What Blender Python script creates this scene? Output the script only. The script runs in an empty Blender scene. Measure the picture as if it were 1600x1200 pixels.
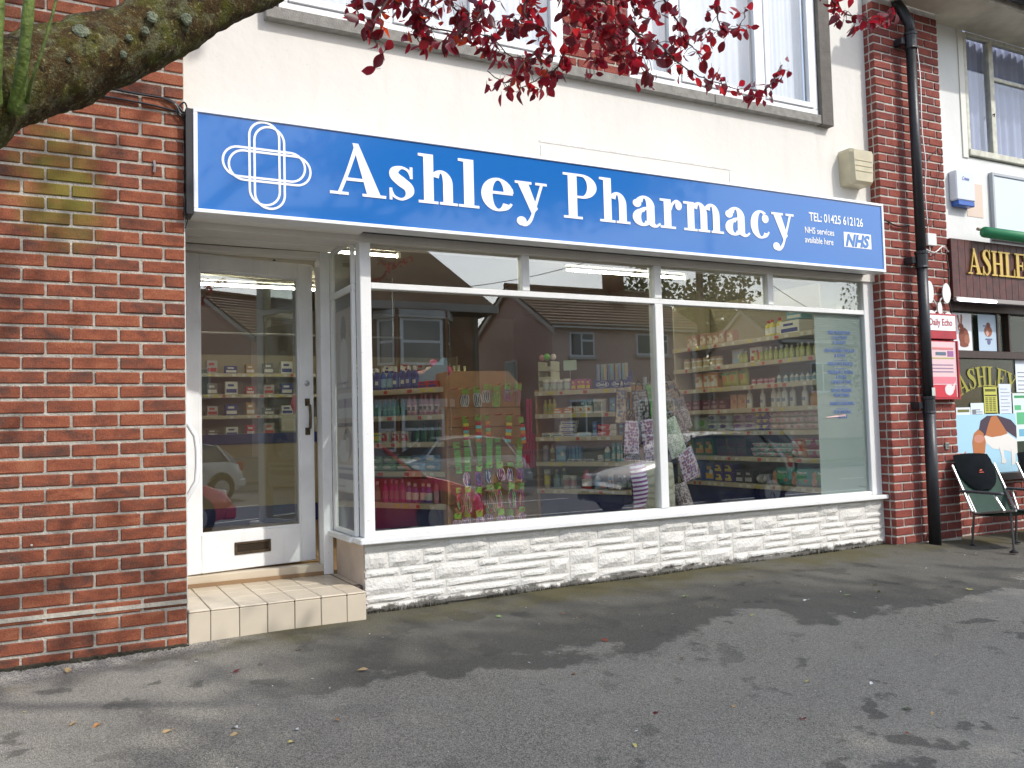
import bpy, bmesh, math, random
from mathutils import Vector, Matrix, noise
random.seed(7)
R_ = random.Random(11)
rad = math.radians
S = bpy.context.scene
COL = S.collection

# ------------------------------------------------------------------ camera, world, sun
cam = bpy.data.cameras.new('camera'); camo = bpy.data.objects.new('camera', cam); COL.objects.link(camo)
cam.sensor_width = 36; cam.lens = 36*1364.69/1600; cam.clip_start = .05; cam.clip_end = 900
rx = Vector((.88475, -.46534, -.02587)); uy = Vector((-.00035, -.05617, .99842)); fz = Vector((.46606, .88335, .04986))
M = Matrix((( rx[0], uy[0], -fz[0]), (rx[1], uy[1], -fz[1]), (rx[2], uy[2], -fz[2]))).to_4x4()
M.translation = (-.6454, -5.0324, .9209)
camo.matrix_world = M
S.camera = camo
SUN_EL, SUN_AZ = 43, 33          # azimuth measured from the facade's outward normal towards +X
to_sun = Vector((math.sin(rad(SUN_AZ))*math.cos(rad(SUN_EL)), -math.cos(rad(SUN_AZ))*math.cos(rad(SUN_EL)), math.sin(rad(SUN_EL))))
W = bpy.data.worlds.new('World'); S.world = W; W.use_nodes = True
wn = W.node_tree; wn.nodes.clear()
sky = wn.nodes.new('ShaderNodeTexSky'); sky.sky_type = 'NISHITA'; sky.sun_disc = False
sky.sun_elevation = rad(SUN_EL); sky.sun_rotation = math.atan2(to_sun.x, to_sun.y)
sky.air_density = 1.0; sky.dust_density = 2.0; sky.ozone_density = 1.0
tc = wn.nodes.new('ShaderNodeTexCoord'); mp = wn.nodes.new('ShaderNodeMapping'); mp.inputs['Scale'].default_value = (1.2, 1.2, 3.2)
nz = wn.nodes.new('ShaderNodeTexNoise'); nz.inputs['Scale'].default_value = 2.2; nz.inputs['Detail'].default_value = 7; nz.inputs['Roughness'].default_value = .6
cr = wn.nodes.new('ShaderNodeValToRGB'); cr.color_ramp.elements[0].position = .46; cr.color_ramp.elements[1].position = .68
mx = wn.nodes.new('ShaderNodeMixRGB'); mx.inputs['Color2'].default_value = (7.5, 7.8, 8.2, 1)
bg = wn.nodes.new('ShaderNodeBackground'); bg.inputs['Strength'].default_value = .15
wo = wn.nodes.new('ShaderNodeOutputWorld')
L = wn.links.new
L(tc.outputs['Generated'], mp.inputs['Vector']); L(mp.outputs[0], nz.inputs['Vector']); L(nz.outputs['Fac'], cr.inputs['Fac'])
L(cr.outputs[0], mx.inputs['Fac']); L(sky.outputs[0], mx.inputs['Color1']); L(mx.outputs[0], bg.inputs['Color']); L(bg.outputs[0], wo.inputs['Surface'])
sl = bpy.data.lights.new('sun', 'SUN'); sl.energy = 1.75; sl.angle = rad(1.0); sl.color = (1, .96, .90)
so = bpy.data.objects.new('sun', sl); COL.objects.link(so); so.rotation_euler = to_sun.to_track_quat('Z', 'Y').to_euler()
S.view_settings.view_transform = 'Standard'; S.view_settings.look = 'None'; S.view_settings.gamma = 1
S.view_settings.use_curve_mapping = False; S.view_settings.exposure = .88
S.cycles.max_bounces = 8; S.cycles.transparent_max_bounces = 24; S.cycles.caustics_reflective = False; S.cycles.caustics_refractive = False

# ------------------------------------------------------------------ materials
MATS = {}
def mat(name, col, rough=.6, metal=0, var=.0, scale=8., bump=0., bscale=40., spec=.5, coat=0, emit=None, trans=0, objvar=0, dark=None):
    """principled material with noise colour variation and bump"""
    if name in MATS: return MATS[name]
    m = bpy.data.materials.new(name); m.use_nodes = True; n = m.node_tree.nodes; l = m.node_tree.links.new
    b = n['Principled BSDF']; b.inputs['Roughness'].default_value = rough; b.inputs['Metallic'].default_value = metal
    b.inputs['Specular IOR Level'].default_value = spec; b.inputs['Coat Weight'].default_value = coat
    b.inputs['Coat Roughness'].default_value = .05
    c = (*col, 1)
    b.inputs['Base Color'].default_value = c
    t = n.new('ShaderNodeTexCoord')
    out = None
    if var or objvar or dark:
        g = n.new('ShaderNodeNewGeometry')
        tx = n.new('ShaderNodeTexNoise'); tx.inputs['Scale'].default_value = scale; tx.inputs['Detail'].default_value = 5
        l(g.outputs['Position'], tx.inputs['Vector'])
        r = n.new('ShaderNodeValToRGB'); r.color_ramp.elements[0].position = .3; r.color_ramp.elements[1].position = .7
        k = dark if dark else tuple(x*(1-var) for x in col)
        r.color_ramp.elements[0].color = (*k, 1)
        r.color_ramp.elements[1].color = (*[min(1, x*(1+var*.35)) for x in col], 1)
        l(tx.outputs['Fac'], r.inputs['Fac']); out = r.outputs[0]
        if objvar:
            oi = n.new('ShaderNodeObjectInfo'); h = n.new('ShaderNodeHueSaturation')
            mr = n.new('ShaderNodeMapRange'); mr.inputs['To Min'].default_value = 1-objvar; mr.inputs['To Max'].default_value = 1+objvar
            l(oi.outputs['Random'], mr.inputs['Value']); l(mr.outputs[0], h.inputs['Value']); l(out, h.inputs['Color']); out = h.outputs[0]
        l(out, b.inputs['Base Color'])
    if bump:
        g2 = n.new('ShaderNodeNewGeometry')
        bt = n.new('ShaderNodeTexNoise'); bt.inputs['Scale'].default_value = bscale; bt.inputs['Detail'].default_value = 6
        l(g2.outputs['Position'], bt.inputs['Vector'])
        bu = n.new('ShaderNodeBump'); bu.inputs['Strength'].default_value = bump; bu.inputs['Distance'].default_value = .01
        l(bt.outputs['Fac'], bu.inputs['Height']); l(bu.outputs[0], b.inputs['Normal'])
    if emit:
        b.inputs['Emission Color'].default_value = (*emit[:3], 1); b.inputs['Emission Strength'].default_value = emit[3]
    if trans:
        tr = n.new('ShaderNodeBsdfTranslucent'); ms = n.new('ShaderNodeMixShader'); ms.inputs[0].default_value = trans
        tr.inputs['Color'].default_value = c
        if out: l(out, tr.inputs['Color'])
        l(b.outputs[0], ms.inputs[1]); l(tr.outputs[0], ms.inputs[2]); l(ms.outputs[0], n['Material Output'].inputs['Surface'])
    MATS[name] = m
    return m

def glass_mat(name, tint=(.93, .96, .95), ior=1.55, rough=0.0, dirt=.02):
    m = bpy.data.materials.new(name); m.use_nodes = True; n = m.node_tree.nodes; l = m.node_tree.links.new
    n.remove(n['Principled BSDF'])
    t = n.new('ShaderNodeBsdfTransparent'); t.inputs['Color'].default_value = (*tint, 1)
    g = n.new('ShaderNodeBsdfGlossy'); g.inputs['Roughness'].default_value = rough
    lw_ = n.new('ShaderNodeNewGeometry'); dt_ = n.new('ShaderNodeVectorMath'); dt_.operation = 'DOT_PRODUCT'
    l(lw_.outputs['Incoming'], dt_.inputs[0]); l(lw_.outputs['Normal'], dt_.inputs[1])
    def mth(op, a, b_=None):
        x = n.new('ShaderNodeMath'); x.operation = op
        for i, q in enumerate((a, b_)):
            if q is None: continue
            if isinstance(q, (int, float)): x.inputs[i].default_value = q
            else: l(q, x.inputs[i])
        return x.outputs[0]
    r0 = ((ior-1)/(ior+1))**2
    frv = mth('ADD', mth('MULTIPLY', mth('POWER', mth('SUBTRACT', 1.0, mth('ABSOLUTE', dt_.outputs['Value'])), 5.0), 1-r0), r0)
    ms = n.new('ShaderNodeMixShader'); l(frv, ms.inputs[0]); l(t.outputs[0], ms.inputs[1]); l(g.outputs[0], ms.inputs[2])
    d = n.new('ShaderNodeBsdfDiffuse'); d.inputs['Color'].default_value = (.75, .74, .7, 1)
    m2 = n.new('ShaderNodeMixShader')
    ge = n.new('ShaderNodeNewGeometry'); tx = n.new('ShaderNodeTexNoise'); tx.inputs['Scale'].default_value = 5; tx.inputs['Detail'].default_value = 6
    l(ge.outputs['Position'], tx.inputs['Vector'])
    mr = n.new('ShaderNodeMapRange'); mr.inputs['From Min'].default_value = .45; mr.inputs['From Max'].default_value = .8
    mr.inputs['To Min'].default_value = dirt*.3; mr.inputs['To Max'].default_value = dirt*2
    l(tx.outputs['Fac'], mr.inputs['Value']); l(mr.outputs[0], m2.inputs[0])
    l(ms.outputs[0], m2.inputs[1]); l(d.outputs[0], m2.inputs[2]); l(m2.outputs[0], n['Material Output'].inputs['Surface'])
    MATS[name] = m
    return m

def brick_mat(name, ramp, moss=False, dirtz=0.1):
    m = bpy.data.materials.new(name); m.use_nodes = True; n = m.node_tree.nodes; l = m.node_tree.links.new
    b = n['Principled BSDF']; b.inputs['Roughness'].default_value = .85; b.inputs['Specular IOR Level'].default_value = .25
    oi = n.new('ShaderNodeObjectInfo'); g = n.new('ShaderNodeNewGeometry')
    # every brick gets its own offset in the fired-colour noise
    sc = n.new('ShaderNodeVectorMath'); sc.operation = 'MULTIPLY_ADD'; sc.inputs[1].default_value = (9, 9, 16)
    cb = n.new('ShaderNodeCombineXYZ'); mu = n.new('ShaderNodeMath'); mu.operation = 'MULTIPLY'; mu.inputs[1].default_value = 60
    l(oi.outputs['Random'], mu.inputs[0]); l(mu.outputs[0], cb.inputs[0]); l(mu.outputs[0], cb.inputs[2])
    l(g.outputs['Position'], sc.inputs[0]); l(cb.outputs[0], sc.inputs[2])
    t1 = n.new('ShaderNodeTexNoise'); t1.inputs['Scale'].default_value = 1; t1.inputs['Detail'].default_value = 6; t1.inputs['Roughness'].default_value = .62; t1.inputs['Distortion'].default_value = .4
    l(sc.outputs[0], t1.inputs['Vector'])
    ad = n.new('ShaderNodeMath'); ad.operation = 'MULTIPLY_ADD'; ad.inputs[1].default_value = .24; ad.inputs[2].default_value = -.12
    l(oi.outputs['Random'], ad.inputs[0]); a2 = n.new('ShaderNodeMath'); l(ad.outputs[0], a2.inputs[0]); l(t1.outputs['Fac'], a2.inputs[1])
    r = n.new('ShaderNodeValToRGB'); e = r.color_ramp.elements
    e[0].position = ramp[0][0]; e[0].color = (*ramp[0][1], 1); e[1].position = ramp[-1][0]; e[1].color = (*ramp[-1][1], 1)
    for p, c in ramp[1:-1]:
        x = e.new(p); x.color = (*c, 1)
    l(a2.outputs[0], r.inputs['Fac']); out = r.outputs[0]
    # pits and sand specks
    t2 = n.new('ShaderNodeTexNoise'); t2.inputs['Scale'].default_value = 140; t2.inputs['Detail'].default_value = 3; l(g.outputs['Position'], t2.inputs['Vector'])
    mr = n.new('ShaderNodeMapRange'); mr.inputs['From Min'].default_value = .3; mr.inputs['From Max'].default_value = .7; mr.inputs['To Min'].default_value = .72; mr.inputs['To Max'].default_value = 1.2
    l(t2.outputs['Fac'], mr.inputs['Value']); h = n.new('ShaderNodeHueSaturation'); l(out, h.inputs['Color']); l(mr.outputs[0], h.inputs['Value']); out = h.outputs[0]
    # lime bloom / pale scuffs
    t3 = n.new('ShaderNodeTexNoise'); t3.inputs['Scale'].default_value = 22; t3.inputs['Detail'].default_value = 8; t3.inputs['Roughness'].default_value = .7; l(g.outputs['Position'], t3.inputs['Vector'])
    m3 = n.new('ShaderNodeMapRange'); m3.inputs['From Min'].default_value = .58; m3.inputs['From Max'].default_value = .8; m3.inputs['To Max'].default_value = .45; l(t3.outputs['Fac'], m3.inputs['Value'])
    x3 = n.new('ShaderNodeMixRGB'); x3.inputs['Color2'].default_value = (.42, .22, .15, 1); l(m3.outputs[0], x3.inputs['Fac']); l(out, x3.inputs['Color1']); out = x3.outputs[0]
    if moss:   # the green algae patch this wall has below the branch, and by the ground
        sx = n.new('ShaderNodeSeparateXYZ'); l(g.outputs['Position'], sx.inputs[0])
        vd = n.new('ShaderNodeVectorMath'); vd.operation = 'SUBTRACT'; vd.inputs[1].default_value = (-.60, 0, 2.22); l(g.outputs['Position'], vd.inputs[0])
        vm = n.new('ShaderNodeVectorMath'); vm.operation = 'MULTIPLY'; vm.inputs[1].default_value = (3.3, 0, 2.3); l(vd.outputs[0], vm.inputs[0])
        vl = n.new('ShaderNodeVectorMath'); vl.operation = 'LENGTH'; l(vm.outputs[0], vl.inputs[0])
        t4 = n.new('ShaderNodeTexNoise'); t4.inputs['Scale'].default_value = 7; t4.inputs['Detail'].default_value = 7; l(g.outputs['Position'], t4.inputs['Vector'])
        ma = n.new('ShaderNodeMath'); ma.operation = 'MULTIPLY_ADD'; ma.inputs[1].default_value = 1.3; l(t4.outputs['Fac'], ma.inputs[0]); 
        ng = n.new('ShaderNodeMath'); ng.operation = 'MULTIPLY'; ng.inputs[1].default_value = -1; l(vl.outputs['Value'], ng.inputs[0]); l(ng.outputs[0], ma.inputs[2])
        mm = n.new('ShaderNodeMapRange'); mm.inputs['From Min'].default_value = -.25; mm.inputs['From Max'].default_value = .5; mm.inputs['To Max'].default_value = .75; l(ma.outputs[0], mm.inputs['Value'])
        x4 = n.new('ShaderNodeMixRGB'); x4.inputs['Color2'].default_value = (.15, .155, .022, 1); l(mm.outputs[0], x4.inputs['Fac']); l(out, x4.inputs['Color1']); out = x4.outputs[0]
    l(out, b.inputs['Base Color'])
    bu = n.new('ShaderNodeBump'); bu.inputs['Strength'].default_value = .5; bu.inputs['Distance'].default_value = .006
    mh = n.new('ShaderNodeMath'); mh.operation = 'ADD'; l(t2.outputs['Fac'], mh.inputs[0]); l(t3.outputs['Fac'], mh.inputs[1]); l(mh.outputs[0], bu.inputs['Height']); l(bu.outputs[0], b.inputs['Normal'])
    MATS[name] = m
    return m

BRICK = brick_mat('red_stock_brick', [(.24, (.095, .048, .036)), (.38, (.16, .058, .036)), (.47, (.215, .068, .038)), (.58, (.262, .082, .042)), (.76, (.315, .118, .062))], moss=True)
BRICKP = brick_mat('dark_red_brick', [(.24, (.14, .05, .045)), (.42, (.20, .055, .045)), (.6, (.26, .068, .05)), (.78, (.32, .10, .07))])
BRICKB = brick_mat('brown_house_brick', [(.3, (.09, .035, .02)), (.5, (.17, .06, .035)), (.7, (.24, .1, .06))])
MORTAR = mat('mortar', (.44, .41, .35), .95, var=.35, scale=14, bump=.9, bscale=90)
RENDER = mat('cream_render', (.70, .68, .63), .9, var=.07, scale=1.6, bump=.25, bscale=18)
WHITE = mat('white_gloss_paint', (.76, .77, .76), .3, var=.05, scale=3, bump=.08, bscale=14)
DOORW = mat('white_door_paint', (.86, .87, .87), .35, var=.10, scale=5, bump=.12, bscale=30)
SHADEW = mat('soffit_board_paint', (.84, .82, .77), .45, var=.06, scale=3)
UPVC = mat('white_upvc', (.82, .84, .86), .25)
def add_streaks(m,amt,col):
    n=m.node_tree.nodes; l=m.node_tree.links.new; b=n['Principled BSDF']; src=b.inputs['Base Color'].links[0].from_socket
    g=n.new('ShaderNodeNewGeometry'); mp=n.new('ShaderNodeVectorMath'); mp.operation='MULTIPLY'; mp.inputs[1].default_value=(9,9,.9); l(g.outputs['Position'],mp.inputs[0])
    t=n.new('ShaderNodeTexNoise'); t.inputs['Scale'].default_value=1; t.inputs['Detail'].default_value=8; t.inputs['Roughness'].default_value=.7; l(mp.outputs[0],t.inputs['Vector'])
    mr=n.new('ShaderNodeMapRange'); mr.inputs['From Min'].default_value=.5; mr.inputs['From Max'].default_value=.78; mr.inputs['To Max'].default_value=amt; l(t.outputs['Fac'],mr.inputs['Value'])
    t2=n.new('ShaderNodeTexNoise'); t2.inputs['Scale'].default_value=45; t2.inputs['Detail'].default_value=2; l(g.outputs['Position'],t2.inputs['Vector'])
    m2=n.new('ShaderNodeMapRange'); m2.inputs['From Min'].default_value=.70; m2.inputs['From Max'].default_value=.76; m2.inputs['To Max'].default_value=amt*1.5; l(t2.outputs['Fac'],m2.inputs['Value'])
    ad=n.new('ShaderNodeMath'); ad.operation='MAXIMUM'; l(mr.outputs[0],ad.inputs[0]); l(m2.outputs[0],ad.inputs[1])
    x=n.new('ShaderNodeMixRGB'); l(ad.outputs[0],x.inputs['Fac']); l(src,x.inputs['Color1']); x.inputs['Color2'].default_value=(*col,1); l(x.outputs[0],b.inputs['Base Color'])
add_streaks(RENDER,.20,(.42,.39,.33)); add_streaks(WHITE,.22,(.45,.43,.38)); add_streaks(DOORW,.25,(.5,.47,.42))
STONEP = mat('white_painted_stone', (.66, .645, .60), .8, var=.10, scale=6, bump=.8, bscale=55)
STONEB = mat('white_painted_joint', (.67, .655, .61), .85, var=.1, scale=10, bump=.4, bscale=60)
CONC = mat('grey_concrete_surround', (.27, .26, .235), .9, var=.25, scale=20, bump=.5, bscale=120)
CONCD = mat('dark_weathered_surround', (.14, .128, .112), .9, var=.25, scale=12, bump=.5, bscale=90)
TILE = mat('beige_glazed_tile', (.58, .505, .39), .35, var=.10, scale=4, objvar=.05, bump=.05, bscale=20)
GROUT = mat('dark_grout', (.10, .08, .065), .95)
BLACK = mat('black_iron_paint', (.018, .02, .024), .42, var=.3, scale=20, bump=.15, bscale=60)
PVCBLK = mat('black_plastic', (.012, .012, .013), .4)
BLUE = mat('blue_sign_face', (.005, .135, .46), .18, spec=.6, coat=.5, var=.04, scale=2)
SIGNW = mat('white_sign_vinyl', (.86, .88, .9), .35)
ALU = mat('grey_aluminium', (.5, .51, .52), .35, metal=.9)
BRONZE = mat('dull_bronze', (.13, .095, .06), .45, metal=.8, var=.3, scale=30)
CREAMP = mat('cream_shelf_metal', (.58, .53, .39), .45)
NAVY = mat('navy_plinth_board', (.012, .03, .18), .4)
TAN = mat('tan_wood_board', (.46, .25, .12), .5, var=.2, scale=9)
FLOORI = mat('shop_floor_vinyl', (.30, .19, .10), .35, var=.2, scale=3)
CEIL = mat('shop_ceiling', (.34, .32, .25), .9)
WALLI = mat('shop_wall', (.20, .18, .14), .9)
DARKW = mat('dark_interior_panel', (.10, .085, .06), .8)
TUBE = mat('lit_fluorescent_tube', (.9, .9, .8), .5, emit=(1, .93, .72, 26.0))
TUBE2 = mat('lit_white_tube', (.9, .9, .9), .5, emit=(1, .93, 1, 3.2))
GLASS = glass_mat('shop_glass', ior=2.35, dirt=.006)
GLASS2 = glass_mat('window_glass', ior=1.75, tint=(.92, .94, .96), dirt=.02)
GLASS3 = glass_mat('dark_shop_glass', ior=1.38, tint=(.9, .92, .9), dirt=.003)
NET = mat('white_net_curtain', (.93, .94, .95), .9, trans=.15)
NETL = mat('lilac_curtain', (.42, .44, .58), .9, var=.1, scale=3)
ROOFB = mat('brown_roof_tile', (.20, .105, .05), .85, var=.35, scale=3, bump=.5, bscale=30)
ROOFG = mat('grey_roof_tile', (.15, .13, .09), .85, var=.3, scale=3, bump=.5, bscale=30)
PINK = mat('pink_render', (.66, .46, .38), .9, var=.06, scale=1.5)
PINKL = mat('pale_pink_render', (.70, .56, .46), .9, var=.06, scale=1.5)
DARKG = mat('dark_window_glass', (.03, .045, .06), .05, spec=.9)
MAHOG = mat('mahogany_stain', (.085, .022, .016), .5, var=.5, scale=16)
GOLD = mat('gold_letter', (.52, .36, .09), .35, metal=.55)
GREENP = mat('green_awning_cloth', (.02, .22, .09), .5)
PAPER = mat('white_paper', (.75, .80, .82), .8)
INK = mat('print_ink_blue', (.05, .12, .42), .8)
INKG = mat('print_ink_grey', (.18, .2, .24), .8)
GREENC = mat('green_chair_cloth', (.022, .055, .040), .85, var=.2, scale=12)
DKCLOTH = mat('black_chair_pad', (.006, .008, .010), .95, var=.3, scale=14, spec=.1)
TYRE = mat('tyre_rubber', (.015, .015, .016), .8)

def simple(col, rough=.5, **k):
    key = 'paint_%02d_%02d_%02d' % tuple(int(c*99) for c in col) + ('_t' if k.get('trans') else '')
    return mat(key, col, rough, **k)

# ------------------------------------------------------------------ mesh helpers
class MB:
    def __init__(s): s.v = []; s.f = []; s.mi = []; s.m = 0
    def add(s, v, f):
        o = len(s.v); s.v += [tuple(p) for p in v]; s.f += [tuple(i+o for i in q) for q in f]; s.mi += [s.m]*len(f); return s
    def box(s, x0, x1, y0, y1, z0, z1):
        return s.add([(x0,y0,z0),(x1,y0,z0),(x1,y1,z0),(x0,y1,z0),(x0,y0,z1),(x1,y0,z1),(x1,y1,z1),(x0,y1,z1)],
              [(0,3,2,1),(4,5,6,7),(0,1,5,4),(1,2,6,5),(2,3,7,6),(3,0,4,7)])
    def cbox(s, x0, x1, y0, y1, z0, z1, c=.004, jit=0, rnd=None):
        X=(x0,x1);Y=(y0,y1);Z=(z0,z1);v=[];ix={}
        for i in (0,1):
            for j in (0,1):
                for k in (0,1):
                    sx=c*(1-2*i);sy=c*(1-2*j);sz=c*(1-2*k)
                    for a,p in enumerate(((X[i],Y[j]+sy,Z[k]+sz),(X[i]+sx,Y[j],Z[k]+sz),(X[i]+sx,Y[j]+sy,Z[k]))):
                        if jit: p=tuple(q+rnd.uniform(-jit,jit) for q in p)
                        ix[i,j,k,a]=len(v); v.append(p)
        f=[]
        q=lambda *t:[ix[u] for u in t]
        for i in (0,1):
            a=q((i,0,0,0),(i,1,0,0),(i,1,1,0),(i,0,1,0)); f.append(a if i else a[::-1])
            a=q((0,i,0,1),(1,i,0,1),(1,i,1,1),(0,i,1,1)); f.append(a[::-1] if i else a)
            a=q((0,0,i,2),(1,0,i,2),(1,1,i,2),(0,1,i,2)); f.append(a if i else a[::-1])
        for i in (0,1):
            for j in (0,1):
                f.append(q((i,j,0,0),(i,j,0,1),(i,j,1,1),(i,j,1,0)) if i!=j else q((i,j,0,1),(i,j,0,0),(i,j,1,0),(i,j,1,1)))
                f.append(q((i,0,j,2),(i,0,j,0),(i,1,j,0),(i,1,j,2)) if i==j else q((i,0,j,0),(i,0,j,2),(i,1,j,2),(i,1,j,0)))
                f.append(q((0,i,j,1),(0,i,j,2),(1,i,j,2),(1,i,j,1)) if i!=j else q((0,i,j,2),(0,i,j,1),(1,i,j,1),(1,i,j,2)))
                for k in (0,1):
                    t=q((i,j,k,0),(i,j,k,1),(i,j,k,2)); f.append(t if (i+j+k)%2 else t[::-1])
        return s.add(v,f)
    def tube(s, pts, r, n=8, cap=True):
        pts=[Vector(p) for p in pts]; rs=r if isinstance(r,(list,tuple)) else [r]*len(pts)
        o=len(s.v); up=None
        for i,p in enumerate(pts):
            d=(pts[min(i+1,len(pts)-1)]-pts[max(i-1,0)]).normalized()
            if up is None: up=d.orthogonal().normalized()
            a=(up-d*up.dot(d)).normalized(); up=a; b=d.cross(a)
            for k in range(n):
                t=2*math.pi*k/n; s.v.append(tuple(p+(a*math.cos(t)+b*math.sin(t))*rs[i]))
        for i in range(len(pts)-1):
            for k in range(n):
                s.f.append((o+i*n+k,o+i*n+(k+1)%n,o+(i+1)*n+(k+1)%n,o+(i+1)*n+k)); s.mi.append(s.m)
        if cap:
            s.f.append(tuple(o+k for k in range(n))[::-1]); s.mi.append(s.m)
            e=o+(len(pts)-1)*n; s.f.append(tuple(e+k for k in range(n))); s.mi.append(s.m)
        return s
    def lathe(s, prof, n=12, cx=0, cy=0, sx=1, sy=1):
        o=len(s.v)
        for r,z in prof:
            for k in range(n):
                t=2*math.pi*k/n; s.v.append((cx+r*math.cos(t)*sx,cy+r*math.sin(t)*sy,z))
        for i in range(len(prof)-1):
            for k in range(n): s.f.append((o+i*n+k,o+i*n+(k+1)%n,o+(i+1)*n+(k+1)%n,o+(i+1)*n+k)); s.mi.append(s.m)
        s.f.append(tuple(o+k for k in range(n))[::-1]); s.mi.append(s.m)
        e=o+(len(prof)-1)*n; s.f.append(tuple(e+k for k in range(n))); s.mi.append(s.m)
        return s
    def poly(s, pts, y0, y1):
        """x-z outline (any winding) extruded in y"""
        a=sum(pts[i][0]*pts[(i+1)%len(pts)][1]-pts[(i+1)%len(pts)][0]*pts[i][1] for i in range(len(pts)))
        if a<0: pts=pts[::-1]
        n=len(pts); v=[(x,y0,z) for x,z in pts]+[(x,y1,z) for x,z in pts]
        f=[tuple(range(n)),tuple(range(2*n-1,n-1,-1))]+[(i+n,(i+1)%n+n,(i+1)%n,i) for i in range(n)]
        return s.add(v,f)
    def build(s, name, m, parent=None, smooth=False, loc=None, rotz=None, link=True):
        me=bpy.data.meshes.new(name); me.from_pydata(s.v,[],s.f)
        ms=m if isinstance(m,(list,tuple)) else [m]
        for x in ms: me.materials.append(x)
        if len(ms)>1: me.polygons.foreach_set('material_index',s.mi)
        if smooth: me.polygons.foreach_set('use_smooth',[True]*len(me.polygons))
        me.update()
        o=bpy.data.objects.new(name,me)
        if link: COL.objects.link(o)
        if parent is not None: o.parent=parent
        if loc is not None: o.location=loc
        if rotz is not None: o.rotation_euler=(0,0,rotz)
        return o
def tag(o, label=None, cat=None, group=None, kind=None):
    if label: o['label']=label
    if cat: o['category']=cat
    if group: o['group']=group
    if kind: o['kind']=kind
    return o
def thing(name, label, cat, loc=(0,0,0), rotz=0, group=None):
    o=bpy.data.objects.new(name,None); COL.objects.link(o); o.location=loc; o.rotation_euler=(0,0,rotz); o.empty_display_size=.1
    return tag(o,label,cat,group)
def kids(root): return [c for c in root.children]
def dup(root, loc, rotz=None, label=None, group=None, mats=None, scale=None):
    r=root.copy(); COL.objects.link(r); r.location=loc
    if rotz is not None: r.rotation_euler=(0,0,rotz)
    if scale is not None: r.scale=scale
    if label: r['label']=label
    if group: r['group']=group
    for ch in kids(root):
        c=ch.copy(); COL.objects.link(c); c.parent=r; c.matrix_parent_inverse=ch.matrix_parent_inverse
        for g in kids(ch):
            d=g.copy(); COL.objects.link(d); d.parent=c
    return r
def inst(me, name, parent, loc, rot=(0,0,0), scale=(1,1,1), m=None):
    o=bpy.data.objects.new(name,me); COL.objects.link(o); o.parent=parent; o.location=loc; o.rotation_euler=rot; o.scale=scale
    if m is not None: o.material_slots[0].link='OBJECT'; o.material_slots[0].material=m
    return o
def text(body, size, m, parent, loc, rot=(rad(90),0,0), ext=.0006, bold=0, shear=0, align='LEFT', name='lettering', sx=1, spacing=1):
    c=bpy.data.curves.new(name,'FONT'); c.body=body; c.size=size; c.extrude=ext; c.offset=bold; c.shear=shear; c.align_x=align; c.resolution_u=3; c.space_character=spacing
    tmp=bpy.data.objects.new(name,c); me=bpy.data.meshes.new_from_object(tmp); bpy.data.objects.remove(tmp); me.materials.clear(); me.materials.append(m)
    o=bpy.data.objects.new(name,me); COL.objects.link(o); o.parent=parent; o.location=loc; o.rotation_euler=rot; o.scale=(sx,1,1)
    return o
def ground_z(x, y):
    b=-.195+.007*min(x,5.6)
    if x>5.7: b-=min((x-5.7)*.03,.04)
    return b+.062*max(min(y,0),-6.2)

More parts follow.
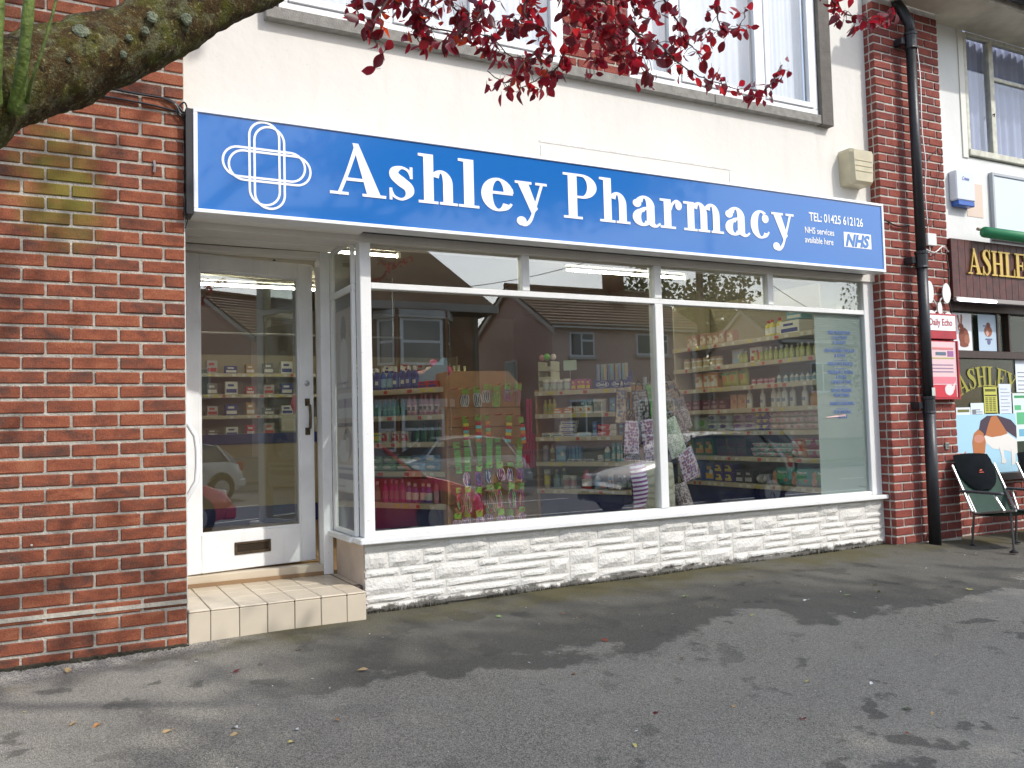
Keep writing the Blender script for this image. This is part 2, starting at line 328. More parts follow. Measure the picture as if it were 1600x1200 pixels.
# ------------------------------------------------------------------ setting: ground, road, far pavement
def ground_material():
    m=bpy.data.materials.new('worn_asphalt'); m.use_nodes=True; n=m.node_tree.nodes; l=m.node_tree.links.new
    b=n['Principled BSDF']; b.inputs['Roughness'].default_value=.88; b.inputs['Specular IOR Level'].default_value=.3
    g=n.new('ShaderNodeNewGeometry')
    def nt(sc,det=5,ro=.5,vec=None,dist=0):
        t=n.new('ShaderNodeTexNoise'); t.inputs['Scale'].default_value=sc; t.inputs['Detail'].default_value=det; t.inputs['Roughness'].default_value=ro; t.inputs['Distortion'].default_value=dist
        l(vec or g.outputs['Position'],t.inputs['Vector']); return t.outputs['Fac']
    def mr(src,a,b_,c,d):
        x=n.new('ShaderNodeMapRange'); x.inputs['From Min'].default_value=a; x.inputs['From Max'].default_value=b_; x.inputs['To Min'].default_value=c; x.inputs['To Max'].default_value=d; l(src,x.inputs['Value']); return x.outputs[0]
    def mix(f,a,col,mode='MIX'):
        x=n.new('ShaderNodeMixRGB'); x.blend_type=mode; l(f,x.inputs['Fac'])
        if isinstance(a,tuple): x.inputs['Color1'].default_value=(*a,1)
        else: l(a,x.inputs['Color1'])
        if isinstance(col,tuple): x.inputs['Color2'].default_value=(*col,1)
        else: l(col,x.inputs['Color2'])
        return x.outputs[0]
    def math_(op,a,b_):
        x=n.new('ShaderNodeMath'); x.operation=op
        for i,q in enumerate((a,b_)):
            if isinstance(q,(int,float)): x.inputs[i].default_value=q
            else: l(q,x.inputs[i])
        return x.outputs[0]
    vo=n.new('ShaderNodeTexVoronoi'); vo.inputs['Scale'].default_value=190; l(g.outputs['Position'],vo.inputs['Vector'])
    hs=n.new('ShaderNodeSeparateColor'); l(vo.outputs['Color'],hs.inputs[0])
    base=mix(mr(hs.outputs[0],0,1,0,1),(.150,.140,.112),(.52,.49,.41))
    base=mix(mr(nt(420,2),.35,.7,0,.5),base,(.07,.07,.07))
    base=mix(mr(nt(55,4,.7),.35,.68,0,.35),base,(.13,.123,.108))
    base=mix(mr(nt(.8,4),.35,.65,0,.35),base,(.36,.345,.31))
    sx=n.new('ShaderNodeSeparateXYZ'); l(g.outputs['Position'],sx.inputs[0]); Y=sx.outputs[1]; X=sx.outputs[0]
    # damp apron that starts at the plinth with a ragged outer edge
    edge=math_('ADD',Y,math_('MULTIPLY',nt(1.1,6,.62),2.5))
    damp=mr(edge,.00,.10,0,.70)
    damp=math_('MULTIPLY',damp,mr(X,-.1,.7,.1,1))
    base=mix(damp,base,(.062,.060,.050))
    spots=mr(nt(4.2,5,.55),.585,.62,0,.62); base=mix(math_('MULTIPLY',spots,mr(nt(.9,2),.4,.6,.1,1)),base,(.055,.054,.047))
    # algae along the foot of the wall
    mo=mr(math_('ADD',Y,math_('MULTIPLY',nt(5,5,.6),.62)),-.02,.26,0,.80); mo=math_('MULTIPLY',mo,mr(nt(2.2,4),.36,.6,.25,1))
    base=mix(mo,base,(.095,.082,.028))
    # pale sandy grit by the left wall
    gr=mr(math_('SUBTRACT',math_('ADD',Y,math_('MULTIPLY',nt(7,5),.34)),math_('MULTIPLY',X,.15)),-.02,.12,0,.85); gr=math_('MULTIPLY',gr,mr(X,.1,.5,1,0))
    base=mix(gr,base,mix(mr(hs.outputs[1],0,1,0,1),(.10,.095,.085),(.62,.59,.53)))
    l(base,b.inputs['Base Color'])
    bu=n.new('ShaderNodeBump'); bu.inputs['Strength'].default_value=.9; bu.inputs['Distance'].default_value=.006
    l(math_('ADD',vo.outputs['Distance'],nt(300,3)),bu.inputs['Height']); l(bu.outputs[0],b.inputs['Normal'])
    return m
ASPH=ground_material()
mb=MB(); xs=[-120,-40,-12,-6,-3]+[-2+.25*i for i in range(48)]+[12,16,24,40,70,120]
ys=[.3,.15,0,-.15,-.3]+[-.6-.35*i for i in range(16)]+[-6.2]
for y in ys:
    for x in xs: mb.v.append((x,y,ground_z(x,y)+(noise.noise(Vector((x*.9,y*.9,0)))*.012 if -3<x<11 else 0)))
nx=len(xs)
for j in range(len(ys)-1):
    for i in range(nx-1): a=j*nx+i; mb.f.append((a,a+nx,a+nx+1,a+1)); mb.mi.append(0)
tag(mb.build('forecourt_ground',ASPH,smooth=True),'grey worn asphalt forecourt sloping away from the shops',kind='structure')
ROADM=mat('road_asphalt',(.10,.10,.105),.9,var=.25,scale=3,bump=.5,bscale=160)
KERB=mat('kerb_stone',(.30,.29,.27),.9,var=.2,scale=8)
mb=MB(); mb.box(-120,120,-6.35,-6.2,-.9,-.55); tag(mb.build('near_kerb',KERB),kind='structure')
mb=MB(); mb.add([(-300,-16.0,-.68),(300,-16.0,-.68),(300,-6.35,-.68),(-300,-6.35,-.68)],[(0,1,2,3)]); tag(mb.build('road',ROADM),kind='structure')
mb=MB()
for i in range(-12,14): mb.box(i*6.,i*6.+3.5,-11.3,-11.2,-.676,-.672)
mb.box(-70,80,-8.55,-8.45,-.676,-.672)
tag(mb.build('road_marking',simple((.7,.7,.68),.8)),kind='structure')
mb=MB(); mb.box(-120,120,-16.15,-16.0,-.9,-.56); tag(mb.build('far_kerb',KERB),kind='structure')
mb=MB(); mb.add([(-300,-400,-.565),(300,-400,-.565),(300,-16.15,-.565),(-300,-16.15,-.565)],[(0,1,2,3)]); tag(mb.build('far_ground',mat('far_verge',(.14,.145,.09),.95,var=.4,scale=.8)),kind='structure')
mb=MB(); mb.add([(-300,.3,-.21),(-2.1,.3,-.21),(-2.1,300,-.21),(-300,300,-.21)],[(0,1,2,3)]); mb.add([(12,.3,-.21),(300,.3,-.21),(300,300,-.21),(12,300,-.21)],[(0,1,2,3)])
tag(mb.build('rear_ground',ROADM),kind='structure')

# ------------------------------------------------------------------ brick walls
def brick_mesh(w,h,d,seed,m):
    r=random.Random(seed); b=MB(); b.cbox(-w/2,w/2,0,d,-h/2,h/2,.0045,.0013,r); return b.build('brick',m,link=False).data
ST=[brick_mesh(.2135,.0605,.05,i,BRICK) for i in range(5)]; HD=[brick_mesh(.1015,.0605,.05,20+i,BRICK) for i in range(4)]
STP=[brick_mesh(.213,.0608,.05,40+i,BRICKP) for i in range(4)]; HDP=[brick_mesh(.1010,.0608,.05,50+i,BRICKP) for i in range(3)]
NBR=0
def lay(parent, meshes, x, y, z, rz=0, sx=1, sz=1):
    global NBR; NBR+=1
    dy=R_.uniform(-.0022,.0022)
    return inst(R_.choice(meshes),'brick',parent,(x+(dy if rz else 0),y+(0 if rz else dy),z+R_.uniform(-.0012,.0012)),(0,R_.uniform(-.004,.004),rz+R_.uniform(-.006,.006)),(sx*R_.uniform(.985,1.01),1,sz*R_.uniform(.97,1.02)))
lw=thing('brick_wall','red brick wall left of the shop door, with green algae patch','wall',(0,0,-.3))
mb=MB(); mb.box(-1.02,0,.0075,.25,0,5.3); mb.build('mortar_joint',MORTAR,lw)
mb=MB(); mb.box(-1.02,0.0015,-.0035,.0069,.295+.028,.295+.05)      # raised smeared course of mortar
mb.build('mortar_strip',mat('pale_mortar_strip',(.50,.46,.38),.95,var=.25,scale=16,bump=.7,bscale=70),lw)
z0=.3-.225+.0375   # local z of first course centre
for k in range(0,58):
    z=z0+k*.075
    if z>.3+3.75: break
    if k>2: z+=0
    x=-.0
    if k%2==0:
        lay(lw,HD,-.0515,0,z,sx=.97); x=-.1075
    else: x=0.0
    i=0
    while x>-.98:
        w=min(.225,x+1.02)
        lay(lw,ST,x-w/2-(0.0 if x<0 else -.004),0,z,sx=(w-.01)/.215); x-=w
# remainder of the wall outside the picture: one joined mass of bricks
mb=MB()
for k in range(71):
    for i in range(5):
        x=-1.02-.225*i-(.11 if k%2 else 0)
        mb.box(x-.215,x-.0,0,.05,z0+k*.075-.032-.0,z0+k*.075+.033)
for k in range(50,71):
    for i in range(5): mb.box(-.215-.2*i-.0+.0,-.01-.2*i,0,.05,z0+k*.075-.032,z0+k*.075+.033) if z0+k*.075>4.06 else None
tag(mb.build('brick',BRICK,lw),kind='stuff')
mb=MB(); mb.box(-2.6,-1.021,.0075,.25,0,5.3); mb.build('mortar_joint',MORTAR,lw)
# screw fixing and broken brick scar
mb=MB(); mb.lathe([(.006,0),(.006,.006),(.003,.008)],8); o=mb.build('wall_plug',simple((.55,.5,.42)),lw,loc=(-.735,-.002,.3+.395)); o.rotation_euler=(rad(90),0,0)
mb=MB(); mb.tube([(0,0,.03),(.004,-.008,0),(0,-.004,-.035)],.007,6); mb.build('broken_fixing',simple((.25,.2,.2)),lw,loc=(-.155,-.002,.3+2.39))

PX,PR,PF=5.675,6.535,.05     # pier left face, right edge, front plane
pr=thing('brick_pier','red brick pier between the pharmacy and the shop on the right','pier',(0,0,-.3))
mb=MB(); mb.box(PX+.0075,PR-.0075,PF+.0075,.6,0,5.3); mb.build('mortar_joint',mat('grey_mortar',(.52,.50,.45),.95,var=.3,scale=14,bump=.8,bscale=90),pr)
W0=PR-PX
for k in range(0,66):
    z=.3-.16+.0375+k*.075
    if z>.3+4.55: break
    # flemish-like front: stretchers with a header at alternating ends
    xs_=[]
    x=PX
    seq=[.102,.215,.215,.215,.0725] if k%2==0 else [.215,.215,.215,.1875]
    for w in seq:
        w=min(w,PR-x)
        if w>.02:
            pool=HDP if w<.15 else STP; bw=.1025 if w<.15 else .215
            lay(pr,pool,x+w/2,PF,z,sx=w/bw)
        x+=w+.01
    # left return face
    w=.215 if k%2==0 else .102
    if k%2==0: lay(pr,STP,PX,PF+.062+.11,z,rz=rad(-90),sx=1)
    else: lay(pr,STP,PX,PF+.062+.05,z,rz=rad(-90),sx=.5)
# dark patched cement at the foot of the pier
# ------------------------------------------------------------------ rendered upper wall
up=thing('rendered_wall','smooth cream rendered wall above the blue pharmacy sign','wall',(0,.15,2.1))
mb=MB(); Z1=3.39-2.1
mb.box(0.0015,PX-.001,0,.2,.0,Z1)
mb.box(0.0015,.475,0,.2,Z1,3.2); mb.box(5.19,PX-.001,0,.2,Z1,3.2); mb.build('render_face',RENDER,up)
mb=MB()   # patched rectangle scar from an older sign
for a in ((2.35,4.1,.80,.815),(2.4,4.05,.42,.43),(4.07,4.085,.42,.8),(2.36,2.37,.5,.78)): mb.box(a[0],a[1],-.003,-.0005,a[2],a[3])
mb.build('filled_scar',mat('filler_scar',(.74,.72,.68),.95,var=.25,scale=22),up)
# concrete surround + windows
sr=thing('window_surround','grey concrete surround framing the first floor windows','surround',(0,.09,3.39))
for a,b in ((.475,1.62),(1.625,2.75),(2.755,3.9),(3.905,5.05)):
    mb=MB(); mb.cbox(a,b,-.0,.18,0,.075,.004); mb.build('sill_block',CONC,sr)
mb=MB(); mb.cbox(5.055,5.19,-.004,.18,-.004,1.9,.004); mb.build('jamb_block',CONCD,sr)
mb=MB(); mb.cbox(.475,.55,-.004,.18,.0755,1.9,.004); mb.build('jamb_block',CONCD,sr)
bp=thing('infill_brick_wall','small red brick panel between the first floor windows, behind leaves','panel',(0,.125,3.466))
mb=MB(); mb.box(2.56,3.115,.0075,.1,.0,1.7); mb.build('mortar_joint',MORTAR,bp)
for k in range(14):
    z=.042+k*.075; x=2.56 if k%2 else 2.56; seq=[.215,.215,.105] if k%2 else [.105,.215,.215]
    for w in seq:
        pool=HDP if w<.15 else STP; lay(bp,pool,x+w/2,0,z,sx=w/(.1025 if w<.15 else .215)); x+=w+.01
def upper_window(x0,x1,mull,label):
    t=thing('upstairs_window',label,'window',(0,.12,3.468))
    z1=1.35
    mb=MB(); mb.cbox(x0,x1,0,.06,0,.05,.004); mb.build('frame',UPVC,t)
    mb=MB(); mb.cbox(x0,x1,0,.06,z1-.05,z1,.004); mb.build('frame',UPVC,t)
    xs=[x0]+mull+[x1]
    mb=MB()
    for x in (x0+.03,x1-.03): mb.cbox(x-.03,x+.03,.0008,.058,.0504,z1-.0504,.004)
    for x in mull: mb.cbox(x-.032,x+.032,.0008,.058,.0504,z1-.0504,.004)
    mb.build('mullion',UPVC,t)
    for i in range(len(xs)-1):
        a,b=xs[i]+.034+(.027 if i==0 else 0),xs[i+1]-.034-(.027 if i==len(xs)-2 else 0)
        mb=MB(); w=.045
        mb.cbox(a,b,-.012,.03,.052,.052+w,.004); mb.cbox(a,b,-.012,.03,z1-.052-w,z1-.052,.004)
        mb.cbox(a,a+w,-.0112,.03,.0978,z1-.098,.004); mb.cbox(b-w,b,-.0112,.03,.0978,z1-.098,.004)
        s=mb.build('casement',UPVC,t)
        mb=MB(); mb.box(a+w-.004,b-w+.004,.012,.016,.093,z1-.093); mb.build('pane',GLASS2,s)
        mb=MB(); n=60; v=[]
        for q in range(n+1):
            x=a+(b-a)*q/n; y=.10+.003*math.sin(q*1.15)+.003*math.sin(q*.37)
            v+= [(x,y,.06),(x,y,z1)]
        mb.add(v,[(2*q,2*q+2,2*q+3,2*q+1) for q in range(n)]); mb.build('net_curtain',NET,t,smooth=True)
    mb=MB(); mb.box(x0,x1,.4,.42,-.2,z1+.2); mb.build('room_shade',simple((.5,.5,.5),.9),t)
    return t
upper_window(.555,2.555,[1.25,1.90],'white framed first floor window left of the small brick panel')
upper_window(3.12,5.05,[3.57,4.43],'white framed first floor window right of the small brick panel')
mb=MB(); mb.box(0.0,PX-.001,.155,.5,4.9,5.3); mb.build('lintel_band',RENDER,up,loc=(0,-.15,-2.1))

# ------------------------------------------------------------------ glyphs
def arc(cx,cy,rx,ry,a0,a1,n=14): return [(cx+rx*math.cos(rad(a0+(a1-a0)*i/n)),cy+ry*math.sin(rad(a0+(a1-a0)*i/n))) for i in range(n+1)]
def ring(cx,cy,ro,rO,ri,rI,a0,a1,icx=None,n=16):
    icx=cx if icx is None else icx
    return arc(cx,cy,ro,rO,a0,a1,n)+arc(icx,cy,ri,rI,a1,a0,n)
def rect(x0,x1,z0,z1): return [(x0,z0),(x1,z0),(x1,z1),(x0,z1)]
def catmull(P,n=6):
    out=[]
    Q=[P[0]]+P+[P[-1]]
    for i in range(1,len(Q)-2):
        for k in range(n):
            t=k/n; out.append(tuple(.5*((2*Q[i][j])+(-Q[i-1][j]+Q[i+1][j])*t+(2*Q[i-1][j]-5*Q[i][j]+4*Q[i+1][j]-Q[i+2][j])*t*t+(-Q[i-1][j]+3*Q[i][j]-3*Q[i+1][j]+Q[i+2][j])*t**3) for j in range(len(P[0]))))
    out.append(P[-1]); return out
def stroke(P):
    """points (x,z,width)"""
    Q=catmull(P); A=[];B=[]
    for i,(x,z,w) in enumerate(Q):
        a=Q[max(i-1,0)];b=Q[min(i+1,len(Q)-1)]; dx,dz=b[0]-a[0],b[1]-a[1]; l=math.hypot(dx,dz) or 1
        A.append((x-dz/l*w/2,z+dx/l*w/2)); B.append((x+dz/l*w/2,z-dx/l*w/2))
    return A+B[::-1]
def ball(x,z,r,ry=None): return arc(x,z,r,ry or r,0,345,15)
sT=.055
ARCH=lambda x,xh=.70: [ring(x+.16,xh-.27,.235,.285,.045,.22,0,150,icx=x+.155),rect(x+.2,x+.395,.03,xh-.265)]
G={
'A':(0,.98,[stroke([(.15,.0,.06),(.30,.42,.062),(.46,.94,.07)]),[(.40,1.02),(.50,1.02),(.90,.0),(.655,.0)],rect(.24,.70,.28,.34),rect(0,.32,0,sT),rect(.56,.98,0,sT)]),
's':(0,.52,[stroke([(.43,.50,.04),(.38,.62,.05),(.26,.67,.06),(.14,.60,.15),(.14,.49,.18),(.26,.38,.20),(.38,.28,.18),(.40,.17,.15),(.34,.07,.07),(.24,.025,.05),(.12,.08,.05),(.07,.20,.04)]),rect(.41,.46,.46,.70),rect(.04,.09,0,.24)]),
'l':(0,.40,[rect(.105,.30,.03,1.02),rect(0,.40,0,sT),[(0,1.02),(0,.965),(.12,.955),(.29,1.02)]]),
'h':(0,.78,[rect(.105,.30,.03,1.02),rect(0,.39,0,sT),[(0,1.02),(0,.965),(.12,.955),(.29,1.02)],*ARCH(.29),rect(.42,.78,0,sT)]),
'r':(0,.60,[rect(.105,.30,.03,.70),rect(0,.42,0,sT),[(0,.70),(0,.645),(.12,.64),(.29,.70)],stroke([(.29,.45,.05),(.34,.59,.06),(.44,.67,.07),(.52,.64,.09)]),ball(.51,.57,.09,.11)]),
'm':(0,1.14,[rect(.105,.30,.03,.70),rect(0,.38,0,sT),[(0,.70),(0,.645),(.12,.64),(.29,.70)],*ARCH(.27),rect(.405,.74,0,sT),*ARCH(.63),rect(.78,1.14,0,sT)]),
'e':(0,.60,[ring(.30,.345,.295,.36,.105,.305,12,325,icx=.31,n=30),rect(.10,.575,.355,.415),stroke([(.55,.17,.05),(.47,.06,.05),(.34,.01,.04)]),[(.405,.40),(.59,.40),(.575,.5),(.43,.48)]]),
'c':(0,.56,[ring(.30,.345,.295,.36,.105,.305,55,320,icx=.32,n=26),ball(.44,.50,.10,.11),stroke([(.54,.17,.045),(.46,.06,.05),(.34,.01,.04)])]),
'a':(0,.66,[rect(.34,.53,.12,.50),ring(.29,.45,.24,.26,.05,.20,0,150,icx=.29),ball(.12,.52,.10,.095),ring(.24,.195,.23,.205,.055,.135,70,330,icx=.26,n=20),stroke([(.30,.41,.06),(.40,.43,.05)]),stroke([(.43,.14,.19),(.48,.05,.13),(.57,.02,.06),(.66,.09,.04)]),stroke([(.20,.36,.08),(.30,.41,.07),(.42,.42,.05)])]),
'y':(0,.66,[[(.04,.70),(.26,.70),(.46,.12),(.345,-.02)],stroke([(.56,.69,.055),(.47,.38,.055),(.37,.04,.055),(.30,-.14,.07),(.22,-.235,.07),(.14,-.25,.06)]),ball(.12,-.17,.10),rect(-.0,.34,.645,.70),rect(.42,.66,.645,.70)]),
'P':(0,.86,[rect(.12,.34,.03,.97),rect(0,.47,0,sT),rect(0,.45,.965,1.02),ring(.46,.745,.38,.275,.14,.22,-90,90,icx=.46,n=20),rect(.33,.47,.965,1.02),rect(.33,.47,.47,.525)]),
'S':(0,.62,[stroke([(.53,.70,.05),(.47,.92,.06),(.32,.985,.07),(.17,.88,.17),(.17,.72,.2),(.31,.57,.22),(.46,.40,.2),(.49,.24,.18),(.42,.09,.08),(.28,.02,.06),(.13,.12,.06),(.07,.32,.05)]),rect(.50,.56,.66,1.02),rect(.04,.10,-.02,.34)]),
'H':(0,.98,[rect(.12,.33,.03,.97),rect(.65,.86,.03,.97),rect(.32,.66,.46,.53),rect(0,.44,0,.06),rect(.54,.98,0,.06),rect(0,.44,.94,1),rect(.54,.98,.94,1)]),
'L':(0,.80,[rect(.12,.34,.03,.97),rect(0,.46,.94,1),rect(0,.80,0,.065),[(.72,.05),(.80,.05),(.80,.34),(.76,.34)]]),
'E':(0,.82,[rect(.12,.34,.03,.97),rect(0,.80,.94,1),rect(0,.82,0,.065),[(.74,.05),(.82,.05),(.82,.32),(.78,.32)],[(.72,.95),(.80,.95),(.80,.72),(.77,.72)],rect(.33,.60,.47,.54),rect(.56,.62,.34,.66)]),
'Y':(0,.92,[[(.08,.98),(.33,.98),(.58,.46),(.36,.46)],stroke([(.80,.97,.07),(.53,.46,.07)]),rect(.36,.57,.03,.50),rect(.22,.72,0,.06),rect(-.0,.42,.94,1),rect(.62,.96,.94,1)]),
}
def glyph(ch,x0,x1,zb,H,y,parent,m,th=.003,fn=None,wscale=None):
    a,b,parts=G[ch]; sx=(x1-x0)/(b-a); mb=MB()
    for i,p in enumerate(parts):
        q=[(x0+(u-a)*sx,zb+w*H) for u,w in p]
        mb.poly(q,y-th-i*.00025,y)
    if fn: mb.v=[fn(v) for v in mb.v]
    return mb.build('letter',m,parent)

# ------------------------------------------------------------------ the pharmacy sign
sg=thing('shop_sign','long blue pharmacy sign board with white serif lettering and cross logo','sign',(0,-.06,0))
X0,X1_,ZB,ZT=.04,5.555,2.142,2.722
mb=MB(); mb.cbox(X0+.012,X1_-.012,.0,.12,ZB+.012,ZT-.012,.002); mb.build('panel',BLUE,sg)
mb=MB(); e=.022
mb.cbox(X0,X1_,-.010,.125,ZT-e,ZT,.003); mb.cbox(X0,X1_,-.010,.125,ZB,ZB+e,.003); mb.cbox(X0,X0+e,-.0095,.124,ZB+e,ZT-e,.003); mb.cbox(X1_-e,X1_,-.0095,.124,ZB+e,ZT-e,.003)
mb.build('trim',SIGNW,sg)
mb=MB(); mb.box(.003,X0-.001,.0,.15,ZB-.01,ZT-.005); mb.build('end_cap',PVCBLK,sg)
mb=MB(); mb.box(X0+.02,X1_-.02,.1255,.205,ZB+.01,ZT-.02); mb.build('backing_box',PVCBLK,sg)
CH=.314; BZ=2.325
for ch,a,b in (('A',.80,1.147),('s',1.155,1.343),('h',1.359,1.622),('l',1.630,1.774),('e',1.788,2.028),('y',2.036,2.277),('P',2.405,2.68),('h',2.697,2.95),('a',2.968,3.212),('r',3.213,3.411),('m',3.426,3.80),('a',3.814,4.058),('c',4.068,4.262),('y',4.285,4.521)):
    glyph(ch,a,b,BZ,CH*(.97 if ch not in 'A' else .99),-.0003,sg,SIGNW)
text('TEL: 01425 612126',.098,SIGNW,sg,(4.69,-.002,2.507),bold=.0012,sx=.80)
text('NHS services',.072,SIGNW,sg,(4.635,-.002,2.405),bold=.0006,sx=.84)
text('available here',.072,SIGNW,sg,(4.635,-.002,2.328),bold=.0006,sx=.80)
lg=MB(); lg.poly(rect(5.075,5.395,2.325,2.448),-.0022,-.0003); lg.build('logo_plate',SIGNW,sg)
text('NHS',.135,BLUE,sg,(5.088,-.0035,2.338),bold=.006,shear=.28,sx=1.0)
def stadium(cx,cz,hx,hz,r,y,w=.0125):
    P=[]
    for (ax,az,a0) in ((cx+hx-r,cz+hz-r,0),(cx-hx+r,cz+hz-r,90),(cx-hx+r,cz-hz+r,180),(cx+hx-r,cz-hz+r,270)):
        P+=[(ax,az,r,rad(a0+90*i/8)) for i in range(9)]
    o=[(ax+r_*math.cos(t),az+r_*math.sin(t)) for ax,az,r_,t in P]; i_=[(ax+(r_-w)*math.cos(t),az+(r_-w)*math.sin(t)) for ax,az,r_,t in P]
    n=len(o); mb=MB(); v=[(x,y,z) for x,z in o]+[(x,y,z) for x,z in i_]+[(x,-.0003,z) for x,z in o]+[(x,-.0003,z) for x,z in i_]
    f=[]
    for i in range(n):
        j=(i+1)%n; f+=[(i,j,n+j,n+i),(j,i,2*n+i,2*n+j),(n+i,n+j,3*n+j,3*n+i)]
    mb.add(v,[q[::-1] for q in f]); return mb.build('logo_loop',SIGNW,sg)
stadium(.425,2.452,.236,.090,.090,-.0025); stadium(.457,2.434,.236,.090,.090,-.0028)
stadium(.424,2.455,.090,.245,.090,-.0031); stadium(.452,2.434,.090,.242,.090,-.0034)

# ------------------------------------------------------------------ shop front joinery
GY=.20     # glass plane
sf=thing('shop_window','large white framed display window of the pharmacy','window',(0,0,0))
def frame(x0,x1,y0,y1,z0,z1,name='frame',m=WHITE,p=sf,c=.004): 
    mb=MB(); mb.cbox(x0,x1,y0,y1,z0,z1,c); return mb.build(name,m,p)
frame(1.048,1.119,.165,.255,.268,2.1395,'corner_post')
frame(5.549,5.674,.170,.26,.268,2.1395,'end_post')
frame(1.12,5.5485,.172,.245,1.812,1.852,'transom')
frame(1.12,5.5485,.174,.245,2.112,2.142,'head_rail')
frame(1.12,5.5485,.176,.24,.268,.300,'bottom_bead')
frame(3.315,3.388,.1685,.25,.3005,1.8115,'mullion')
for a,b in ((2.200,2.259),(3.318,3.385),(4.447,4.510)): frame(a,b,.170,.245,1.8525,2.1115,'mullion')
mb=MB(); mb.cbox(1.005,5.6745,.105,.262,.232,.2675,.006); mb.build('sill',WHITE,sf)
for (a,b,z0,z1) in ((1.115,3.3155,.298,1.8135),(3.3875,5.55,.298,1.8135),(1.115,2.2015,1.851,2.1135),(2.2585,3.3185,1.851,2.1135),(3.3845,4.4475,1.851,2.1135),(4.5095,5.55,1.851,2.1135)):
    mb=MB(); mb.box(a,b,GY,GY+.006,z0,z1); mb.build('pane',GLASS,sf)
mb=MB(); mb.add([(4.985,GY+.0075,.301),(5.548,GY+.0075,.301),(5.548,GY+.0075,1.811),(4.985,GY+.0075,1.811)],[(0,1,2,3)]); 
FILM=mat('frosted_film',(.50,.58,.56),.6,trans=.35)
o=mb.build('frosted_film',FILM,sf); 
zz=1.64
for ln in ('FREE PRESCRIPTION','COLLECTION','& DELIVERY','-','FREE MEDICINE CHECK-UP','& ADVICE','-','EMERGENCY SERVICES','-','PREGNANCY TESTING','& OTHER','CONSULTATIONS','-','BLOOD PRESSURE','MONITORING','-','DIABETES SCREENING','-','STOP SMOKING','SERVICE'):
    if ln=='-': 
        mb=MB(); mb.poly(rect(5.19,5.34,zz+.012,zz+.015),GY-.0012,GY-.0006); mb.build('rule_line',INK,sf); zz-=.03
    else: text(ln,.040,INK,sf,(5.265,GY-.001,zz),align='CENTER',name='lettering',sx=.74); zz-=.041
mb=MB(); mb.poly([(5.07,.935),(5.30,.945),(5.30,.96),(5.07,.942)],GY-.0016,GY-.0006); mb.build('pink_strip',simple((.75,.5,.5)),sf)
# header behind the sign and canopy soffit
frame(1.02,5.6745,.160,.30,2.1425,2.30,'header',SHADEW)
# bay return towards the door
frame(1.022,1.047,.2555,.745,1.81,1.852,'return_transom')
frame(1.022,1.047,.70,.7455,.268,1.8095,'return_stile'); frame(1.022,1.047,.70,.7455,1.8525,2.139,'return_stile')
frame(1.022,1.047,.2555,.29,.268,1.8095,'return_stile'); frame(1.022,1.047,.2555,.29,1.8525,2.139,'return_stile')
frame(1.0225,1.0465,.291,.6995,2.112,2.139,'return_head'); frame(1.0225,1.0465,.291,.6995,.268,.298,'return_bead')
mb=MB(); mb.cbox(.985,1.0455,.2625,.747,.232,.2672,.005); mb.build('sill',WHITE,sf)
for z0_,z1_ in ((.298,1.81),(1.852,2.112)):
    mb=MB(); mb.box(1.034,1.039,.289,.701,z0_,z1_); mb.build('pane',GLASS3,sf)
# posters stuck inside the return pane
def sheet(parent,x,y0,y1,z0,z1,m,name): 
    mb=MB(); mb.add([(x,y0,z0),(x,y1,z0),(x,y1,z1),(x,y0,z1)],[(3,2,1,0)]); return mb.build(name,m,parent)
def poster_x(label,y0,y1,z0,z1,cols,texts):
    t=thing('window_poster',label,'poster',(1.042,y1,z0))
    W_=y1-y0;H_=z1-z0
    mb=MB(); mb.box(-.0005,.0015,-W_,0,0,H_); mb.build('sheet',cols[0],t)
    for k,(a,b,c,d,m) in enumerate(texts): 
        mb=MB(); x=-.0010-.0004*k
        pts=[(-W_*u,H_*w) for u,w in ([(a,c),(b,c),(b,d),(a,d)] if m[0]!='e' else [((a+b)/2+(b-a)/2*math.cos(q*.4189),(c+d)/2+(d-c)/2*math.sin(q*.4189)) for q in range(15)])]
        mb.add([(x,p,q) for p,q in pts],[tuple(range(len(pts)))]); mb.build('print',m[1],t)
Pt=simple((.48,.36,.30),.6); Ph=simple((.20,.16,.14),.6); Pw=simple((.62,.58,.57),.6); Ps=simple((.55,.40,.31),.6); Pl=simple((.30,.26,.30),.6)
poster_x('tall tan poster with a standing figure, upper one inside the side window',.30,.69,.98,1.72,(Pt,),[(.06,.94,.04,.26,('r',Pw)),(.15,.75,.45,.98,('e',Ps)),(.3,.62,.7,.95,('e',Ph)),(.25,.7,.3,.75,('e',Pw)),(.1,.9,.29,.31,('r',Pl)),(.1,.8,.34,.36,('r',Pl)),(.1,.9,.13,.21,('r',Pl))])
poster_x('tan and white poster with a woman, lower one inside the side window',.30,.69,.53,.955,(Ps,),[(.02,.98,.02,.42,('r',Pw)),(.35,.85,.5,.98,('e',Ph)),(.1,.7,.45,.8,('e',Pw)),(.5,.72,.6,.85,('e',Pt)),(.1,.9,.34,.38,('r',Pl)),(.1,.9,.2,.29,('r',Pl)),(.1,.45,.08,.10,('r',Pl))])
# canopy soffit over the recess and top panels of the porch
sof=thing('porch_soffit','white ribbed soffit boards over the recessed doorway','soffit',(0,0,2.14))
for i in range(10):
    mb=MB(); mb.cbox(.002,1.045,.068+i*.068,.128+i*.068,0,.02,.004); mb.build('board',SHADEW,sof)
frame(.002,1.044,.0665,.75,.0205,.03,'backing',SHADEW,sof)
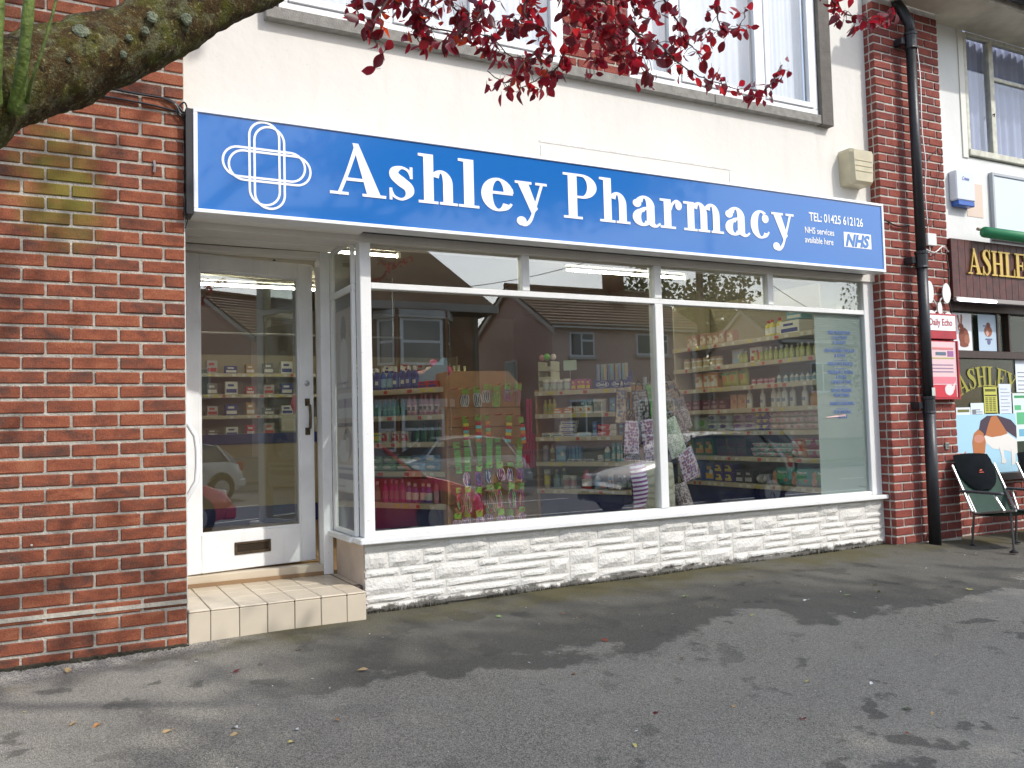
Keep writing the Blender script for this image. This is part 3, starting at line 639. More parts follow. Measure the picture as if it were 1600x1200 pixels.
# door frame
df=thing('door_frame','white painted door frame set back in the porch','door frame',(0,.75,0))
frame(.004,.098,0,.10,-.022,2.1395,'jamb',DOORW,df); frame(.955,1.02,-.01,.10,-.022,2.1395,'jamb',DOORW,df)
frame(.0985,.9545,0.0,.10,2.100,2.1395,'head',SHADEW,df)
frame(.001,.0035,.0,.06,-.02,2.14,'edge_trim',WHITE,df).location=(0,-.73,0)
mb=MB(); mb.cbox(.0985,.9545,.015,.10,-.0195,.045,.004); mb.build('threshold',TILE,df)
mb=MB(); mb.box(.99,1.047,.7465-.75,.9-.75,2.14-2.14,2.14); mb.v=[(x,y+.102,z-.022) for x,y,z in mb.v]; mb.build('reveal',DOORW,df)
# door leaf, ajar inwards
dr=thing('shop_door','white panelled glass shop door standing slightly ajar','door',(.102,.775,.052),rad(11.2))
DW,DH=.872,2.035
def dfr(x0,x1,z0,z1,name='rail',c=.005,y0=0,y1=.042,m=DOORW): mb=MB(); mb.cbox(x0,x1,y0,y1,z0,z1,c); return mb.build(name,m,dr)
dfr(0,.088,0,DH,'stile'); dfr(DW-.105,DW,0,DH,'stile'); dfr(.0885,DW-.1055,0,.245,'bottom_rail'); dfr(.0885,DW-.1055,DH-.105,DH,'top_rail')
mb=MB()
for a in ((.089,.099,.2455,DH-.1055),(DW-.116,DW-.106,.2455,DH-.1055)): mb.box(a[0],a[1],.008,.034,a[2],a[3])
mb.box(.0992,DW-.1162,.008,.034,.2455,.2555); mb.box(.0992,DW-.1162,.008,.034,DH-.1155,DH-.1055); mb.build('glazing_bead',DOORW,dr)
mb=MB(); mb.box(.096,DW-.113,.018,.024,.252,DH-.112); mb.build('pane',GLASS,dr)
# letter plate
mb=MB(); z=.095; x=.30
mb.cbox(x,x+.245,-.008,.0,z,z+.016,.002); mb.cbox(x,x+.245,-.008,0,z+.064,z+.08,.002); mb.cbox(x,x+.018,-.0078,0,z+.016,z+.064,.002); mb.cbox(x+.227,x+.245,-.0078,0,z+.016,z+.064,.002)
lp=mb.build('letter_plate',BRONZE,dr); mb=MB(); mb.cbox(x+.0185,x+.2265,-.004,.0,z+.0165,z+.0635,.002); mb.build('flap',mat('dark_bronze',(.06,.045,.03),.4,metal=.7),lp)
# pull handle
xh=DW-.052
mb=MB(); mb.cbox(xh-.017,xh+.017,-.010,0,.855,.905,.002); mb.cbox(xh-.017,xh+.017,-.010,0,1.055,1.105,.002); mb.tube([(xh,-.008,.89),(xh,-.045,.905),(xh+.0,-.05,.98),(xh,-.045,1.055),(xh,-.008,1.07)],.010,8); mb.build('pull_handle',BRONZE,dr)
mb=MB(); mb.lathe([(.019,0),(.019,.006),(.012,.010),(.004,.011)],14); o=mb.build('lock',ALU,dr,loc=(xh,0,1.21)); o.rotation_euler=(rad(90),0,0)
mb=MB(); mb.tube([(.60,.012,DH+.001),(.60,.012,DH+.012)],.01,8); mb.build('closer_stop',BLACK,dr)
# bent white grab bar on the reveal
gb=thing('grab_rail','white bent grab rail fixed at the left side of the doorway','rail',(.0,0,0))
mb=MB(); mb.tube([(.006,.30,.50),(.035,.28,.56),(.088,.27,.66),(.095,.27,.74),(.095,.27,.84),(.085,.27,.92),(.035,.28,1.01),(.006,.30,1.06)],.015,10); mb.build('tube',UPVC,gb,smooth=True)
bl=thing('bell_push','small white bell push box on the left door jamb','bell',(.03,.747,1.16))
mb=MB(); mb.cbox(-.012,.012,-.015,0,0,.085,.003); mb.build('housing',simple((.7,.66,.7),.4),bl); mb=MB(); mb.cbox(-.007,.007,-.018,-.0155,.045,.062,.001); mb.build('button',simple((.45,.4,.45),.4),bl)
# tiled step
stp=thing('tiled_step','beige tiled step in front of the pharmacy door','step',(0,0,0))
mb=MB(); mb.box(.002,.999,.004,.76,-.3,-.031); mb.build('grout_bed',GROUT,stp)
TW=.1525
def tile(x0,x1,y0,y1,z0,z1,c=.0035):
    mb=MB(); mb.cbox(x0,x1,y0,y1,z0,z1,c,.0004,R_); return mb.build('tile',TILE,stp)
xe=[.004]+[.118+TW*i for i in range(6)]+[.9985]
for a,b in zip(xe[:-1],xe[1:]):
    if b-a<.01: continue
    tile(a+.0015,b-.0015,-.004,.004,-.22,-.0345)                # riser
    tile(a+.0015,b-.0015,-.007,.143,-.034,-.022,.005)           # nosing tile
    y=.146
    while y<.73: tile(a+.0015,b-.0015,y,min(y+TW-.006,.7475),-.033,-.0235); y+=TW
mb=MB(); mb.box(.9995,1.055,.20,.76,-.3,-.024); mb.build('grout_bed',GROUT,stp)
tile(1.0005,1.044,.262,.745,-.033,-.0230)
def add_grime(m,ztop,col=(.05,.045,.035)):
    n=m.node_tree.nodes; l=m.node_tree.links.new; b=n['Principled BSDF']; src=b.inputs['Base Color'].links[0].from_socket
    g=n.new('ShaderNodeNewGeometry'); sx=n.new('ShaderNodeSeparateXYZ'); l(g.outputs['Position'],sx.inputs[0])
    t=n.new('ShaderNodeTexNoise'); t.inputs['Scale'].default_value=9; t.inputs['Detail'].default_value=9; t.inputs['Roughness'].default_value=.75; l(g.outputs['Position'],t.inputs['Vector'])
    def mth(op,*a):
        x=n.new('ShaderNodeMath'); x.operation=op
        for i,q in enumerate(a):
            if isinstance(q,(int,float)): x.inputs[i].default_value=q
            else: l(q,x.inputs[i])
        return x.outputs[0]
    # height above the sloping ground line, ragged by noise
    h=mth('SUBTRACT',mth('SUBTRACT',sx.outputs[2],mth('MULTIPLY',sx.outputs[0],.007)),-.195)
    e=mth('SUBTRACT',mth('MULTIPLY',t.outputs['Fac'],.16),mth('ADD',h,ztop))
    mr=n.new('ShaderNodeMapRange'); mr.inputs['From Min'].default_value=-.004; mr.inputs['From Max'].default_value=.012; mr.inputs['To Max'].default_value=.9; l(e,mr.inputs['Value'])
    x=n.new('ShaderNodeMixRGB'); l(mr.outputs[0],x.inputs['Fac']); l(src,x.inputs['Color1']); x.inputs['Color2'].default_value=(*col,1); l(x.outputs[0],b.inputs['Base Color'])
add_grime(STONEP,.040); add_grime(STONEB,.040)
# plinth side (plain render) and rock-faced stones
pl=thing('stone_plinth','white painted rock faced stone plinth under the display window','plinth',(0,0,0))
mb=MB(); mb.box(1.058,5.6735,.1668,.28,-.35,.2315); mb.build('joint_face',STONEB,pl)
mb=MB(); mb.box(1.043,1.0575,.1735,.745,-.35,.2315); mb.build('rendered_end',mat('bounce_tinted_render',(.60,.49,.40),.9,var=.2,scale=5,bump=.3,bscale=30),pl)  # pinkish bounce light on this return is put into the render colour
U_=.0525; cols=60; rows=9
occ=[[0]*cols for _ in range(rows)]
rr=random.Random(5); xs0=1.042; zt=.2285
for r_ in range(rows):
    c_=0
    while c_<cols:
        if occ[r_][c_]: c_+=1; continue
        run=0
        while c_+run<cols and not occ[r_][c_+run] and run<7: run+=1
        h=2 if (rr.random()<.30 and r_<rows-1) else 1
        w=min(run, rr.choice([2,3,4,4]) if h==2 else rr.choice([2,3,4,5,6,6]))
        if run-w==1: w=run
        for a in range(h):
            for b in range(w): occ[r_+a][c_+b]=1
        x0=xs0+c_*.0771+.0065; x1=xs0+(c_+w)*.0771-.0065; z1=zt-r_*U_-.006; z0_=zt-(r_+h)*U_+.006
        n1,n2=5,3; v=[];f=[]
        sd=rr.random()*50; amp=.008 if h==2 else .0045
        mx=0.0
        for j in range(n2+1):
            for i in range(n1+1):
                ed=(i in(0,n1)) or (j in(0,n2))
                x=x0+(x1-x0)*i/n1; z=z0_+(z1-z0_)*j/n2
                if ed: y=.1645
                else: y=.1645-.007-amp*(.5+noise.noise(Vector((x*13,z*24,sd)))*1.3); x+=rr.uniform(-.006,.006); z+=rr.uniform(-.004,.004)
                v.append((x,y,z))
        for j in range(n2):
            for i in range(n1): a=j*(n1+1)+i; f.append((a,a+1,a+n1+2,a+n1+1))
        # skirt
        bnd=[(i) for i in range(n1+1)]+[j*(n1+1)+n1 for j in range(1,n2+1)]+[n2*(n1+1)+i for i in range(n1-1,-1,-1)]+[j*(n1+1) for j in range(n2-1,0,-1)]
        o0=len(v); v+=[(v[q][0],.168,v[q][2]) for q in bnd]; nb=len(bnd)
        for q in range(nb): f.append((bnd[(q+1)%nb],bnd[q],o0+q,o0+(q+1)%nb))
        mb=MB(); mb.add(v,f)
        if z0_>-.26: mb.build('stone',STONEP,pl)
        c_+=w
# soot-dark weeds and grime line at the foot of the plinth: small tufts
tf=MB(); r5=random.Random(3)
for i in range(1500):
    x=r5.uniform(1.05,5.65); dens=noise.noise(Vector((x*2.6,0,3)))
    if dens<-.18: continue
    y=.158-abs(r5.gauss(0,.012)); z=ground_z(x,y)-.004; hh=r5.uniform(.008,.026)*(1+max(0,dens)*1.6); w=r5.uniform(.002,.006)
    a=r5.uniform(0,3.14); dx,dy=math.cos(a)*w,math.sin(a)*w
    tf.add([(x-dx,y-dy,z),(x+dx,y+dy,z),(x+r5.uniform(-.008,.008),y+r5.uniform(-.004,.004),z+hh)],[(0,1,2)])
for i in range(500):
    x=r5.uniform(-1.0,-.0); y=-.004-abs(r5.gauss(0,.014)); z=ground_z(x,y)-.006; s=r5.uniform(.003,.009)
    tf.box(x-s,x+s*.8,y-s,y+s,z,z+s*1.6)
tag(tf.build('grime_tufts',mat('dark_moss',(.045,.042,.025),.95,var=.5,scale=40)),'dark moss and grit along the foot of the walls','moss',kind='stuff')

# ------------------------------------------------------------------ shop interior
def iw(name,m,x0,x1,y0,y1,z0,z1): mb=MB(); mb.box(x0,x1,y0,y1,z0,z1); return tag(mb.build(name,m),kind='structure')
iw('shop_floor',FLOORI,-.95,5.75,.751,7.0,-.05,-.0)
iw('shop_floor',FLOORI,1.06,5.75,.285,.7505,-.05,-.0)
iw('shop_ceiling',CEIL,-.95,5.75,.31,7.0,2.62,2.68)
iw('shop_back_wall',WALLI,-.95,5.75,7.0,7.1,-.05,2.68)
iw('shop_side_wall',WALLI,-1.05,-.955,.3,7.1,-.05,2.68); iw('shop_side_wall',WALLI,5.755,5.85,.3,7.1,-.05,2.68)
iw('shop_front_wall',WALLI,-.95,.003,.86,.9,-.05,2.62)
iw('shop_front_wall',WALLI,1.05,5.75,.305,.345,2.30,2.62); iw('shop_front_wall',WALLI,-.95,1.049,.86,.9,2.15,2.62)
iw('upper_floor_slab',DARKW,-.95,5.75,.36,7.1,2.70,2.76)
def tube_light(x,y,L_,label,z=2.50):
    t=thing('tube_light',label,'light',(x,y,z),group=None)
    mb=MB(); mb.tube([(0,0,0),(L_,0,0)],.013,8); mb.build('tube',TUBE,t)
    mb=MB(); mb.cbox(-.03,L_+.03,-.025,.025,.045,.085,.006); mb.build('batten',simple((.30,.29,.26)),t)
    mb=MB(); mb.cbox(-.03,-.002,-.02,.02,-.02,.03,.003); mb.cbox(L_+.002,L_+.03,-.02,.02,-.02,.03,.003); mb.build('end_cap',simple((.75,.74,.68)),t)
tube_light(3.96,2.45,1.5,'lit fluorescent tube on the shop ceiling behind the middle top panes')
tube_light(.62,2.38,1.5,'lit fluorescent tube on the shop ceiling behind the corner post')
tube_light(.30,4.45,1.75,'lit fluorescent tube seen through the top of the door glass')
tube_light(1.3,.95,1.5,'unseen fluorescent tube added to brighten the shop, just inside the left of the window')  # added fill tube, hidden behind the sign, to lift the interior brightness
tube_light(3.6,.95,1.5,'unseen fluorescent tube added to brighten the shop, just inside the right of the window')  # second added tube out of view, only there to light the shelves
# shop fitting units -------------------------------------------------------------
ZS=[.32,.58,.82,1.04,1.26]
BACKM=mat('shelf_back_panel',(.36,.32,.22),.6)
class Unit:
    def __init__(s,name,label,org,th,w,d,zs,endwood=None,top=1.45):
        s.o=Vector((org[0],org[1],0)); s.th=th; s.w=w; s.d=d; s.zs=zs
        s.root=thing(name,label,'shelving',(org[0],org[1],0),th); r=s.root
        mb=MB(); mb.box(.02,w-.02,.03,d,0,zs[0]-.045); mb.build('plinth',NAVY,r)
        mb=MB(); mb.box(.0,w,d,d+.02,0,top); mb.build('back_panel',BACKM,r)
        for x in (0,w-.02): mb=MB(); mb.cbox(x,x+.018,.0,d-.001,.0,top,.003); mb.build('upright',endwood or CREAMP,r)
        for z in zs:
            mb=MB(); mb.box(.0185,w-.0205,.004,d-.001,z-.018,z); sh=mb.build('shelf',CREAMP,r)
            mb=MB(); mb.cbox(.0,w,-.012,.003,z-.040,z+.003,.002); mb.build('price_rail',CREAMP,sh)
            mb=MB(); x=.05
            while x<w-.08:
                if R_.random()<.75: mb.m=R_.choice([0,0,0,1,2]); tw=R_.uniform(.03,.05); mb.box(x,x+tw,-.0135,-.0123,z-.034,z-.006)
                x+=R_.uniform(.07,.15)
            tag(mb.build('price_ticket',[simple((.75,.75,.7),.7),simple((.7,.6,.1),.7),simple((.6,.08,.08),.7)],sh),kind='stuff')
    def pos(s,x,y,z): c,n=math.cos(s.th),math.sin(s.th); return (s.o.x+x*c-y*n,s.o.y+x*n+y*c,z)
UL=Unit('shelf_unit','cream gondola shelving with navy base behind the left of the window',(1.49,2.46),rad(-58),1.25,.42,ZS,TAN,1.25)
UM=Unit('shelf_unit','cream gondola shelving with navy base behind the middle of the window',(3.52,2.39),rad(-58),1.01,.42,ZS,TAN,1.28)
UR=Unit('shelf_unit','long cream wall shelving with navy base along the right side of the shop',(5.20,2.35),rad(-90),2.03,.50,[.33,.585,.832,1.045,1.262,1.478,1.70],None,2.2)
UB=Unit('shelf_unit','dark medicine shelving behind the counter at the back of the shop',(.0,5.7),0,4.2,.30,[.9,1.15,1.4,1.65],None,1.9)
# product prototypes (mesh data cached by look)
PC={}
def prod(U,x,y,z,kind,label,cat,cols,dim,group=None,rot=0):
    key=(kind,tuple(cols),tuple(dim))
    w,d,h=dim
    if key not in PC:
        parts=[]
        ms=[simple(c,.45) for c in cols]
        if kind=='bottle':
            b=MB(); r=w/2; b.lathe([(r*.92,0),(r,h*.03),(r,h*.62),(r*.8,h*.72),(r*.38,h*.80),(r*.38,h*.84)],10,sy=d/w); parts.append(('body',b,ms[0],1))
            b=MB(); b.lathe([(r*.44,h*.842),(r*.44,h*.985),(r*.36,h)],8); parts.append(('cap',b,ms[1],0))
            b=MB(); b.lathe([(r*1.02,h*.14),(r*1.02,h*.52)],10,sy=d/w*1.0); parts.append(('label_band',b,ms[2%len(ms)],0))
            if len(ms)>3: b=MB(); b.poly([(-r*.5,h*.25),(r*.5,h*.25),(r*.5,h*.42),(-r*.5,h*.42)],-r*d/w*1.06,-r*d/w*.9); parts.append(('print',b,ms[3],0))
        elif kind=='box':
            b=MB(); b.cbox(-w/2,w/2,-d/2,d/2,0,h,.002); parts.append(('carton',b,ms[0],0))
            b=MB(); b.poly(rect(-w*.42,w*.42,h*.12,h*.42),-d/2-.0012,-d/2-.0002); b.poly(rect(-w*.30,w*.20,h*.62,h*.80),-d/2-.0012,-d/2-.0002); parts.append(('print',b,ms[1%len(ms)],0))
            if len(ms)>2: b=MB(); b.poly(ball(w*.18,h*.5,min(w,h)*.2),-d/2-.0018,-d/2-.0002); parts.append(('print',b,ms[2],0))
        elif kind=='pack':
            b=MB(); n=5
            for j in range(n+1):
                for i in range(n+1):
                    u=2*i/n-1;v_=2*j/n-1; bul=(1-u**4)*(1-v_**4)
                    b.v.append((u*w/2*(1-.06*v_*v_),-d/2*(.35+.65*bul),h/2+v_*h/2*(1-.06*u*u)))
            o=len(b.v); b.v+=[(x_,-y_,z_) for x_,y_,z_ in b.v]
            for j in range(n):
                for i in range(n): a=j*(n+1)+i; b.f.append((a,a+1,a+n+2,a+n+1)); b.f.append((o+a,o+a+n+1,o+a+n+2,o+a+1)); b.mi+=[0,0]
            for i in range(n):
                for a,c in ((i,i+1),(n*(n+1)+i+1,n*(n+1)+i),((i+1)*(n+1),i*(n+1)),(i*(n+1)+n,(i+1)*(n+1)+n)): b.f.append((a,o+a,o+c,c)); b.mi.append(0)
            parts.append(('wrapper',b,ms[0],1))
            b=MB(); b.poly(ball(-w*.05,h*.52,w*.27,h*.22),-d/2-.004,-d/2-.001); parts.append(('print',b,ms[1%len(ms)],0))
            if len(ms)>2: b=MB(); b.poly(rect(-w*.40,w*.40,h*.70,h*.84),-d/2-.003,-d/2+.004); parts.append(('print',b,ms[2],0))
        elif kind=='stick':   # carded toothbrush
            b=MB(); b.cbox(-w/2,w/2,-.004,.0,0,h,.001); parts.append(('card',b,ms[0],0))
            b=MB(); b.tube([(0,-.010,h*.08),(w*.1,-.016,h*.4),(-w*.1,-.012,h*.7),(0,-.01,h*.93)],w*.16,5); parts.append(('brush',b,ms[1],0))
        elif kind=='tub':
            b=MB(); r=w/2; b.lathe([(r*.9,0),(r,h*.08),(r,h*.78)],12); parts.append(('body',b,ms[0],0))
            b=MB(); b.lathe([(r*1.05,h*.785),(r*1.05,h*.97),(r*.98,h)],12); parts.append(('lid',b,ms[1],0))
            b=MB(); b.lathe([(r*1.015,h*.2),(r*1.015,h*.65)],12); parts.append(('label_band',b,ms[2%len(ms)],0))
        PC[key]=[(nm,b.build(nm,m,link=False,smooth=bool(sm)).data) for nm,b,m,sm in parts]
    o=bpy.data.objects.new({'stick':'toothbrush','pack':'packet','tub':'jar'}.get(kind,kind),None) ; COL.objects.link(o); o.empty_display_size=.03
    o.location=U.pos(x,y,z+.0045) if U else (x,y,z); o.rotation_euler=(0,0,(U.th if U else 0)+rot)
    tag(o,label,cat,group)
    for nm,me in PC[key]:
        q=bpy.data.objects.new(nm,me); COL.objects.link(q); q.parent=o
    return o
ORD=['second','third','fourth','fifth','sixth','seventh','eighth','ninth','tenth','eleventh','twelfth','thirteenth','fourteenth','fifteenth']
def row(U,x0,n,dx,y,z,kind,label,cat,cols,dim,stack=1,rot=0):
    what,_,where=label.partition(' on the ')
    where=where.replace(' of the ',', ').replace(' unit',' shelving')
    for i in range(n):
        for k in range(stack):
            o_='' if n==1 else ('leftmost ' if i==0 else 'rightmost ' if i==n-1 else ORD[i-1]+' from left ')
            q_='' if stack==1 else ('bottom ' if k==0 else 'top ' if k==stack-1 else 'middle ' if stack==3 else 'inner lower ' if k==1 else 'inner upper ')
            if n>4 and stack==1 and R_.random()<.07: continue
            q5=prod(U,x0+i*dx+R_.uniform(-.004,.004),y+R_.uniform(-.014,.014),z+k*(dim[2]+.0015),kind,q_+o_+what+', '+where,cat,cols,dim,what+' row' if n*stack>1 else None,rot+R_.uniform(-.12,.12))
            if stack==1: q5.scale=(1,1,R_.uniform(.95,1.05))
Wh=(.78,.78,.74);Nv=(.03,.05,.28);Rd=(.6,.04,.05);Pk=(.62,.25,.33);Te=(.05,.30,.34);Gn=(.12,.42,.10);Yl=(.72,.62,.08);Or=(.75,.25,.04);Lb=(.30,.50,.68);Pu=(.25,.12,.42);Cr=(.68,.60,.48);Mg=(.55,.04,.28);Bk=(.03,.03,.03);Br=(.2,.1,.05);Gy=(.45,.46,.48)
# left unit, top shelf to bottom (x runs left to right as seen)
z=ZS
row(UL,.30,10,.066,.07,z[4],'bottle','navy mouthwash bottle with white cap on the top shelf of the left unit','bottle',[Nv,Wh,(.06,.12,.4),Wh],(.060,.04,.185))
row(UL,.33,8,.07,.17,z[4],'bottle','blue mouthwash bottle in the second row on the top shelf of the left unit','bottle',[(.03,.12,.4),Wh,Lb],(.060,.04,.20))
row(UL,1.00,2,.10,.05,z[4],'box','small red and blue carton in front of the bottles on the top shelf of the left unit','box',[(.55,.05,.06),Nv],(.09,.06,.055),stack=1)
row(UL,.28,11,.048,.07,z[3],'bottle','green and clear hair gel bottle on the second shelf of the left unit','bottle',[Te,(.25,.3,.3),(.1,.4,.35)],(.042,.03,.150))
row(UL,.83,7,.056,.07,z[3],'bottle','pink shampoo bottle on the second shelf of the left unit','bottle',[Pk,Pk,(.75,.5,.5),(.1,.05,.06)],(.050,.034,.165))
row(UL,.30,3,.085,.07,z[2],'tub','green and yellow jar on the third shelf of the left unit','jar',[Gn,Yl,Yl],(.078,.078,.082))
row(UL,.58,3,.10,.07,z[2],'box','cream carton with red oval on the third shelf of the left unit','box',[Cr,Rd,Rd],(.075,.05,.090))
row(UL,.90,5,.07,.08,z[2],'bottle','dark green bottle on the third shelf of the left unit','bottle',[(.03,.14,.08),(.02,.05,.04),(.06,.2,.1)],(.055,.036,.15))
row(UL,.30,4,.15,.09,z[1],'pack','pale green soft packet on the fourth shelf of the left unit','packet',[(.38,.60,.44),Wh,Gn],(.15,.08,.060),stack=2)
row(UL,.90,2,.16,.09,z[1],'pack','pale blue wipes packet on the fourth shelf of the left unit','packet',[Lb,Wh,(.1,.3,.5)],(.15,.08,.065),stack=2)
row(UL,.26,4,.075,.07,z[0],'bottle','green tinted bottle on the bottom shelf of the left unit','bottle',[(.15,.25,.15),Wh,(.3,.35,.25)],(.060,.04,.175))
row(UL,.56,4,.058,.07,z[0],'bottle','magenta spray bottle on the bottom shelf of the left unit','bottle',[Mg,(.6,.3,.5),(.55,.15,.3)],(.052,.036,.185))
row(UL,.80,4,.072,.07,z[0],'bottle','purple and white bottle on the bottom shelf of the left unit','bottle',[Pu,Wh,Wh],(.062,.04,.165))
row(UL,1.09,3,.055,.07,z[0],'bottle','tall pink bottle on the right end of the bottom shelf of the left unit','bottle',[Pk,Mg,(.7,.4,.5)],(.050,.035,.190))
# pink soft toy basket beside the bottles
tb=thing('display_carton','open pale display carton of pink soap bags on top of the left unit','carton',UL.pos(.93,.28,z[4]+.008),UL.th)
mb=MB(); mb.cbox(-.14,.22,-.14,-.135,0,.10,.002); mb.cbox(-.14,.22,.10,.105,0,.14,.002); mb.cbox(-.145,-.14,-.14,.105,0,.12,.002); mb.poly([(0,0),(.0,0)],0,0) if 0 else None; mb.build('carton_wall',simple((.55,.55,.6)),tb)
mb=MB(); mb.poly([(-.14,0),(.24,0),(.24,.24),(.20,.24),(-.02,.11),(-.14,.11)],-.148,-.1425); mb.build('printed_front',simple((.32,.50,.68)),tb)
for i in range(14):
    mb=MB(); r=R_.uniform(.03,.045); mb.lathe([(r*.5,-r*.7),(r,0),(r*.5,r*.7)],7)
    x=R_.uniform(-.11,.17); inst(mb.build('soap_bag',simple(R_.choice([(.7,.35,.42),(.75,.55,.6),(.62,.10,.22),(.8,.7,.72)])),link=False,smooth=True).data,'soap_bag',tb,(x,R_.uniform(-.1,.07),R_.uniform(.06,.13)+.09*math.exp(-((x-.05)/.07)**2)),(R_.uniform(0,3),R_.uniform(0,3),0))
row(UL,1.10,3,.055,.33,z[4],'bottle','pale yellow bottle behind the pink carton on top of the left unit','bottle',[(.7,.68,.42),(.7,.68,.42),(.7,.68,.5)],(.046,.036,.19))
# hook board (gondola end) ------------------------------------------------------------
c,s_=math.cos(UL.th),math.sin(UL.th)
e0=UL.pos(1.27,-.02,0)
HB=rad(-8)
class Fr:   # simple frame with same pos() interface
    def __init__(s,o,th): s.o=Vector((o[0],o[1],0)); s.th=th
    pos=Unit.pos
hb=Fr((e0[0],e0[1]),HB)
ht=thing('hook_board','tan slatted wooden board with rows of red hooks beside the left shelving','display',(e0[0],e0[1],0),HB)
BW=.62
for k in range(8):
    mb=MB(); z0=.16+k*.155
    if k<7: mb.cbox(0,BW,0,.02,z0,z0+.150,.003)
    else: mb.poly([(0.0,z0),(BW,z0),(BW,z0+.03),(BW-.1,z0+.14),(.05,z0+.14),(0,z0+.08)],0,.02)
    mb.build('slat',TAN,ht)
mb=MB(); mb.cbox(-.022,-.002,-.03,.30,0,1.38,.003); mb.build('side_post',TAN,ht)
mb=MB(); mb.box(.0,BW,.0205,.04,0,.16); mb.build('base_board',DARKW,ht)
HK=simple((.55,.03,.06),.4)
mb=MB(); mb.tube([(0,0,0),(0,-.14,0),(0,-.155,.012)],.0035,5); hk=mb.build('hook',HK,link=False).data
mb=MB(); mb.cbox(-.006,.006,-.162,-.158,-.002,.02,.001); 
def loops(n,r,h,cols):
    """a bundle of elastic bands: thin vertical ovals"""
    b=MB()
    for i in range(n):
        b.m=i%len(cols); pts=[((i-n/2)*.005+.008*math.sin(a)*.4, -.02+R_.uniform(-.008,.008)+.02*math.sin(a*.5), -h/2+ -h/2*math.cos(a)) for a in [q*math.pi/5 for q in range(11)]]
        pts=[(p[0]+r*math.sin(q*math.pi/5)*(.6 if 1 else 1),p[1],p[2]) for q,p in enumerate(pts)]
        b.tube(pts,.0028,4,cap=False)
    return b
GC=simple((.24,.42,.06),.5)
RB=[(.75,.3,.04),(.7,.62,.08),(.5,.08,.4),(.1,.35,.6),(.65,.08,.12),(.15,.5,.2)]
rowspec=[ # z, kind, label stem, palette, length
 (1.215,'loop','hair elastics',[Wh,Bk,Gy],.11),(.985,'strip','striped hair clips',[Or,Yl,Rd,(.2,.6,.6)],.16),(.775,'comb','green comb card',[(.2,.55,.1),(.25,.65,.12)],.19),(.585,'loop','hair bands',[Bk,Wh,Mg,Nv],.10),(.42,'loop','large hair loops',[Rd,(.15,.55,.2),Mg,Bk],.15),(.235,'loop','pastel loops',[Pk,Wh,Pu],.11)]
ordn=['top','second','third','fourth','fifth','lowest']
for ri,(zz_,kd,stem,pal,ln) in enumerate(rowspec):
    for ci in range(7):
        x=.045+ci*.088+R_.uniform(-.012,.012)
        q=inst(hk,'hook',ht,(x,0,zz_+.02),m=HK); 
        if R_.random()<.06: continue
        col=[pal[(ci+a)%len(pal)] for a in range(3)] if kd!='comb' else pal
        if ri==0 and ci>3: col=[R_.choice(RB) for _ in range(3)]
        if ri==1 and ci in(3,4): col=[R_.choice(RB) for _ in range(3)]
        yy=-.11 if (ci+ri)%2 else -.07
        px=['far left','left','inner left','middle','inner right','right','far right'][ci]
        zz_+=R_.uniform(-.018,.018); t=thing('hair_accessory',f'{stem} on green card, {px} hook, {ordn[ri]} row of the board','accessory',hb.pos(x,yy,zz_+.018),HB+R_.uniform(-.5,.5),'hair accessories on the hook board')
        t.rotation_euler=(0,R_.uniform(-.12,.12),t.rotation_euler[2]); cs=R_.uniform(.03,.055); mb=MB(); mb.cbox(-.028,.028,-.002,.002,-cs,.006,.001); mb.build('card',GC,t)
        if kd=='loop': loops(R_.choice([6,8,9]),.022 if ri<4 else .032,ln*R_.uniform(.85,1.1),col).build('bands',[simple(c_) for c_ in col],t,loc=(0,-.004,-.045))
        elif kd=='strip':
            mb=MB()
            for k in range(6): mb.m=k%len(col); mb.cbox(-.027,.027,-.014,-.003,-.05-(k+1)*ln/6,-.052-k*ln/6,.003)
            mb.build('clips',[simple(c_) for c_ in col],t)
        else:
            mb=MB()
            for k in range(12): mb.m=k%2; mb.cbox(-.024,.024,-.012,-.003,-.05-(k+1)*ln/12,-.054-k*ln/12,.002)
            mb.build('comb',[simple(c_) for c_ in col],t)
# middle unit ------------------------------------------------------------------------
row(UM,.10,4,.075,.06,z[4],'tub','clear acrylic jar on the top shelf of the middle unit','jar',[Gy,Wh,(.5,.6,.62)],(.066,.066,.11))
row(UM,.40,4,.05,.06,z[4],'box','small multicoloured carton on the top shelf of the middle unit','box',[(.5,.12,.3),Yl,Or],(.045,.04,.10))
ob=thing('toothbrush_tray','navy toothbrush display tray with two white brand ovals on top of the middle unit','tray',UM.pos(.63,.05,z[4]+.005),UM.th)
mb=MB(); mb.cbox(-.01,.33,-.03,-.022,0,.075,.002); mb.cbox(-.01,.33,.10,.108,0,.16,.002); mb.cbox(-.01,-.004,-.0215,.0995,0,.10,.002); mb.cbox(.324,.33,-.0215,.0995,0,.10,.002); mb.build('tray',simple((.02,.06,.28)),ob)
for x in (.02,.18):
    mb=MB(); mb.poly([(p*.066+x+.062,q*.028+.037) for p,q in arc(0,0,1,1,0,345,20)],-.0322,-.0302); mb.build('oval',simple((.6,.7,.75)),ob)
    mb=MB(); mb.poly([(p*.061+x+.062,q*.024+.037) for p,q in arc(0,0,1,1,0,345,20)],-.0328,-.0315); mb.build('oval',simple((.02,.06,.28)),ob)
    text('Oral-B',.038,SIGNW,ob,(x+.010,-.0335,.025),bold=.0008,shear=.2,name='lettering',sx=.92)
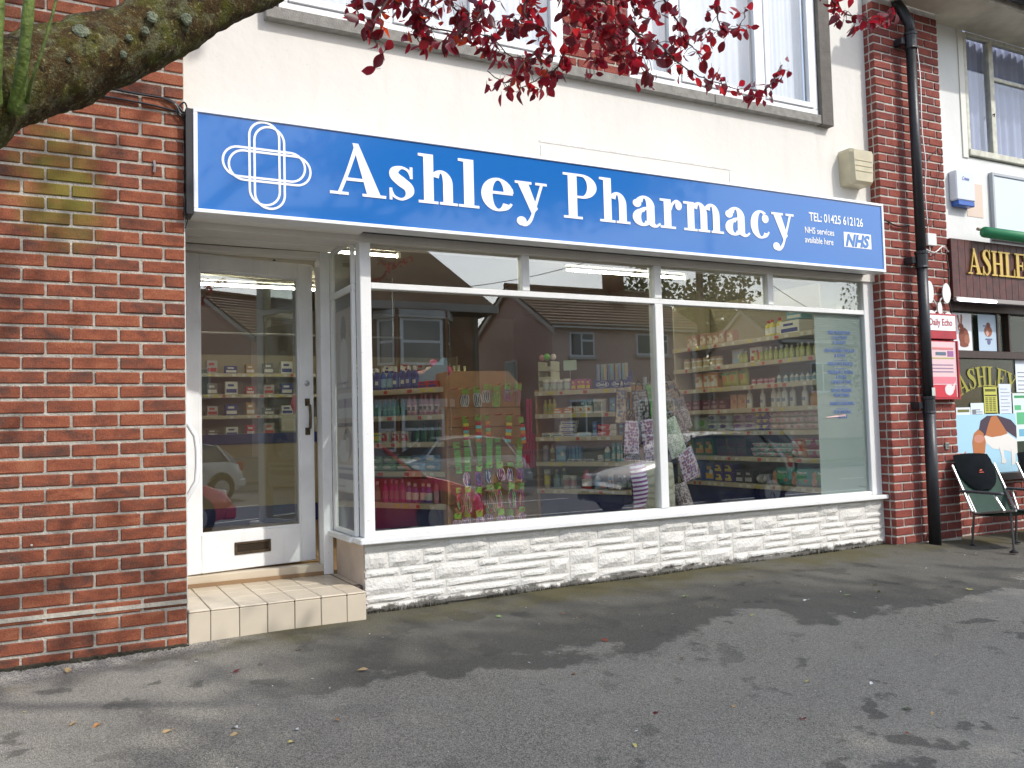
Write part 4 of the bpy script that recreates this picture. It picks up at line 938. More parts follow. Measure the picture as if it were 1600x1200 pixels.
for i in range(9):
    prod(UM,.65+i*.036,.07+.02*(i%2),z[4]+.06,'stick',f'{("leftmost " if i==0 else "rightmost " if i==8 else ORD[i-1]+" from left ")}carded {["blue","teal","orange"][i%3]} toothbrush in the navy tray','toothbrush',[(.35,.45,.5),[(.1,.2,.6),(.1,.45,.5),(.75,.4,.08)][i%3]],(.03,.01,.17),f'{["blue","teal","orange"][i%3]} toothbrushes in the tray')
# letter trays stacked on the left end
lt=thing('drawer_stack','cream stack of three open drawers on the left end of the middle unit','drawers',UM.pos(.02,.06,z[4]+.005),UM.th)
for k in range(3):
    mb=MB(); a=k*.10; mb.cbox(0,.13,0,.18,a,a+.006,.002); mb.cbox(0,.13,-.006,0,a,a+.042,.002); mb.cbox(-.006,0,-.006,.18,a,a+.095,.002); mb.cbox(.13,.136,-.006,.18,a,a+.095,.002); mb.build('drawer',simple((.55,.58,.45)),lt)
gb_=thing('hair_bobble_pile','green and pink soft balls on top of the cream drawer stack','balls',UM.pos(.08,.12,z[4]+.31),UM.th)
for (x,y,r,c_) in ((.0,0,.035,(.15,.55,.1)),(-.055,0,.03,(.65,.3,.35)),(.06,.02,.032,(.7,.62,.6))):
    mb=MB(); mb.lathe([(r*.3,0),(r*.9,r*.5),(r,r),(r*.8,r*1.6),(r*.3,r*2)],8); mb.build('ball',simple(c_),gb_,smooth=True,loc=(x,y,0))
sg2=thing('price_card','pale green card sign standing on the middle unit','card',UM.pos(.33,.12,z[4]+.22),UM.th); mb=MB(); mb.cbox(-.07,.07,-.002,.002,-.02,.08,.001); mb.build('card',simple((.5,.66,.6)),sg2); mb=MB(); mb.tube([(0,0,-.02),(0,0,-.215)],.003,5); mb.build('stand',ALU,sg2)
# shelf 4 (z3): soap & cartons
row(UM,.08,3,.05,.06,z[3],'bottle','yellow pump bottle on the second shelf of the middle unit','bottle',[(.5,.45,.08),Yl,(.35,.4,.1)],(.048,.035,.14))
row(UM,.23,2,.11,.06,z[3],'box','orange soap carton on the second shelf of the middle unit','box',[Or,Wh],(.09,.05,.055))
row(UM,.37,3,.085,.06,z[3],'box','white carton with orange circle on the second shelf of the middle unit','box',[Wh,Cr,Or],(.078,.05,.065))
row(UM,.46,2,.07,.14,z[3],'box','teal and white tall carton on the second shelf of the middle unit','box',[(.1,.4,.42),Wh],(.06,.04,.13))
row(UM,.62,2,.075,.08,z[3],'box','cream carton with grey figure on the second shelf of the middle unit','box',[Cr,Gy,Gy],(.068,.04,.125))
row(UM,.79,3,.065,.08,z[3],'box','blue tall carton on the second shelf of the middle unit','box',[(.12,.34,.6),Lb,Wh],(.058,.04,.125))
# shelf 3: toothpaste
row(UM,.10,2,.12,.06,z[2],'box','flat white tube carton on the third shelf of the middle unit','box',[Wh,Te],(.11,.05,.035))
row(UM,.33,1,.12,.06,z[2],'box','long white toothpaste carton on the third shelf of the middle unit','box',[Wh,(.2,.2,.5)],(.17,.045,.036),stack=4)
row(UM,.50,1,.1,.06,z[2],'box','flat pale blue carton beside the toothpaste on the third shelf of the middle unit','box',[Wh,Lb],(.13,.05,.035))
row(UM,.61,1,.1,.06,z[2],'box','narrow blue carton left of the red toothpaste on the third shelf of the middle unit','box',[(.15,.25,.6),Lb],(.042,.05,.13))
for k in range(2):
    t=prod(UM,.735,.06,z[2]+k*.055,'box',f'{["lower","upper"][k]} red and white toothpaste carton on the third shelf of the middle unit','box',[Wh,(.75,.6,.6)],(.19,.045,.05))
    mb=MB(); mb.poly([(-.096,.001),(.02,.001),(.035,.05),(-.096,.05)],-.0262,-.0232); mb.build('print',simple((.65,.03,.04)),t)
    text('Colgate',.040,SIGNW,t,(-.088,-.0268,.014),bold=.0006,sx=.62)
row(UM,.88,3,.055,.06,z[2],'bottle','blue stacked jar on the third shelf of the middle unit','jar',[(.1,.25,.5),(.1,.25,.5),Lb],(.05,.05,.062),stack=2)
# shelf 2
row(UM,.07,1,.05,.06,z[1],'tub','mauve tall tub at the left end of the fourth shelf of the middle unit','jar',[(.3,.25,.32),Gy,(.35,.25,.35)],(.06,.06,.16))
row(UM,.15,1,.05,.06,z[1],'bottle','gold capped brown bottle on the fourth shelf of the middle unit','bottle',[(.5,.42,.28),(.5,.42,.28),Br],(.055,.04,.16))
row(UM,.25,1,.05,.06,z[1],'box','wide blue carton on the fourth shelf of the middle unit','box',[(.15,.32,.55),Lb,Wh],(.10,.07,.15))
row(UM,.33,6,.022,.09,z[1],'box','thin blue carton in a file on the fourth shelf of the middle unit','box',[(.05,.2,.45),(.1,.3,.5)],(.018,.07,.15))
row(UM,.35,4,.07,.04,z[1],'box','small white and navy tube carton lying on the fourth shelf of the middle unit','box',[Wh,Nv],(.065,.04,.022))
row(UM,.66,1,.05,.06,z[1],'box','small white carton on the fourth shelf of the middle unit','box',[Wh,Gy],(.045,.045,.06))
row(UM,.73,1,.05,.06,z[1],'bottle','white bottle with violet cap on the fourth shelf of the middle unit','bottle',[Wh,Pu,Te],(.062,.04,.165))
row(UM,.80,3,.042,.06,z[1],'box','tall blue and white striped carton on the fourth shelf of the middle unit','box',[(.15,.5,.62),Wh,Wh],(.036,.036,.17))
row(UM,.94,1,.042,.06,z[1],'box','red and teal low carton at the right of the fourth shelf of the middle unit','box',[(.3,.55,.55),Rd],(.07,.04,.06))
# shelf 1
row(UM,.08,1,.05,.06,z[0],'tub','tan tall tub at the left end of the bottom shelf of the middle unit','jar',[(.45,.38,.2),Wh,Yl],(.06,.06,.19))
row(UM,.17,2,.075,.08,z[0],'bottle','grey green bottle on the bottom shelf of the middle unit','bottle',[(.2,.32,.32),Wh,(.3,.42,.42)],(.07,.05,.19))
row(UM,.29,2,.07,.06,z[0],'tub','white jar with pink band on the bottom shelf of the middle unit','jar',[(.5,.52,.5),Wh,(.5,.3,.32)],(.065,.065,.13))
row(UM,.51,1,.07,.06,z[0],'bottle','large red bottle with white label on the bottom shelf of the middle unit','bottle',[(.55,.04,.06),(.6,.1,.12),Wh],(.10,.06,.175))
row(UM,.61,1,.07,.06,z[0],'bottle','blue and white bottle right of the red bottle on the bottom shelf of the middle unit','bottle',[(.45,.6,.72),Nv,(.1,.3,.6)],(.068,.05,.15))
row(UM,.68,1,.07,.05,z[0],'box','low blue and pink carton on the bottom shelf of the middle unit','box',[(.3,.5,.65),Pk],(.07,.04,.065))
row(UM,.76,1,.07,.06,z[0],'box','tall grey, red and blue carton on the bottom shelf of the middle unit','box',[(.45,.42,.45),(.1,.25,.55),Rd],(.055,.04,.14))
row(UM,.835,4,.055,.06,z[0],'bottle','dark cough mixture bottle with white cap on the bottom shelf of the middle unit','bottle',[(.03,.02,.02),Wh,(.35,.45,.4)],(.050,.040,.135))
# right unit (x=0 far end, 2.03 near end) --------------------------------------------
z=UR.zs
for a,b,cl,lb in ((.9,1.0,(Gy,Lb,Wh),'grey nappy box with blue print'),(1.15,.9,(Wh,Rd,Rd),'white box with red lettering')):
    prod(UR,a,.12,z[6] if 0 else z[5],'box',lb+' on the second highest shelf of the right unit','box',cl,(.16,.10,.14))
row(UR,1.30,3,.08,.08,z[6],'bottle','yellow and white bottle on the topmost shelf of the right unit','bottle',[Yl,Rd,Wh],(.07,.05,.16))
row(UR,1.62,1,.2,.12,z[6],'box','large white box with navy swoosh on the topmost shelf of the right unit','box',[Wh,Nv],(.26,.18,.12))
row(UR,1.66,1,.2,.12,z[6]+.125,'box','teal box on top of the large white box at the top of the right unit','box',[(.15,.4,.48),Wh],(.18,.14,.09))
row(UR,.2,7,.1,.1,z[6],'box','pale multicoloured box far back on the topmost shelf of the right unit','box',[(.5,.3,.25),Cr,Wh],(.09,.08,.12))
row(UR,.95,15,.066,.07,z[5],'bottle','yellow green bottle with white cap on the second highest shelf of the right unit','bottle',[(.42,.50,.12),Wh,(.55,.6,.2)],(.05,.04,.125))
row(UR,.15,6,.10,.07,z[5],'tub','pale jar far back on the second highest shelf of the right unit','jar',[Wh,(.5,.3,.2),(.6,.5,.3)],(.07,.07,.10))
row(UR,.35,3,.12,.07,z[4],'box','peach carton on the third highest shelf of the right unit','box',[(.7,.35,.2),Wh,Wh],(.11,.08,.16))
row(UR,.74,3,.12,.07,z[4],'pack','yellow green bag with bear picture on the third highest shelf of the right unit','packet',[(.55,.55,.12),(.7,.3,.1),Gn],(.11,.08,.165))
row(UR,1.12,6,.05,.07,z[4],'tub','small pink and white jar on the third highest shelf of the right unit','jar',[Wh,Pk,(.6,.2,.3)],(.042,.042,.055))
row(UR,1.44,7,.07,.07,z[4],'bottle','small white and blue bottle on the third highest shelf of the right unit','bottle',[Wh,(.15,.4,.5),(.3,.5,.6)],(.045,.035,.085))
row(UR,.15,5,.13,.10,z[3],'box','dark purple gift box on the middle shelf of the right unit','box',[(.16,.02,.07),(.35,.2,.2)],(.11,.10,.10))
row(UR,.84,2,.11,.08,z[3],'box','peach flowered carton on the middle shelf of the right unit','box',[(.68,.42,.28),(.6,.35,.25),(.5,.2,.15)],(.10,.09,.135))
row(UR,1.05,10,.076,.07,z[3],'bottle','white baby lotion bottle with blue print on the middle shelf of the right unit','bottle',[(.80,.78,.70),(.8,.78,.7),(.8,.78,.72),(.25,.35,.55)],(.064,.045,.185))
row(UR,1.82,3,.065,.07,z[3],'bottle','amber baby shampoo bottle with yellow cap on the middle shelf of the right unit','bottle',[(.62,.26,.02),(.7,.55,.1),(.6,.3,.05)],(.058,.04,.17))
row(UR,.2,2,.16,.10,z[2],'pack','pale green packet on the third lowest shelf of the right unit','packet',[(.35,.52,.4),Gn,Gy],(.15,.10,.16))
row(UR,.52,2,.17,.10,z[2],'pack','pale blue nappy packet on the third lowest shelf of the right unit','packet',[(.40,.52,.56),Nv,Wh],(.16,.10,.085),stack=2)
row(UR,.88,2,.17,.10,z[2],'pack','lilac packet on the third lowest shelf of the right unit','packet',[(.48,.42,.55),Pu,Wh],(.16,.10,.085),stack=2)
row(UR,1.18,2,.08,.08,z[2],'pack','navy and yellow wipes packet on the third lowest shelf of the right unit','packet',[(.15,.12,.4),Yl,Wh],(.075,.08,.055),stack=3)
row(UR,1.36,8,.085,.08,z[2],'pack','cream cotton wool bag on the third lowest shelf of the right unit','packet',[(.70,.62,.55),(.6,.3,.35)],(.085,.10,.058),stack=3)
row(UR,.16,3,.14,.10,z[1],'box','green and orange pantyliner carton on the second lowest shelf of the right unit','box',[(.08,.20,.06),(.6,.3,.04),Yl],(.13,.10,.17))
for i in range(3):
    for k in range(2):
        t=prod(UR,.66+i*.14,.08,z[1]+k*.088,'box',['lower','upper'][k]+' '+['left','middle','right'][i]+' dark green and maroon carton, second lowest shelf, right shelving','box',[(.06,.07,.04),(.12,.03,.05)],(.135,.10,.085),'dark green and maroon cartons')
row(UR,1.10,7,.072,.08,z[1],'pack','mint and pink tissue packet on the second lowest shelf of the right unit','packet',[(.42,.60,.48),Pk,Wh],(.075,.08,.042),stack=3)
row(UR,1.62,2,.085,.08,z[1],'pack','orange and white packet on the second lowest shelf of the right unit','packet',[(.72,.36,.2),Wh,Rd],(.085,.10,.085),stack=2)
row(UR,1.81,2,.115,.08,z[1],'pack','magenta and silver packet on the second lowest shelf of the right unit','packet',[(.6,.15,.32),Gy,Wh],(.115,.10,.085),stack=2)
row(UR,.30,2,.15,.08,z[0],'box','blue and yellow carton on the bottom shelf of the right unit','box',[(.03,.10,.35),(.75,.45,.05),Wh],(.13,.10,.19))
row(UR,.62,2,.13,.08,z[0],'box','purple and yellow carton on the bottom shelf of the right unit','box',[(.06,.03,.22),(.6,.5,.1),Yl],(.12,.10,.09),stack=2)
row(UR,.90,2,.12,.08,z[0],'box','black carton on the bottom shelf of the right unit','box',[(.03,.03,.04),Gy],(.10,.10,.12))
row(UR,1.14,2,.09,.10,z[0],'pack','white folded packet on the bottom shelf of the right unit','packet',[Gy,Wh],(.08,.10,.09),stack=1)
for i in range(3):
    t=prod(UR,1.46+i*.235,.09,z[0],'pack',f'{["left","middle","right"][i]} teal nappy packet with baby picture, bottom shelf, right shelving','packet',[(.02,.38,.30),(.10,.45,.20),(.02,.38,.30)],(.22,.12,.165))
    mb=MB(); mb.poly(ball(-.080,.10,.026,.030),-.066,-.060); mb.poly(ball(-.085,.045,.030,.040),-.0665,-.060); mb.build('print',simple((.55,.30,.20)),t)
    mb=MB(); mb.poly(ball(.05,.05,.014),-.066,-.060); mb.build('print',simple((.7,.1,.05)),t)
    text('Pampers',.032,SIGNW,t,(-.040,-.0665,.112),bold=.0006,sx=.95)
# bag spinner ------------------------------------------------------------------------
sp=thing('bag_spinner','floor spinner rack with black wheeled base, hung with patterned bags','rack',(3.80,.98,0))
mb=MB(); mb.tube([(0,0,.06),(0,0,1.32)],.016,10); mb.build('pole',ALU,sp)
mb=MB(); mb.lathe([(.15,.045),(.15,.075),(.03,.09)],16); mb.build('base',PVCBLK,sp)
for a in range(4): mb=MB(); mb.tube([(.13*math.cos(a*1.57+.4),.13*math.sin(a*1.57+.4)-.012,.035),(.13*math.cos(a*1.57+.4),.13*math.sin(a*1.57+.4)+.012,.035)],.032,10); mb.build('wheel',PVCBLK,sp)
for zz_ in (.72,1.0,1.26):
    for a in range(6): mb=MB(); t=a*1.047+zz_; mb.tube([(0,0,zz_),(.22*math.cos(t),.22*math.sin(t),zz_+.01)],.004,5); mb.build('hook',ALU,sp)
def pattern(name,c0,c1,scale,kind='dots'):
    if name in MATS: return MATS[name]
    m=bpy.data.materials.new(name); m.use_nodes=True; n=m.node_tree.nodes; l=m.node_tree.links.new; b=n['Principled BSDF']; b.inputs['Roughness'].default_value=.45
    tc_=n.new('ShaderNodeTexCoord')
    if kind=='dots': t=n.new('ShaderNodeTexVoronoi'); t.inputs['Scale'].default_value=scale; t.inputs['Randomness'].default_value=.5; o_='Distance'
    elif kind=='stripe': t=n.new('ShaderNodeTexWave'); t.bands_direction='Z'; t.inputs['Scale'].default_value=scale; t.inputs['Distortion'].default_value=.2; o_='Fac'
    else: t=n.new('ShaderNodeTexWave'); t.wave_type='RINGS'; t.inputs['Scale'].default_value=scale; t.inputs['Distortion'].default_value=9; t.inputs['Detail'].default_value=1; o_='Fac'
    l(tc_.outputs['Object'],t.inputs['Vector']); r=n.new('ShaderNodeValToRGB'); r.color_ramp.interpolation='CONSTANT' if kind!='swirl' else 'LINEAR'
    r.color_ramp.elements[0].color=(*c0,1); r.color_ramp.elements[1].position=.50 if kind=='dots' else .5; r.color_ramp.elements[1].color=(*c1,1)
    if kind=='dots':   # hue of each dot varies
        h=n.new('ShaderNodeMixRGB'); sc_=n.new('ShaderNodeSeparateColor'); l(t.outputs['Color'],sc_.inputs[0]); l(sc_.outputs[0],h.inputs['Fac']); h.inputs['Color1'].default_value=(*c0,1); h.inputs['Color2'].default_value=(c0[2],c0[1],c0[0]*.8,1)
        mx_=n.new('ShaderNodeMixRGB'); r.color_ramp.elements[0].color=(0,0,0,1); r.color_ramp.elements[1].color=(1,1,1,1); l(t.outputs[o_],r.inputs['Fac']); l(r.outputs[0],mx_.inputs['Fac']); l(h.outputs[0],mx_.inputs['Color1']); mx_.inputs['Color2'].default_value=(*c1,1); l(mx_.outputs[0],b.inputs['Base Color'])
    else: l(t.outputs[o_],r.inputs['Fac']); l(r.outputs[0],b.inputs['Base Color'])
    MATS[name]=m; return m
PUR=pattern('purple_hearts_print',(.16,.09,.24),(.48,.43,.50),40)
STR=pattern('purple_white_stripes',(.20,.05,.24),(.62,.62,.72),9,'stripe')
SWI=pattern('silver_swirl_print',(.30,.29,.22),(.46,.45,.36),5,'swirl')
FLO=pattern('brown_floral_print',(.30,.14,.08),(.46,.36,.25),34)
BWD=pattern('black_white_dots',(.30,.26,.27),(.04,.03,.04),40)
DOT=pattern('white_specks',(.25,.3,.2),(.52,.54,.48),60)
LEO=pattern('grey_leopard_print',(.12,.09,.1),(.42,.36,.36),60)
GRB=pattern('green_leaf_bag',(.12,.4,.06),(.30,.45,.14),20)
def bag(label,x,y,z,w,h,d,m,tilt=0,rz=0,handle=True):
    t=thing('hanging_bag',label,'bag',(x,y,z),rz); t.rotation_euler=(0,tilt,rz)
    mb=MB(); nx_,nz_=6,8
    for sgn in (-1,1):
        o=len(mb.v)
        for j in range(nz_+1):
            for i in range(nx_+1):
                u=2*i/nx_-1; v_=j/nz_; bul=(1-u*u*.85)*(.25+.75*math.sin(math.pi*min(1,v_*.9+.1)))
                mb.v.append((u*w/2*(1-.08*(1-v_)**2)+noise.noise(Vector((u*2,v_*3,x*9)))*.004, sgn*d/2*bul+noise.noise(Vector((u*3+x,v_*4,z*7)))*.006, -h*v_))
        for j in range(nz_):
            for i in range(nx_):
                a=o+j*(nx_+1)+i; q=(a,a+nx_+1,a+nx_+2,a+1); mb.f.append(q if sgn<0 else q[::-1]); mb.mi.append(0)
    mb.build('bag_body',m,t,smooth=True)
    if handle: mb=MB(); mb.tube([(-w*.22,0,0),(-w*.18,0,.05),(0,0,.085),(w*.18,0,.05),(w*.22,0,0)],.004,5,cap=False); mb.build('handle',DKCLOTH,t)
    return t
spec=[('brown floral wash bag, upper left of the spinner',-.27,-.10,1.22,.10,.26,.05,FLO,.05,.2),
('black and white dotted bag, upper middle of the spinner',-.15,-.16,1.20,.13,.26,.05,BWD,-.05,0),
('bright green leaf print bag, upper middle of the spinner',.0,-.14,1.26,.17,.14,.05,GRB,-.2,.1),
('green and pink floral clear bag below the green leaf bag',.01,-.17,1.10,.14,.16,.05,GRB,.0,.1),
('cream floral bag, upper right of the spinner behind the mullion',.19,-.06,1.27,.12,.24,.05,FLO,-.45,.1),
('silver and pink bag slanting at the right of the spinner',.24,-.10,1.14,.11,.26,.05,LEO,-.35,.1),
('grey folded bag at the far right of the spinner',.30,-.05,1.02,.09,.24,.04,LEO,-.2,.1),
('white purse with purple hearts hanging at left of the spinner',-.24,-.18,.95,.12,.24,.03,PUR,.05,.1),
('lilac heart print purse slanting in front of the pole',-.11,-.20,.96,.12,.24,.03,PUR,-.15,-.1),
('white speckled long bag at the middle right of the spinner',.10,-.16,.96,.13,.30,.05,DOT,-.35,0),
('purple heart print cloth hanging at the right of the spinner',.24,-.16,.70,.15,.24,.03,PUR,-.35,.1),
('purple and white striped bag low at the left of the spinner',-.20,-.18,.60,.14,.32,.08,STR,-.12,.1),
('silver swirl patterned handbag low in front of the pole',-.02,-.20,.60,.22,.34,.10,SWI,0,0),
('small lilac heart pouch hanging above the silver handbag',-.06,-.18,.74,.12,.12,.04,PUR,0,0),
('grey leopard print long bag low at the right of the spinner',.20,-.14,.42,.12,.38,.07,LEO,-.3,0),
('dark leopard print bag at the lowest right of the spinner',.13,-.10,.34,.12,.30,.07,LEO,-.05,0),
('black quilted bag deep in the middle of the spinner',.04,-.02,1.12,.22,.34,.12,DKCLOTH,.05,0),
('black bag deep in the lower middle of the spinner',.08,-.05,.78,.24,.40,.12,DKCLOTH,-.1,0),
('plum heart print wash bag behind the white purse',-.16,-.06,.92,.16,.26,.10,pattern('plum_hearts_print',(.45,.4,.45),(.12,.03,.10),50),.1,.3),
('brown floral pouch high at the right of the spinner',.13,-.10,1.20,.14,.20,.06,FLO,-.25,0),
('dark rose pouch left of the green clear bag',-.05,-.12,1.12,.12,.22,.06,pattern('rose_print',(.5,.08,.2),(.10,.05,.06),40),.1,0),
('pale grey cosmetic bag low at the far right of the spinner',.30,-.08,.66,.12,.22,.06,LEO,-.4,0)]
for lb,x,y,z_,w,h,d,m,ti,rz_ in spec: bag(lb,3.79+x*1.12,.98+y,z_,w*1.32,h*1.1,d*1.5,m,ti,rz_,handle=True)
tgl=thing('price_tag','small white price tag hanging below the silver handbag','tag',(3.86,.74,.17)); mb=MB(); mb.cbox(-.022,.022,-.001,.001,-.07,.03,.0004); mb.build('card',PAPER,tgl); mb=MB(); mb.tube([(0,0,.03),(.0,.02,.12)],.001,4); mb.build('string',PVCBLK,tgl)
# magenta pouches on the left side of the middle unit
for k,(zt_,h_,w_,lb) in enumerate(((1.20,.42,.07,'tall magenta pouch hanging at the left side of the middle unit, upper one'),(.86,.34,.16,'wide magenta pleated bag hanging at the left side of the middle unit, lower one'))):
    t=thing('magenta_pouch',lb,'bag',UM.pos(-.06-.03*k,-.02,zt_),UM.th+.5)
    for q in range(5 if k else 2):
        mb=MB(); x=(q-(2 if k else .5))*.032; mb.cbox(x-.014,x+.014,-.02,.02,-h_,0,.01); mb.build('pleat',simple((.45,.012,.12),.5),t)
# counter and till area seen through the door
ct=thing('shop_counter','wide tan shop counter with navy top band and navy kick board at the back','counter',(-.6,4.2,0))
mb=MB(); mb.cbox(0,3.9,.0,.5,.825,.93,.004); mb.build('top_band',NAVY,ct)
mb=MB(); mb.box(.01,3.89,.02,.5,.18,.8245); mb.build('front_panel',mat('counter_front',(.40,.33,.20),.5),ct)
mb=MB(); mb.box(0.02,3.88,.012,.5,.0,.1795); mb.build('kick_board',NAVY,ct)
zb=UB.zs
for k in range(4):
    cols_=[(Rd,Wh),(Wh,Nv),((.2,.2,.22),Wh),((.5,.3,.1),Wh),(Nv,Wh),(Gy,Rd)]
    for i in range(18):
        a=cols_[(i*5+k*3)%6]; prod(UB,.15+i*.22,.08,zb[k],'box',['red and white','white and navy','grey and white','orange and white','navy and white','grey and red'][(i*5+k*3)%6]+' carton, '+('leftmost' if i==0 else 'rightmost' if i==17 else 'number %d from left'%(i+1) if 0 else ['second','third','fourth','fifth','sixth','seventh','eighth','ninth','tenth','eleventh','twelfth','thirteenth','fourteenth','fifteenth','sixteenth','seventeenth'][i-1]+' from left')+', '+['lowest','second','third','top'][k]+' row behind the counter','box',list(a),(.10+.02*(i%3),.10,.09+.02*((i+k)%4)),'medicine cartons behind the counter')
def ctr(label,x,y,fn,cat,name): t=thing(name,label,cat,(x,y,.9305)); fn(t); return t
def f1(t):
    mb=MB(); mb.lathe([(.13,0),(.13,.02)],16); mb.build('foot',PVCBLK,t); mb=MB(); mb.tube([(0,0,.02),(0,0,.2)],.01,6); mb.build('stem',ALU,t)
    mb=MB(); mb.poly(arc(0,.31,.10,.11,0,345,20),-.01,.01); mb.build('disc',simple((.5,.05,.1)),t)
ctr('round pink sign on a stand on the counter','%s' and 1.72,4.35,f1,'sign','counter_sign')
def f2(t): mb=MB(); mb.cbox(0,.34,0,.3,0,.16,.01); mb.build('body',simple((.5,.5,.42)),t); mb=MB(); mb.poly([(0.02,.162),(.32,.162),(.30,.30),(.04,.30)],.1,.12); mb.build('screen',simple((.1,.11,.12)),t)
ctr('beige till with a small screen on the counter seen beside the door handle',1.86,4.3,f2,'till','cash_till')
def f3(t):
    mb=MB(); mb.cbox(0,.16,.0,.08,0,.16,.004); mb.build('holder',simple((.35,.42,.30)),t); mb=MB(); mb.poly(rect(.01,.15,.02,.15),-.006,-.001); mb.build('leaflet',simple((.65,.62,.52)),t)
ctr('leaflet holder at the front edge of the counter',1.48,4.22,f3,'holder','leaflet_holder')
mb=MB(); v=thing('spectacle_rack','tall cream rack card holding pairs of glasses on the counter','rack',(.40,4.24,.9305)); mb.cbox(0,.22,0,.02,0,.62,.004); mb.build('card',simple((.38,.33,.22)),v)
for k in range(5): mb=MB(); mb.tube([(.03,-.01,.08+k*.115),(.07,-.012,.10+k*.115),(.11,-.01,.085+k*.115),(.15,-.012,.10+k*.115),(.19,-.01,.08+k*.115)],.008,5); mb.build('glasses',simple([(.1,.1,.12),(.3,.03,.05)][k%2]),v)
mt=thing('door_mat','brown coir mat on the shop floor inside the door','mat',(.2,1.2,.0005)); mb=MB(); mb.cbox(0,.9,0,.7,0,.012,.004); mb.build('pile',mat('coir',(.22,.14,.06),.95,var=.4,scale=80),mt)
rl=thing('ceiling_rail','thin silver display rail under the shop ceiling behind the door glass','rail',(.2,4.1,1.95)); mb=MB(); mb.tube([(0,0,0),(2.6,0,-.0)],.012,6); mb.build('bar',ALU,rl)
mb=MB()
for x in (.1,2.5): mb.tube([(x,0,.01),(x,0,.66)],.004,4)
mb.build('hanger',ALU,rl)

# ------------------------------------------------------------------ facade fittings
ab=thing('alarm_box','beige bell shaped alarm box on the wall above the end of the sign','alarm box',(5.42,.15,2.90))
mb=MB(); prof=[(-.128,0),(.128,0),(.135,.02),(.135,.27),(.12,.30),(-.12,.30),(-.135,.27),(-.135,.02)]
n=len(prof); v=[(x,0,z_) for x,z_ in prof]+[(x,-.12,z_) for x,z_ in prof]+[(x*.86,-.155,.02+z_*.88) for x,z_ in prof]
mb.add(v,[(i,(i+1)%n,n+(i+1)%n,n+i) for i in range(n)]+[(n+i,n+(i+1)%n,2*n+(i+1)%n,2*n+i) for i in range(n)]+[tuple(range(2*n,3*n))])
mb.v=[(x*(1 if z_>.05 else .9),y,z_) for x,y,z_ in mb.v]
mb.build('cover',mat('aged_beige_plastic',(.52,.47,.32),.4,var=.15,scale=10),ab)
for z_ in (.10,.145,.19): mb=MB(); mb.cbox(-.10,.10,-.159,-.154,z_,z_+.008,.001); mb.build('rib',simple((.45,.4,.26)),ab)
dp=thing('drainpipe','black cast iron drainpipe running down the brick pier','drainpipe',(6.045,-.035,0))
mb=MB(); mb.tube([(-.06,.09,4.62),(-.06,.02,4.50),(-.01,-.01,4.38),(-.01,-.01,4.25)],.046,12); mb.build('swan_neck',BLACK,dp,smooth=True)
mb=MB(); mb.tube([(-.01,-.01,4.3),(-.005,-.01,2.30)],.042,14); mb.build('pipe_length',BLACK,dp,smooth=True)
mb=MB(); mb.tube([(-.005,-.01,2.32),(-.005,-.01,1.05)],.044,14); mb.build('pipe_length',BLACK,dp,smooth=True)
mb=MB(); mb.tube([(-.005,-.01,1.0),(-.01,-.01,-.19)],.050,14); mb.build('pipe_length',BLACK,dp,smooth=True)
for zc in (4.22,2.28,1.02,):
    mb=MB(); mb.lathe([(.052,-.07),(.056,-.065),(.052,-.05),(.052,.05),(.058,.055),(.058,.075),(.05,.08)],14); mb.build('collar',BLACK,dp,loc=(-.005,-.01,zc))
    for a_,b_ in ((-.105,-.055),(.05,.09)): mb=MB(); mb.cbox(a_,b_,.0,.09,-.03,.03,.004); mb.build('lug',BLACK,dp,loc=(-.005,0,zc))
mb=MB(); mb.cbox(-.030,.012,-.0675,-.0655,1.10,1.17,.0004); mb.build('torn_sticker',simple((.5,.55,.5)),dp)
def wire(label,pts,r=.004,m=PVCBLK,name='cable'): 
    mb=MB(); mb.tube(catmull(pts,5),r,5); return tag(mb.build(name,m),label,'cable')
wire('upper black cable running across the brick wall to the sign corner',[(-1.0,-.008,2.80),(-.62,-.012,2.80),(-.28,-.012,2.775),(-.08,-.014,2.765),(-.02,-.018,2.72),(.01,-.02,2.68)],.007)
wire('lower black cable running across the brick wall to the sign corner',[(-1.0,-.008,2.735),(-.5,-.012,2.735),(-.2,-.012,2.725),(-.01,-.018,2.70)],.006)
wire('small cable loop hanging below the left corner of the sign',[(.0,-.01,2.20),(-.005,-.02,2.15),(.012,-.018,2.11),(.002,-.012,2.06)],.004)
wire('tangled bundle of cables beside the top left corner of the sign',[(-.12,-.014,2.77),(-.05,-.03,2.74),(-.02,-.03,2.69),(.015,-.03,2.70),(.0,-.02,2.76),(-.04,-.02,2.70),(.01,-.02,2.66)],.005)
wire('black cable from the sign end to the drainpipe',[(5.56,-.05,2.60),(5.7,.035,2.62),(5.85,.03,2.58),(6.0,.03,2.60)],.007)
wire('thin grey cable hanging down the right part of the pier',[(6.20,.035,4.45),(6.25,.035,4.0),(6.24,.035,3.5),(6.26,.03,3.18),(6.24,.035,2.9),(6.26,.035,2.5),(6.27,.035,2.35)],.005,ALU)
wire('thin black cable loop at the right edge of the pier',[(6.26,.03,3.18),(6.36,.03,3.28),(6.46,.03,3.34),(6.49,.03,3.28),(6.36,.03,2.9),(6.24,.03,2.6)],.003)
wire('white cable bundle below the junction box on the pier',[(6.15,.03,2.42),(6.3,.02,2.38),(6.42,.02,2.44),(6.5,.02,2.40)],.006,simple((.6,.6,.58)))
wire('dark cable running down beside the mahogany fascia',[(6.47,.03,2.42),(6.49,.02,2.2),(6.46,.02,2.0),(6.50,.02,1.85)],.006)
jb=thing('junction_box','small white junction box right of the drainpipe','junction box',(6.28,.045,2.44)); mb=MB(); mb.cbox(-.06,.06,-.03,0,0,.11,.004); mb.build('cover',simple((.65,.67,.66)),jb)
